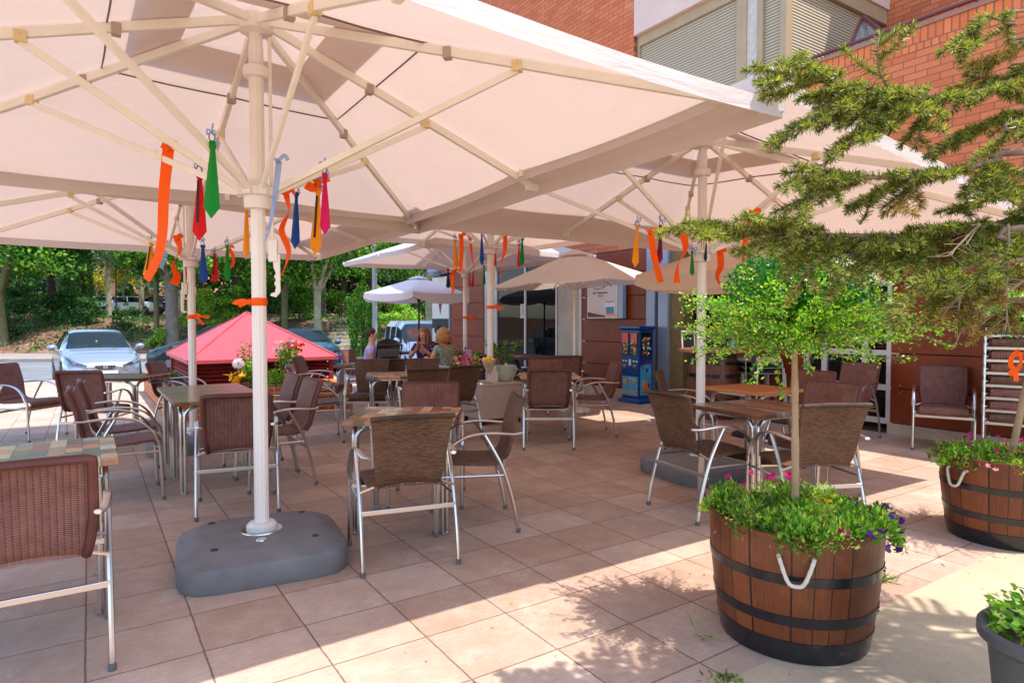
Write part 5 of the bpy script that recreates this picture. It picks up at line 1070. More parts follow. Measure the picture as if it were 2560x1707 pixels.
limb([(2640, 640), (2540, 690), (2460, 720), (2400, 760), (2350, 800)], 2.1, 1.95, .010, .2, .045, 2, True, foliated=.6)
limb([(2640, 600), (2560, 560), (2460, 580), (2350, 610), (2260, 660)], 2.3, 2.2, .010, .24, .045, 2, True, foliated=.6)
limb([(2640, 20), (2540, 60), (2460, 40), (2420, 80), (2385, 125)], 2.2, 2.1, .007, .13, .04, 1, droop=.3, foliated=.5)
limb([(2640, 90), (2570, 110), (2530, 130), (2480, 150), (2430, 160)], 2.3, 2.2, .007, .14, .045, 2, True, foliated=.5)
limb([(2640, 270), (2560, 290), (2470, 310), (2400, 340), (2372, 360)], 2.3, 2.2, .008, .2, .045, 2, foliated=.6)
limb([(2640, 480), (2570, 470), (2490, 480), (2420, 510), (2380, 530)], 2.3, 2.2, .008, .2, .045, 2, foliated=.6)
limb([(2640, 330), (2580, 300), (2530, 330), (2490, 370)], 2.0, 2.0, .007, .18, .045, 2, foliated=.6)
limb([(2640, 150), (2560, 180), (2500, 200), (2420, 190)], 2.35, 2.3, .007, .18, .045, 2, foliated=.6)
limb([(2640, 740), (2570, 760), (2520, 800), (2470, 830)], 2.2, 2.1, .007, .16, .045, 2, True, foliated=.5)
# upper boughs outside the picture (they throw the leafy shade on the ground)
for (x, y, z, L, a) in ((-.5, -.6, 3.0, 2.2, 3.5), (-.3, .2, 3.3, 2.0, 3.0), (-.4, -.9, 2.7, 1.7, 3.9), (-.2, -.3, 3.8, 1.7, 3.3)):
    d = Vector((math.cos(a), math.sin(a), -.03)); P = smoothpath([(0, 0, z + .1), Vector((0, 0, z)) + d * L * .5, Vector((0, 0, z)) + d * L], 5); b = MB(); b.tube(P, [.016 * (1 - .08 * i) for i in range(len(P))], 6); spray(b, P[2:], 2, False, .1, .45, .08); needles(P[5:], 0, ND, dens=200); b.build('branch', FB, fir, ang=60)
# bare hanging twigs
for pts in ([(2520, 560), (2522, 640), (2515, 740), (2518, 800)], [(2560, 700), (2480, 760), (2420, 800), (2388, 862)], [(2400, 740), (2395, 790)], [(2450, 560), (2400, 610), (2370, 640)]):
    b = MB(); Q = smoothpath([at(px, py, 1.95) - FO for px, py in pts], 4); b.tube(Q, [.004 * (1 - .5 * i / len(Q)) for i in range(len(Q))], 6)
    for k in range(14): p = random.choice(Q); b.tube([p, p + Vector((random.uniform(-.08, .04), random.uniform(-.03, .03), random.uniform(-.07, .03)))], .0013, 4)
    b.build('bare_twig', FB, fir)
o = np_mesh('needles', np.concatenate(ND), 4, FN, fir); o2 = np_mesh('dead_needles', np.concatenate(NDd), 4, FD, fir); o2['label'] = 'dry orange-brown fir needles'
print('needles', len(ND), sum(len(x) for x in ND) // 4)
# ------------------------------------------------------------------ park behind the street
def hz(x, y):
    k = y - FY(x)
    for i in range(len(prof) - 1):
        if prof[i][0] <= k <= prof[i + 1][0]: f = (k - prof[i][0]) / (prof[i + 1][0] - prof[i][0]); return prof[i][1] * (1 - f) + prof[i + 1][1] * f
    return -.12 if k < 4.2 else 2
PB = mat('plane_bark', '#8f8a6e', .9, 0, .35, 4, .4, 12); PBG = mat('olive_bark', '#5f5c3a', .9, 0, .3, 5, .4, 12); PBD = mat('dark_bark', '#4a4038', .95, 0, .3, 5, .5, 12)
PLN = foliage('plane_leaf', [(0, '#1f4a16'), (.35, '#35701f'), (.7, '#5a922a'), (1, '#9ab83c')], .5, .4); PLD = foliage('deep_green_leaf', [(0, '#1a3c1c'), (.5, '#2f6028'), (1, '#568836')], .55, .3); PLY = foliage('yellow_leaf', [(0, '#6a7a1c'), (.5, '#a5a82c'), (1, '#d8cf4a')], .5, .4); PLS = foliage('silvery_leaf', [(0, '#3f5a44'), (.5, '#6f8a6a'), (1, '#a5b898')], .6, .3)  # PLD is a deeper green than PLN
def crown(parent, c, r, n, L, m, clumps=26, name='crown', flat=.75, shell=.35):
    K = unit(RNG.normal(size=(clumps, 3))) * (RNG.uniform(shell, 1, (clumps, 1))) * np.array(r) + np.array(c); K[:, 2] = np.maximum(K[:, 2], c[2] - r[2] * .8)
    idx = RNG.integers(0, clumps, n); cr = min(r) * .30 * RNG.uniform(.6, 1.3, clumps)[idx][:, None]; P = K[idx] + unit(RNG.normal(size=(n, 3))) * (RNG.random((n, 1)) ** .4) * cr * np.array([1.25, 1.25, flat])
    return np_mesh(name, leaf_quads(P, L * RNG.uniform(.6, 1.3, n), L * RNG.uniform(.5, .9, n)), 4, m, parent)
def tree(px, Y, h, cr, lab, bark=PB, leaf=PLN, r0=.16, fork=None, n=5200, L=.2, lean=0, cz=None, limbs=5, nm='plane_tree', group='plane trees in the park across the street'):
    x = (px - 1280) / F * Y; z0 = hz(x, Y); t = thing(nm, (x, Y, z0 - .1), 0, lab, 'tree', group); fork = fork or h * .42; b = MB()
    top = Vector((lean, 0, fork)); b.tube(smoothpath([(0, 0, 0), (lean * .3, 0, fork * .4), top], 4), [r0 * 1.25, r0 * 1.05, r0, r0 * .97, r0 * .95, r0 * .92, r0 * .9, r0 * .95, r0], 10)
    b.build('trunk', bark, t)
    for i in range(limbs):
        a = 2 * math.pi * (i + RNG.random() * .6) / limbs + .4; q = Vector((math.cos(a), math.sin(a) * .8, 0)); k = RNG.uniform(.35, .75); H = (h - fork)
        P = smoothpath([top - Vector((0, 0, .12)), top + q * cr[0] * k * .45 + Vector((0, 0, H * .28)), top + q * cr[0] * k * .8 + Vector((0, 0, H * .62)), top + q * cr[0] * k + Vector((0, 0, H * .9))], 4); b = MB(); b.tube(P, [r0 * .62 * (1 - .8 * j / len(P)) for j in range(len(P))], 7); b.build('limb', bark, t)
    crown(t, (lean, 0, cz or (fork + (h - fork) * .55)), (cr[0] * 1.3, cr[1] * 1.3, cr[2] * 1.15), int(n * 2), L, leaf, 40); return t
tree(8, 31, 7.5, (3.0, 2.2, 2.6), 'plane tree with a pale forked trunk at the far left edge', PBG, PLN, .24, 2.6, lean=-.2)
tree(430, 31.2, 8, (3.4, 2.4, 2.7), 'thick grey-trunked plane tree left of the red hut roof', mat('grey_plane_bark', '#6f6860', .9, 0, .3, 4, .5, 12), PLN, .30, 3.15, n=6500, limbs=6, cz=5.8)
tree(392, 31.6, 6, (1.6, 1.4, 1.4), 'slim olive-barked tree just left of the thick plane tree', PBG, PLD, .13, 3.6, n=1800, limbs=3)
tree(712, 33, 7.5, (2.8, 2.2, 2.3), 'forked plane tree right of the front umbrella pole', PBG, PLN, .17, 2.3, limbs=4)
tree(794, 32.5, 7.8, (2.9, 2.2, 2.4), 'plane tree with a spreading fork beside the stone stairs', PB, PLN, .19, 2.5, limbs=4)
tree(273, 41, 7.5, (2.8, 2.4, 1.9), 'slender plane tree behind the silver car', PB, PLN, .16, 3.4, cz=5.9)
tree(355, 46, 7, (2.8, 2.4, 1.9), 'distant plane tree before the pink building', PB, PLN, .17, 3.4, cz=6.0)
tree(452, 44, 6.5, (2.2, 2.0, 1.8), 'pale-trunked tree just right of the thick plane tree', PB, PLN, .16, 3.2)
tree(810, 45, 7, (3.2, 2.4, 2.3), 'pale-trunked tree far behind the stairs', PB, PLN, .16, 2.6)
tree(1078, 27.5, 8.5, (3.0, 2.2, 2.8), 'pale thick trunk beside the white van', PB, PLN, .27, 4.2, n=6000)
tree(930, 40, 8.5, (3.8, 2.6, 3.2), 'leafy tree between the stairs and the van', PBD, PLN, .2, 2.5, n=7000)
tree(130, 35, 8, (3.4, 2.4, 2.6), 'dark-trunked tree behind the left shrubs', PBD, PLD, .22, 2.8, n=6000, nm='broadleaf_tree', group='mixed trees in the park')
tree(590, 37, 7.8, (3.6, 2.6, 2.4), 'tree filling the gap above the red hut roof', PBD, PLD, .2, 2.4, n=6500, nm='broadleaf_tree', group='mixed trees in the park')
tree(150, 46, 8.5, (4.5, 3, 2.6), 'silvery-leaved tree deep in the park', PBD, PLS, .2, 3, n=6000, nm='broadleaf_tree', group='mixed trees in the park')
tree(310, 52, 4.6, (1.7, 1.4, 1.3), 'small yellow-leaved tree before the pink building', PB, PLY, .1, 2.2, n=1800, nm='broadleaf_tree', group='mixed trees in the park')
tree(245, 55, 4.8, (1.7, 1.4, 1.5), 'second small yellow-leaved tree farther left', PB, PLY, .1, 2.0, n=1500, nm='broadleaf_tree', group='mixed trees in the park')
tree(700, 48, 9, (5, 3, 3.2), 'big tree deep in the park behind the hut', PBD, PLN, .25, 3, n=7000, L=.26, nm='broadleaf_tree', group='mixed trees in the park')
tree(500, 50, 9, (5, 3, 3.2), 'big tree deep in the park left of the hut roof', PBD, PLY, .25, 3, n=6000, L=.26, nm='broadleaf_tree', group='mixed trees in the park')
tree(20, 48, 9, (5, 3, 3.4), 'big tree deep in the park at the far left', PBD, PLN, .25, 3, n=7000, L=.26, nm='broadleaf_tree', group='mixed trees in the park')
tree(860, 55, 11, (6, 3, 4), 'tall tree deep behind the stone stairs', PBD, PLD, .25, 3, n=7500, L=.3, nm='broadleaf_tree', group='mixed trees in the park')
tree(1040, 46, 10, (5, 3, 4), 'tall tree behind the bluish parasol', PBD, PLN, .25, 3, n=7500, L=.28, nm='broadleaf_tree', group='mixed trees in the park')
def bush(px, Y, r, lab, leaf, n, L=.13, zoff=.45, nm='bush'):
    x = (px - 1280) / F * Y; t = thing(nm, (x, Y, hz(x, Y)), 0, lab, 'bush', 'bushes on the embankment'); b = MB(); [b.tube([(0, 0, -.1), (r[0] * .5 * math.cos(a), r[1] * .5 * math.sin(a), r[2])], .03, 5) for a in (0, 1.3, 2.6, 3.9, 5.2)]; b.build('stems', PBD, t); crown(t, (0, 0, r[2] * (1 + zoff) * .62), r, n, L, leaf, 18, 'foliage', .9, .2)
bush(60, 33.5, (1.8, 1.0, 1.3), 'dark bush above the kerb at the far left', PLD, 4500); bush(125, 35, (1.5, 1.0, 1.4), 'dark green bush left of the cypress pair', PLD, 3800); bush(215, 34, (1.0, .8, .9), 'low dark bush in front of the cypress pair', PLD, 2400); bush(20, 31.8, (1.0, .8, .8), 'low bush at the foot of the leftmost plane tree', PLD, 1800)
bush(520, 33.5, (1.9, 1.1, 1.35), 'bright green bush right of the second umbrella pole', LB, 5200, .13); bush(600, 34.5, (1.3, 1.0, 1.2), 'bright bush behind the red hut apex', PLN, 3500); bush(660, 34, (1.4, 1.0, 1.3), 'green bush behind the front umbrella pole', PLD, 3600); bush(745, 35.5, (1.5, 1.0, 1.3), 'feathery green bush left of the stairs', PLN, 3600)
bush(385, 30.9, (.7, .5, .55), 'small yellow-green bush at the foot of the slim tree', LB, 900, .1); bush(985, 33, (2.0, 1.2, 1.5), 'bright green bush above the white van', LB, 5200); bush(1050, 35, (1.6, 1.2, 1.5), 'dark bush behind the brown wall corner', PLD, 3600); bush(835, 44, (2.6, 1.2, 1.4), 'light bush beyond the top of the stairs', PLN, 3600); bush(900, 36.5, (1.5, 1.1, 1.1), 'green bush between the stairs and the lamp post', PLN, 2600)
bush(330, 39, (1.4, .9, .5), 'low straggly bush behind the silver car', PLD, 1200, .1); bush(300, 33.2, (1.2, .6, .45), 'brownish low bush on the slope behind the silver car', PLD, 900, .1)
def cypress(px, Y, w, h, lab, leaf=PLD, n=5200):
    x = (px - 1280) / F * Y; t = thing('cypress', (x, Y, hz(x, Y) - .2), 0, lab, 'tree'); b = MB(); b.tube([(0, 0, 0), (0, 0, h * .5)], .09, 6); b.build('trunk', PBD, t)
    f = RNG.random(n); a = RNG.uniform(0, 6.283, n); rr = w * np.sin(np.minimum(1, (1 - f) * 1.9) * math.pi / 2) ** .8 * (.75 + .25 * np.sin(f * 6 + a * 3)) * RNG.uniform(.72, 1, n); P = np.stack([rr * np.cos(a), rr * np.sin(a), .15 + f * (h - .15)], 1)
    np_mesh('foliage', leaf_quads(P, .13, .06, np.stack([np.cos(a) * .3, np.sin(a) * .3, np.full(n, 1.)], 1)), 4, leaf, t)
cypress(217, 38, .56, 4.3, 'dark columnar cypress behind the silver car'); cypress(180, 38.4, .6, 4.0, 'second dark cypress just left of the taller one'); cypress(908, 27.8, .75, 3.4, 'green cone-shaped conifer left of the lamp post', PLN, 5500)
gcv = []
for k in range(70):
    cx_, ky = RNG.uniform(-36, -4), RNG.uniform(4.6, 12); m_ = 110; q = RNG.normal(size=(m_, 3)) * [.7, .5, .0]; q[:, 0] += cx_; q[:, 1] += FY(cx_) + ky; q[:, 2] = [hz(a_, b_) + .02 + .15 * RNG.random() for a_, b_ in q[:, :2]]; gcv.append(q)
gcv = np.concatenate(gcv); o = np_mesh('ground_cover', leaf_quads(gcv, .16, .09, None, .3), 4, PLD); tag(o, kind='stuff')
# lamp post, thin pole, bins and benches
LPM = mat('galvanised_post', '#8d9294', .5, .4)
t = thing('lamp_post', ((937 - 1280) / F * 26.4, 26.4, -.12), 0, 'grey lamp post behind the seated man', 'lamp post'); b = MB(); b.tube([(0, 0, 0), (0, 0, 6)], .10, 10); b.build('pole', LPM, t); b = MB(); b.box((.3, 0, 6), (.7, .2, .1)); b.build('lamp_head', LPM, t)
t = thing('thin_post', ((292 - 1280) / F * 44, 44, 1.8), 0, 'thin dark post among the trees behind the silver car', 'post'); b = MB(); b.tube([(0, 0, 0), (0, 0, 3.6)], .05, 8); b.build('pole', BLACK, t); b = MB(); b.box((0, 0, 3.65), (.2, .2, .15)); b.build('cap', BLACK, t)
x = (835 - 1280) / F * 40; t = thing('litter_bin', (x - 1, 40, hz(x, 40)), 0, 'maroon litter bin at the top of the stairs', 'litter bin'); b = MB(); b.lathe([(.28, .2), (.35, 1.1), (.3, 1.1)], n=14); b.build('bin', MAROON, t); b = MB(); b.tube([(0, 0, 0), (0, 0, .3)], .05, 6); b.build('post', BLACK, t)
def bench(px, Y, lab):
    x = (px - 1280) / F * Y; t = thing('park_bench', (x, Y, hz(x, Y)), 0, lab, 'bench'); b = MB(); [b.box((0, -.2 + .14 * i, .45), (1.8, .11, .04)) for i in range(4)]; b.build('seat', DW, t, False); b = MB(); [b.box((0, .28, .6 + .15 * i), (1.8, .03, .11)) for i in range(2)]; b.build('backrest', DW, t, False)
    for s in (-.7, .7): b = MB(); b.beam((s, -.2, 0), (s, -.2, .44), .05, .05); b.beam((s, .22, 0), (s, .3, .85), .05, .05); b.build('leg', BLACK, t, False)
bench(880, 39.5, 'park bench at the top of the stairs'); bench(490, 41, 'park bench seen between the second umbrella pole and the hut')
# stone stairs up the embankment
STEP = mat('stair_stone', '#a89880', .9, 0, .2, 3, .3)
x0, x1 = (800 - 1280) / F * 31.5, (915 - 1280) / F * 31.5; t = thing('stone_stairs', (0, 0, 0), 0, 'wide worn stone stairs climbing the embankment beside the parked van', 'stairs')
for i in range(9): b = MB(); y0 = FY(x0) + 4.0 + i * .68; b.box(((x0 + x1) / 2, y0 + .5, -.12 + (i + 1) * .185 - .09), (x1 - x0, 1.0, .19)); b.build('step', STEP, t, False, .01)
# buildings beyond the park
def block(px0, px1, Y, z1, m, lab, rows, cols, wm, dp=8, z0=1.5):
    xa, xb = (px0 - 1280) / F * Y, (px1 - 1280) / F * Y; t = thing('apartment_building', ((xa + xb) / 2, Y, z0), 0, lab, 'building', 'buildings beyond the park'); w = xb - xa; b = MB(); b.box((0, dp / 2, (z1 - z0) / 2), (w, dp, z1 - z0)); b.build('wall', m, t, False)
    for r in range(rows):
        for c in range(cols):
            b = MB(); cx = -w / 2 + w * (c + .5) / cols; cz = 3.6 + 2.9 * r; b.box((cx, -.03, cz), (1.5, .1, 1.3)); wn_ = b.build('window', FRAMEW, t, False); b = MB(); b.box((cx, -.09, cz), (1.3, .02, 1.1)); b.build('pane', wm, wn_, False)
    for c in range(cols): b = MB(); cx = -w / 2 + w * (c + .5) / cols; b.box((cx, -.02, .95), (w / cols * .7, .12, 1.9)); b.build('garage_opening', DARK, t, False)
    return t
PG = mat('far_window_glass', '#5a6a78', .2); PK = mat('pink_brick_far', '#c28a70', .9, 0, .08, 1)
block(-260, 140, 66, 14, PK, 'pinkish brick apartment block at the far left beyond the trees', 3, 6, PG); block(160, 480, 62, 15, PK, 'pinkish brick apartment block seen through the gap behind the silver car', 3, 5, PG); block(500, 900, 74, 16, PK, 'distant brick block behind the park trees', 4, 6, PG); block(930, 1250, 64, 15, mat('cream_far', '#c9b394', .9), 'cream building far behind the bluish parasol', 4, 4, PG)
hd = thing('hedge', (0, 0, 0), 0, 'dense dark hedge at the back of the park', 'hedge'); n = 26000; X = RNG.uniform(-75, 12, n); Z = 1.9 + RNG.random(n) * (4.2 + 1.6 * np.sin(X * .4) + 1.2 * np.sin(X * 1.1)); keep = ~((X > -34) & (X < -28.0) & (Z < 5.0)); P = np.stack([X, 53 + RNG.random(n) * 2, Z], 1)[keep]; P[:, 1] += 3
np_mesh('foliage', leaf_quads(P, .5, .38), 4, PLD, hd)

n = 150; q = np.stack([RNG.uniform(-.6, 3.2, n), RNG.uniform(2.2, 6.5, n), np.full(n, .006)], 1); dd = RNG.normal(size=(n, 3)) * [1, 1, .05]
o = np_mesh('fallen_leaves', leaf_quads(q, .02 * (.5 + RNG.random(n)), .008, dd, .9), 4, DRY); tag(o, kind='stuff')
# ------------------------------------------------------------------ red ventilation hut with brick planter
RP = mat('red_sheet_metal', '#ad4044', .45, .0, .10, 2.5, .08, 8); RDK = mat('red_louvre', '#8a1c1c', .35, 0, .1, 3)
OB = brick_mat('planter_brick', '#c8723e', '#b45f34', '#d8c4a8', 'd2'); OB1 = brick_mat('planter_brick_side', '#c8723e', '#b45f34', '#d8c4a8', 'd1')
t = thing('brick_planter', W(12.2, 2.2), ROT, 'low orange brick planter wall round the red hut', 'planter')     # local x = v-2.2, y = u-12.2
b = MB(); b.box((0, -2.3 + .08, .2), (2.6, .16, .4)); b.build('front_wall', OB, t, False, .004); b = MB(); b.box((-1.22, .08, .2), (.16, 4.6, .4)); b.build('side_wall', OB1, t, False, .004); b = MB(); b.box((1.22, .08, .2), (.16, 4.6, .4)); b.build('side_wall', OB1, t, False, .004)
b = MB(); b.box((0, 0.1, .36), (2.3, 4.4, .02)); b.build('soil', SOIL, t, False)
t = thing('ventilation_hut', W(12.45, 2.42), ROT, 'red louvred ventilation hut with a pyramid roof of painted sheet metal', 'hut'); hw, hl = 1.08, 1.5
b = MB(); b.box((0, 0, .48), (2 * hw - .12, 2 * hl - .12, .5)); b.build('core', DARK, t, False)
for (face) in range(4):
    b = MB()
    for i in range(8):
        z = .27 + i * .066
        if face < 2: s = (-1, 1)[face]; b.beam((-hw + .04, s * (hl - .03), z), (hw - .04, s * (hl - .03), z), .055, .012, up=(0, s * .7, 1))
        else: s = (-1, 1)[face - 2]; b.beam((s * (hw - .03), -hl + .04, z), (s * (hw - .03), hl - .04, z), .055, .012, up=(s * .7, 0, 1))
    b.build('louvre_panel', RDK, t, False)
for sx in (-1, 1):
    for sy in (-1, 1): b = MB(); b.box((sx * (hw - .01), sy * (hl - .01), .48), (.07, .07, .56)); b.build('corner_post', RDK, t, False)
b = MB(); b.box((0, -hl - .0, .23), (2 * hw, .05, .05)); b.box((0, -hl, .775), (2 * hw, .05, .05)); b.build('rail', RDK, t, False)
E4 = [Vector((sx * (hw + .09), sy * (hl + .09), .79)) for sx, sy in ((-1, -1), (1, -1), (1, 1), (-1, 1))]; A4 = Vector((0, 0, 1.56)); b = MB()
for i in range(4): b.add([E4[i], E4[(i + 1) % 4], A4], [(0, 1, 2)]); b.add([E4[i], E4[(i + 1) % 4], E4[(i + 1) % 4] - Vector((0, 0, .055)), E4[i] - Vector((0, 0, .055))], [(3, 2, 1, 0)])
b.add([e - Vector((0, 0, .05)) for e in E4], [(0, 1, 2, 3)]); rf = b.build('roof', RP, t, False); b = MB(); [b.beam(e + Vector((0, 0, .003)), A4 + Vector((0, 0, .003)), .05, .014) for e in E4]; b.build('ridge_seam', RP, rf, False)
# planter flowers
def fg(px, py, Y): return at(px, py, Y)
def plant(name, p, lab, cat, fn): t = thing(name, p, 0, lab, cat); fn(t); return t
def rose(t):
    b = MB(); b.tube(smoothpath([(0, 0, 0), (.02, 0, .2), (-.01, 0, .36)], 3), .016, 7); b.build('trunk', BARK, t); leafy(t, (0, 0, .50), 560, .05, .032, LB, 'crown', (.19, .17, .21)); leafy(t, (-.06, 0, .36), 120, .05, .03, LG, 'lower_foliage', (.15, .1, .12))
    for m, n, c in ((WHI, 12, (-.08, -.1, .58)), (REDP, 10, (.18, -.06, .62)), (PINK, 16, (.08, -.06, .68)), (ORP, 8, (.06, -.12, .6)), (PINK, 6, (-.2, 0, .70))): petals(t, RNG.normal(size=(n, 3)) * [.05, .04, .04] + list(c), .035, m)
q = fg(722, 940, 9.95); plant('standard_rose', (q.x, 9.95, .38), 'small standard rose tree with pink, white and red blooms on the planter', 'rose tree', rose)
def shr(t): b = MB(); [b.tube(smoothpath([(0, 0, 0), (.06 * math.cos(a), .05 * math.sin(a), .3), (.13 * math.cos(a), .1 * math.sin(a), .62)], 3), .005, 5) for a in (0, 1, 2, 3, 4, 5)]; b.build('stem', BARK, t); leafy(t, (0, 0, .42), 330, .045, .028, foliage('bronze_leaf', [(0, '#5a4a22'), (.5, '#7d7a34'), (1, '#a89a4c')]), 'foliage', (.2, .15, .33))
q = fg(626, 970, 10.0); plant('bronze_shrub', (q.x, 10.0, .38), 'thin shrub with bronze leaves behind the left of the front umbrella pole', 'shrub', shr)
def clump(m, n, s3, L=.05, Wd=.03, cz=.14, pet=None): 
    def f(t):
        b = MB(); [b.tube([(0, 0, -.02), (s3[0] * .5 * math.cos(a), s3[1] * .5 * math.sin(a), cz)], .005, 4) for a in range(6)]; b.build('stem', STEM, t); leafy(t, (0, 0, cz), n, L, Wd, m, sc3=s3)
        if pet:
            for pm, k, c, r in pet: petals(t, RNG.normal(size=(k, 3)) * [s3[0] * .5, s3[1] * .4, s3[2] * .45] + list(c), r, pm)
    return f
for (px, py, Y, lab, fn) in ((633, 968, 9.9, 'green leafy plant just left of the front umbrella pole on the planter', clump(LB, 420, (.15, .14, .24), cz=.24)), (692, 972, 9.8, 'bright green rounded plant right of the front umbrella pole', clump(LB, 620, (.17, .15, .15), .04, .026, .15)),
    (745, 975, 9.75, 'spray of pink and white lilies on the planter', clump(LG, 60, (.16, .12, .2), pet=[(PINK, 42, (-.02, -.05, .24), .05), (WHI, 14, (.0, -.07, .2), .05), (LIL, 20, (.0, -.05, .16), .05)])), (775, 978, 9.7, 'bunch of red flowers at the right end of the planter', clump(LG, 50, (.11, .1, .12), pet=[(REDP, 40, (0, -.05, .14), .05)])),
    (612, 985, 9.8, 'yellow lily low at the left front of the planter', clump(LG, 110, (.12, .1, .1), pet=[(YEL, 10, (-.06, -.05, .12), .07)])), (602, 950, 9.85, 'pale yellow flower below the white chrysanthemum', clump(LG, 30, (.06, .06, .1), pet=[(YEL, 8, (0, -.03, .2), .06)])), (438, 960, 11.2, 'small green plant on the left end of the planter', clump(LG, 120, (.16, .12, .06), cz=.06))):
    q = fg(px, py, Y); plant('flowering_plant', (q.x, Y, .38), lab, 'plant', fn)
def mum(t): b = MB(); b.tube(smoothpath([(0, 0, 0), (.02, 0, .15), (-.02, 0, .30)], 3), .006, 5); b.build('stem', STEM, t); n = 420; d = unit(RNG.normal(size=(n, 3)) * [1, .8, .8]); np_mesh('flower', leaf_quads(np.zeros((n, 3)) + [-.02, 0, .36], .095, .014, d * 3), 4, WHI, t)
q = fg(600, 965, 9.8); plant('chrysanthemum', (q.x, 9.8, .38), 'big white chrysanthemum on a stem left of the front umbrella pole', 'flower', mum)
# ------------------------------------------------------------------ vehicles
TYRE = mat('tyre_rubber', '#141416', .8); RIMM = mat('alloy_rim', '#9a9ca0', .35, .8); LAMP = mat('headlamp', '#70767e', .12, .7, .5, 22); PLATE = mat('number_plate', '#e4e2dc', .5); INT = mat('car_interior', '#26302c', .7, 0, .6, 5)
def lerpk(K, x):
    for i in range(len(K) - 1):
        if K[i][0] <= x <= K[i + 1][0]:
            f = (x - K[i][0]) / (K[i + 1][0] - K[i][0]); f = f * f * (3 - 2 * f) * .5 + f * .5; return [a * (1 - f) + c * f for a, c in zip(K[i][1:], K[i + 1][1:])]
    return list(K[-1][1:])
def carbody(t, K, paint, glass, screens, sides, N=44, edge=.045):
    """K: stations (x, zb, zbelt, ztop, wbelt, wtop). local: +x forward is -K x (front at x=0 -> local +L/2)"""
    L = K[-1][0]; secs = []
    xs = sorted(set([L * i / N for i in range(N + 1)] + [k[0] for k in K]))
    for x in xs:
        zb, zs, zt, ws, wt = lerpk(K, x); H = [(0, zb), (ws * .86, zb), (ws * .97, zb + .10), (ws, zb + (zs - zb) * .55), (ws * .975, zs - .04), (ws * .94, zs), (ws * .94 + (wt - ws * .94) * .5, zs + (zt - zs) * .52), (wt, zt - edge * min(1, (zt - zs) * 4)), (wt * .82, zt - .012), (wt * .4, zt), (0, zt + .002)]
        secs.append([Vector((L / 2 - x, y, z)) for y, z in H] + [Vector((L / 2 - x, -y, z)) for y, z in H[-2:0:-1]])
    n = len(secs[0]); body = MB(); G = {}
    body.v = [tuple(p) for s in secs for p in s]
    for i in range(len(xs) - 1):
        xm = (xs[i] + xs[i + 1]) / 2
        for j in range(n):
            f = (i * n + j, (i + 1) * n + j, (i + 1) * n + (j + 1) % n, i * n + (j + 1) % n); key = None
            if j in (7, 8, 9, 10, 11, 12):
                for k, (a, c) in enumerate(screens):
                    if a < xm < c and j in (8, 9, 10, 11) or a < xm < c and j in (7, 12): key = ('s', k)
            if j in (5, 6, 13, 14):
                for k, (a, c) in enumerate(sides):
                    if a < xm < c: key = ('w', k, j in (5, 6))
            if key: G.setdefault(key, []).append(f)
            else: body.f.append(list(f)); body.m.append(0); body.uv.append([(0, 0)] * 4)
    for i0, rev in ((0, True), (len(xs) - 1, False)):
        f = [i0 * n + j for j in range(n)]; body.f.append(f[::-1] if not rev else f); body.m.append(0); body.uv.append([(0, 0)] * n)
    bd = body.build('body', paint, t, True, ang=32)
    for key, fs in G.items():
        used = sorted({k for f in fs for k in f}); mp = {k: i for i, k in enumerate(used)}; b = MB(); b.add([Vector(body.v[k]) for k in used], [tuple(mp[k] for k in f) for f in fs]); b.build('windscreen' if key[0] == 's' else 'side_window', glass, t, True)
    return secs
def wheels(t, xf, xr, w, r=.31):
    for x in (xf, xr):
        for s in (-1, 1):
            M = Matrix.Rotation(math.pi / 2, 3, 'X'); b = MB(); b.lathe([(r * .6, -.09), (r * .95, -.10), (r, -.07), (r, .07), (r * .95, .10), (r * .6, .09)], (x, s * (w - .10), r), 24, M=M); wh = b.build('wheel', TYRE, t); b = MB(); b.lathe([(r * .62, -.03), (r * .6, 0), (r * .15, .015), (0, .015)] if s < 0 else [(r * .62, .03), (r * .6, 0), (r * .15, -.015), (0, -.015)], (x, s * (w - .005), r), 20, M=M); b.build('rim', RIMM, wh)
            b = MB(); b.lathe([(r * 1.17, 0), (0, 0)], (x, s * (w + .002), r + .02), 24, M=M, cap=(False, False)); b.build('arch_shade_disc', BLACK, wh)  # dark disc stands in for the shaded arch opening; the body is not cut
SILV = NT('silver_paint'); SILV.set('#8d96a4', .25, .5); SILV.b.inputs['Coat Weight'].default_value = .6; SILV = SILV.m
def paint(name, c, met=.3): k = NT(name); k.set(c, .25, met); k.b.inputs['Coat Weight'].default_value = .7; return k.m
CGL = glass_mat('car_glass', '#1c2c2c', .45, .02)
def seats(t, x, w): 
    b = MB()
    for s in (-1, 1): b.box((x, s * w * .45, .75), (.14, w * .55, .6)); b.ball((x, s * w * .45, 1.12), .12, 8, (.6, 1, 1))
    b.build('seat', INT, t, False)
    b = MB(); b.box((x + .85, 0, .85), (.35, w * 1.7, .12)); b.tube([Vector((x + .62, w * .45 + .17 * math.cos(a), .92 + .17 * math.sin(a))) for a in [i * .6283 for i in range(11)]], .012, 5, cap=False); b.build('dashboard', INT, t, False)
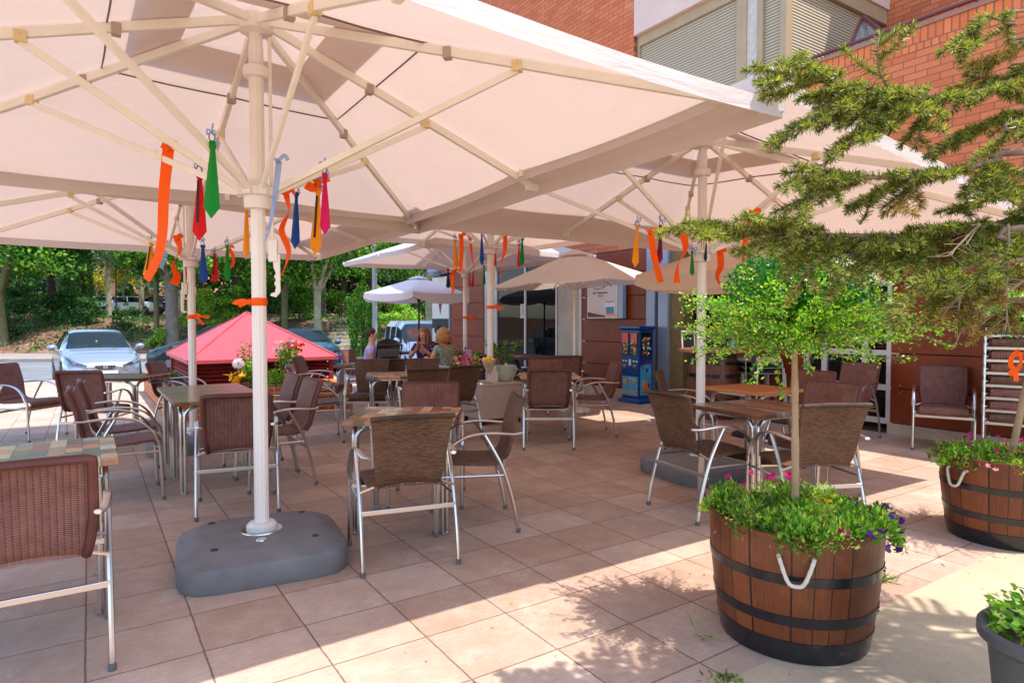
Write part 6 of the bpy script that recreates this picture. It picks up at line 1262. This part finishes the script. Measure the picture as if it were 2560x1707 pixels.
# silver hatchback facing us
cp_ = at(238, 940, 17.0); t = thing('parked_car', (cp_.x, 17.0, RZ + .003), math.radians(-51), 'silver hatchback parked on the street facing the terrace, behind the leftmost chairs', 'car', 'cars parked along the street')
K = [(0, .30, .52, .58, .52, .40), (.06, .24, .58, .66, .66, .52), (.2, .2, .64, .76, .76, .60), (.5, .2, .74, .86, .83, .66), (1.0, .2, .88, .95, .845, .68), (1.12, .2, .90, .98, .845, .70), (1.75, .2, .95, 1.38, .85, .58), (2.1, .2, .96, 1.44, .85, .57), (2.9, .2, .97, 1.43, .845, .56), (3.6, .22, 1.0, 1.33, .83, .52), (3.95, .28, .98, 1.02, .78, .56), (4.05, .35, .7, .74, .7, .5)]
carbody(t, K, SILV, CGL, [(1.13, 1.76), (3.55, 3.93)], [(1.45, 2.35), (2.42, 3.1)]); wheels(t, 2.025 - .82, 2.025 - 3.3, .84); seats(t, .1, .8)
def polyp(b, P, off): b.prism([Vector(p) for p in P], (0, 0, 0), off)
for s in (-1, 1):
    b = MB(); polyp(b, [(2.01, s * .36, .60), (1.98, s * .56, .66), (1.87, s * .70, .75), (1.70, s * .775, .82), (1.80, s * .765, .72), (1.95, s * .60, .60), (2.02, s * .40, .56)], (.035, s * .012, .012)); b.build('headlight', LAMP, t, False)
    b = MB(); b.ball((.62, s * .96, 1.0), .11, 12, (.65, 1.05, .66)); b.beam((.66, s * .82, .93), (.64, s * .9, .97), .05, .05); b.build('side_mirror', SILV, t)
    b = MB(); polyp(b, [(1.98, s * .45, .36), (1.95, s * .62, .40), (1.9, s * .66, .30), (1.94, s * .5, .26)], (.03, 0, 0)); b.build('fog_lamp_recess', BLACK, t, False)
    b = MB(); b.tube(smoothpath([(2.0, s * .22, .60), (2.03, s * .40, .50), (2.02, s * .52, .38), (2.04, s * .34, .24)], 4), .008, 5); b.build('bumper_crease', SILV, t)
b = MB(); polyp(b, [(2.045, -.24, .60), (2.045, .24, .60), (2.05, .15, .50), (2.05, -.15, .50)], (.015, 0, 0)); g = b.build('grille', BLACK, t, False); b = MB(); [b.box((2.066, -.2 + .05 * i, .55), (.006, .008, .07)) for i in range(9)]; b.build('grille_bars', RIMM, g, False); b = MB(); b.box((2.07, 0, .553), (.012, .09, .07)); b.build('emblem', RIMM, g, False)
b = MB(); b.box((2.06, 0, .41), (.015, .52, .11)); pl = b.build('number_plate', PLATE, t, False); b = MB(); b.box((2.069, -.235, .41), (.004, .045, .11)); b.build('plate_band', mat('plate_blue', '#2a4aa0', .5), pl, False)
b = MB(); b.box((2.02, 0, .29), (.03, 1.0, .07)); b.build('lower_intake', BLACK, t, False); b = MB(); b.tube([(-.55, 0, 1.43), (-.62, .02, 1.72)], .005, 5); b.build('aerial', BLACK, t); b = MB(); b.ball((.62, -.02, 1.12), .028, 8, (.5, 1, 1.6)); b.build('hanging_air_freshener', mat('lime_green', '#b8d820', .6), t)
def simplecar(x, y, rz, K, pm, lab, scr, sid, nm='parked_car', r=.31, wf=.82, wr=None, z=RZ + .003, plate=None, mir=True, cat='car', grp='cars parked along the street', w=.84, zl=.62, mirz=.95, mirx=None, edge=.045):
    t = thing(nm, (x, y, z), rz, lab, cat, grp); L = K[-1][0]; carbody(t, K, pm, CGL, scr, sid, 30, edge); wheels(t, L / 2 - wf, L / 2 - (wr or L - .75), w, r)
    for s in (-1, 1):
        b = MB(); xx = L / 2 - .12; polyp(b, [(xx, s * .42, zl), (xx - .12, s * .70, zl + .04), (xx - .35, s * .785, zl + .12), (xx - .12, s * .66, zl + .13), (xx + .02, s * .42, zl + .11)], (.05, s * .02, .0)); b.build('headlight', LAMP, t, False)
        if mir: b = MB(); mx_ = mirx if mirx is not None else L / 2 - scr[0][0] - .35; b.ball((mx_, s * (w + .12), mirz), .12, 10, (.6, 1, .8)); b.build('side_mirror', pm, t)
    b = MB(); b.box((L / 2 - .0, 0, .47), (.03, .9, .1)); b.build('grille', BLACK, t, False)
    if plate is not None: b = MB(); b.box((L / 2 + .02, 0, .40), (.02, .52, .12)); p_ = b.build('number_plate', PLATE, t, False); text(plate, .1, (L / 2 + .032, 0, .40), Matrix(((0, 0, 1), (1, 0, 0), (0, 1, 0))), INK, p_, bold=.002)
    return t
KS = [(0, .32, .52, .58, .55, .42), (.08, .24, .58, .66, .70, .55), (.3, .2, .66, .76, .79, .62), (1.05, .2, .86, .93, .84, .68), (1.2, .2, .88, .96, .84, .69), (1.95, .2, .92, 1.36, .84, .57), (2.5, .2, .93, 1.40, .84, .56), (3.2, .2, .94, 1.36, .835, .55), (3.7, .22, .95, 1.0, .82, .6), (4.15, .26, .9, .96, .78, .6), (4.25, .35, .7, .76, .7, .5)]
q = at(818, 930, 20.2); simplecar(-7.05, 21.8, math.radians(-60), KS, paint('steel_blue_paint', '#3a5a78'), 'blue saloon car partly hidden behind the right side of the red hut', [(1.2, 1.95), (3.2, 3.7)], [(1.5, 2.4), (2.48, 3.3)], plate='CTF')
KV = [(0, .32, .62, .70, .60, .45), (.1, .24, .72, .82, .75, .6), (.45, .22, .85, .96, .82, .66), (.95, .22, .98, 1.06, .85, .72), (1.05, .22, 1.0, 1.10, .85, .74), (1.75, .22, 1.03, 1.66, .85, .73), (2.1, .22, 1.04, 1.76, .85, .74), (3.9, .22, 1.04, 1.76, .85, .74), (4.1, .25, 1.03, 1.66, .84, .73), (4.18, .3, .9, 1.2, .8, .7)]
q = at(1000, 880, 18.6); simplecar(-3.1, 21.55, math.radians(-67), KV, paint('white_van_paint', '#dfe4ee', .0), 'small white passenger van parked behind the seated people', [(1.06, 1.74)], [(1.45, 2.2), (2.35, 3.0), (3.15, 3.85)], 'parked_van', zl=.72, mirz=1.12, cat='van', plate='', z=-.36, edge=.2)
KD = [(0, .32, .55, .62, .58, .45), (.1, .24, .62, .72, .72, .58), (.35, .2, .72, .82, .80, .64), (1.0, .2, .92, 1.0, .86, .70), (1.15, .2, .94, 1.04, .86, .72), (1.9, .2, .98, 1.5, .86, .62), (2.3, .2, .99, 1.6, .86, .62), (3.4, .2, 1.0, 1.58, .86, .62), (4.0, .22, 1.0, 1.4, .85, .58), (4.3, .3, .9, 1.0, .8, .6)]
q = at(510, 880, 20.5); simplecar(q.x + .25, 21.2, math.radians(184), KD, paint('dark_green_paint', '#1f2e2c'), 'dark people carrier behind the left of the red hut', [(1.16, 1.9), (3.5, 4.1)], [(1.5, 2.3), (2.4, 3.3)])
WP = paint('white_car_paint', '#e4e6ea', 0); far = 'cars parked beyond the park'
for (px, Y, rz, pm, lab, K_) in ((272, 50, 200, WP, 'white car parked beyond the park, left of the dark blue one', KS), (305, 48.5, 215, WP, 'second white car parked beyond the park', KS), (345, 50, 205, paint('navy_paint', '#1c2a50'), 'dark blue estate car parked beyond the park', KD), (388, 51, 200, paint('red_paint', '#8a1a22'), 'red car parked beyond the park', KS), (250, 51.5, 200, paint('grey_paint', '#5a626a'), 'grey car at the left of the cars beyond the park', KS)):
    x = (px - 1280) / F * Y; simplecar(x, Y, math.radians(rz), K_, pm, lab, [(1.2, 1.95), (3.2, 3.7)], [(1.5, 2.4), (2.48, 3.3)], grp=far, z=hz(x, Y) + .02)
# ------------------------------------------------------------------ people at the far tables
SKIN = mat('skin', '#c98a6a', .55, 0, .06, 8)
def skin_obj(name, m, joints, edges, radii, parent=None, root=0, lv=2):
    me = bpy.data.meshes.new(name); me.from_pydata([tuple(j) for j in joints], edges, []); me.materials.append(m); o = bpy.data.objects.new(name, me); COL.objects.link(o); o.parent = parent
    s = o.modifiers.new('skin', 'SKIN'); s.use_smooth_shade = True; d = me.skin_vertices[0].data
    for v, r in zip(d, radii): v.radius = (r, r) if not isinstance(r, tuple) else r
    d[root].use_root = True; u = o.modifiers.new('sub', 'SUBSURF'); u.levels = lv; u.render_levels = lv; return o
def hand(J, Ed, R, wrist, dirv, palmn, curl=.5):
    """adds palm and five separate fingers; wrist is an index into J"""
    w = Vector(J[wrist]); d = Vector(dirv).normalized(); n = Vector(palmn).normalized(); s = d.cross(n).normalized(); n = s.cross(d)
    pi = len(J); J.append(w + d * .05); Ed.append((wrist, pi)); R.append((.030, .016))
    for k, (off, L) in enumerate(((-.030, .062), (-.010, .075), (.010, .070), (.029, .055))):
        b0 = len(J); p = w + d * .088 + s * off; J.append(p); Ed.append((pi, b0)); R.append(.0095); q = p + (d * (1 - curl * .4) + n * curl * .6).normalized() * L * .5; J.append(q); Ed.append((b0, b0 + 1)); R.append(.008); J.append(q + (d * (1 - curl) + n * curl * 1.1).normalized() * L * .5); Ed.append((b0 + 1, b0 + 2)); R.append(.0065)
    b0 = len(J); J.append(w + d * .035 - s * .042 + n * .01); Ed.append((pi, b0)); R.append(.011); J.append(w + d * .07 - s * .055 + n * .03); Ed.append((b0, b0 + 1)); R.append(.009)
def person(x, y, rz, lab, shirt, pants, hairm, arms, hair='short', lean=.06, female=False, z=0, legs=True, headyaw=0):
    """seated figure facing local +y; seat surface at z .45. arms = ((elbow, wrist, handdir) right, left)"""
    t = thing('person', (x, y, z), rz, lab, 'person'); J, Ed, R = [], [], []; sw = .165 if female else .19
    def j(p, r, pr=None): J.append(Vector(p)); R.append(r); (Ed.append((pr, len(J) - 1)) if pr is not None else None); return len(J) - 1
    pel = j((0, 0, .53), (.145, .11)); wa = j((0, lean * .4, .70), (.125, .095), pel); ch = j((0, lean * .9, .88), (.145, .105), wa); nb = j((0, lean * 1.1, 1.0), (.075, .065), ch); nk = j((0, lean * 1.25, 1.065), .05, nb)
    h1 = j((0, lean * 1.3 + .015, 1.125), (.058, .07), nk); h2 = j((0, lean * 1.3 + .01, 1.19), (.072, .088), h1); h3 = j((0, lean * 1.3 - .005, 1.25), (.06, .075), h2); j((0, lean * 1.3 + .105, 1.155), .012, h2)
    K = {}
    for s, (el, wr, hdir) in zip((1, -1), arms):
        sh = j((s * sw, lean, .965), .055, ch); e = j(el, .041, sh); w = j(wr, .028, e); K[s] = (sh, e, w); hand(J, Ed, R, w, hdir, (-s * .6, .3, -.3))
    if legs:
        for s in (1, -1):
            hp = j((s * .09, .06, .51), .085, pel); kn = j((s * .13, .46, .50), .062, hp); an = j((s * .12, .44, .09), .038, kn); hl = j((s * .12, .50, .05), .036, an); j((s * .13, .62, .035), .030, hl)
    skin_obj('body', SKIN, J, Ed, R, t)
    # clothing follows the same joints, slightly larger
    def garment(name, m, ids, grow, extra=()):
        idx = {k: i for i, k in enumerate(ids)}; jj = [J[k] for k in ids]; rr = [(R[k][0] + grow, R[k][1] + grow) if isinstance(R[k], tuple) else R[k] + grow for k in ids]; ee = [(idx[a], idx[c]) for a, c in Ed if a in idx and c in idx]
        for (k, p, r) in extra: jj.append(Vector(p)); rr.append(r); ee.append((idx[k], len(jj) - 1))
        return skin_obj(name, m, jj, ee, rr, t)
    sl = [(K[s][0], J[K[s][0]].lerp(J[K[s][1]], .55), .058) for s in (1, -1)]
    garment('shirt', shirt, [pel, wa, ch, nb, K[1][0], K[-1][0]], .014, sl)
    if legs:
        base = K[-1][2] + 12; ids = [i for i in range(len(J)) if R[i] in (.085, .062)]; garment('trousers', pants, [pel] + ids, .014)
    hc = Vector((0, lean * 1.3 - .015, 1.20)); b = MB()
    if hair == 'short': b.ball(hc + Vector((0, -.012, .025)), .098, 16, (.84, .98, .9), .03)
    else:
        b.ball(hc + Vector((0, -.012, .02)), .108, 16, (.9, 1, .92), .03); L = .30 if hair == 'long' else .15
        for i in range(26):
            a = math.radians(-40 - 280 * i / 25 + 0); p = hc + Vector((.088 * math.cos(a + math.pi), .088 * math.sin(a + math.pi) * 1.0 - .015, .03)); p = hc + Vector((.09 * math.sin(math.radians(-125 + 250 * i / 25) ), -.09 * math.cos(math.radians(-125 + 250 * i / 25)), .02))
            o_ = (p - hc); o_.z = 0; b.tube(smoothpath([p, p + o_ * .25 + Vector((0, 0, -L * .5)), p + o_ * .1 + Vector((0, 0, -L - random.uniform(-.02, .03)))], 3), [.02, .021, .022, .02, .018, .014, .007], 6)
    b.build('hair', hairm, t, True, ang=80)
    [MB().ball((s * .03, lean * 1.3 + .082, 1.185), .009, 6).build('eye', BLACK, t) for s in (1, -1)]; b = MB(); b.ball((0, lean * 1.3 + .083, 1.118), .02, 8, (1, .35, .3)); b.build('mouth', mat('lips', '#a05048', .5), t)
    [MB().ball((s * .078, lean * 1.3 + .0, 1.175), .022, 8, (.4, .8, 1.2)).build('ear', SKIN, t) for s in (1, -1)]
    return t
LAV = cloth('pale_tshirt', '#b9b0d8'); BEI = cloth('beige_shorts', '#b89c8c'); HB = mat('brown_hair', '#3a241a', .7, 0, .3, 30); HBL = mat('blonde_hair', '#b07a44', .5, 0, .35, 40); HLB = mat('light_brown_hair', '#8a5230', .5, 0, .35, 40)
def dots(name, base, dot, sc_, th):
    t = NT(name); v = t.n('TexVoronoi', {'Vector': t.obj(), 'Scale': sc_}).outputs['Distance']; t.set(t.mix(t.math('LESS_THAN', v, th), base, dot), .8); return t.m
GREEND = dots('pale_green_print', '#7f8a74', '#c8ccb4', 38, .32); BLUED = dots('blue_floral', '#232a5c', '#b86a8a', 30, .3)
person(-2.55, 11.3, math.radians(-84), 'man in a pale lavender T-shirt sitting sideways left of the stroller', LAV, BEI, HB, (((.22, .10, .72), (.12, .33, .68), (0, .8, .1)), ((-.23, .12, .74), (-.10, .34, .74), (0, .7, .5))), z=-.03)
person(-1.55, 11.55, math.radians(168), 'woman with long light brown hair in a blue floral dress, elbows on the table', BLUED, BLUED, HLB, (((.24, .20, .76), (.06, .30, .93), (-.3, .1, .9)), ((-.24, .20, .76), (-.05, .31, .92), (.3, .1, .9))), 'long', .1, True, z=-.02)
person(-1.06, 10.6, math.radians(52), 'woman with a blonde bob in a pale green patterned dress, seen from behind', GREEND, cloth('tan_trousers', '#8a6a4c'), HBL, (((.25, .12, .78), (.16, .40, .79), (-.2, .9, 0)), ((-.25, .14, .76), (-.1, .40, .79), (.3, .9, 0))), 'bob', .1, True, z=-.02)
person(-1.45, 12.5, math.radians(200), 'dark-haired person in black sitting behind the floral dress woman', cloth('black_shirt', '#1a1a1e'), cloth('black_trousers', '#1c1c20'), mat('black_hair', '#1a1416', .6), (((.23, .12, .74), (.10, .33, .74), (0, .8, .1)), ((-.23, .12, .74), (-.10, .34, .74), (0, .8, .1))))
# pushchair and shoulder bag
t = thing('pushchair', (-2.12, 10.85, 0), math.radians(20), 'grey and black baby pushchair beside the man, striped cloth over it', 'pushchair'); GC = cloth('grey_fabric', '#5f5a56'); BF = cloth('black_fabric', '#1c1c20')
b = MB(); b.grid(lambda i, j: Vector((.2 * math.cos(math.pi * j) * (1 - .15 * i), -.15 + .05 * i + .30 * math.sin(math.pi * i * .5) * math.sin(math.pi * j), .98 - .28 * i + .12 * math.sin(math.pi * j) * (1 - i))), 6, 12); b.build('hood', GC, t)
b = MB(); b.box((0, -.10, .72), (.36, .08, .42), R=Matrix.Rotation(.2, 3, 'X')); b.box((0, .1, .52), (.36, .36, .07)); b.build('seat_back', GC, t, True, .02); b = MB(); b.box((0, -.17, .70), (.24, .04, .2), R=Matrix.Rotation(.2, 3, 'X')); b.build('rear_pocket', BF, t, True, .01)
for s in (-1, 1):
    b = MB(); b.tube(smoothpath([(s * .2, -.32, 1.0), (s * .2, -.12, .8), (s * .2, .15, .4), (s * .2, .35, .1)], 4), .012, 6); b.tube([(s * .2, .0, .6), (s * .2, -.3, .1)], .012, 6); b.build('frame_tube', BLACK, t)
    for y in (-.3, .35): b = MB(); b.lathe([(.06, -.02), (.085, -.015), (.085, .015), (.06, .02)], (s * .22, y, .085), 14, M=Matrix.Rotation(math.pi / 2, 3, 'Y')); b.build('wheel', TYRE, t)
b = MB(); b.tube([(-.2, -.32, 1.0), (.2, -.32, 1.0)], .014, 6); b.build('handlebar', BLACK, t)
sm = NT('striped_cloth'); w_ = sm.math('FRACT', sm.math('MULTIPLY', sm.n('SeparateXYZ', {0: sm.obj()}).outputs['X'], 11)); sm.set(sm.ramp(w_, [(0, '#b8a49a'), (.3, '#6a7a98'), (.45, '#c9b8ac'), (.7, '#8a5a50'), (.85, '#4a5a78')], 'CONSTANT'), .9)
b = MB(); b.grid(lambda i, j: Vector((-.1 + .62 * i, -.28 + .03 * math.sin(i * 18) * j, .62 + .07 * math.sin(3 * i) - .30 * j)), 20, 6); tag(b.build('striped_wrap', sm.m, None, True, loc=(-2.2, 10.75, .02)), 'striped cloth draped beside the pushchair', 'cloth')
t = thing('drinking_glass', (-1.32, 10.9, .752), 0, 'glass of dark drink on the women\'s table', 'glass'); b = MB(); b.lathe([(.03, 0), (.036, .13), (.034, .13), (.028, .01)], n=16); b.build('glass', CG, t); b = MB(); b.lathe([(.0275, .012), (.032, .1), (0, .1)], n=14); b.build('drink', mat('dark_drink', '#3a1410', .3), t)
q = at(1020, 880, 12.2); t = thing('water_bottle', (q.x, 12.2, .80), 0, 'clear bottle with a pink cap behind the pushchair', 'bottle'); b = MB(); b.lathe([(.035, 0), (.035, .17), (.015, .21), (.015, .22)], n=14); b.build('bottle', CG, t); b = MB(); b.lathe([(.017, .21), (.017, .24), (0, .24)], n=10); b.build('cap', PINK, t)
t = thing('side_table', (q.x - .25, 12.25, 0), .3, 'small dark round table behind the pushchair', 'table'); b = MB(); b.lathe([(.38, .77), (.38, .80), (0, .80)], n=20); b.build('tabletop', DW, t); b = MB(); b.tube([(0, 0, 0), (0, 0, .77)], .03, 8); b.lathe([(.2, 0), (.2, .03), (0, .04)], n=16); b.build('pedestal', BLACK, t)
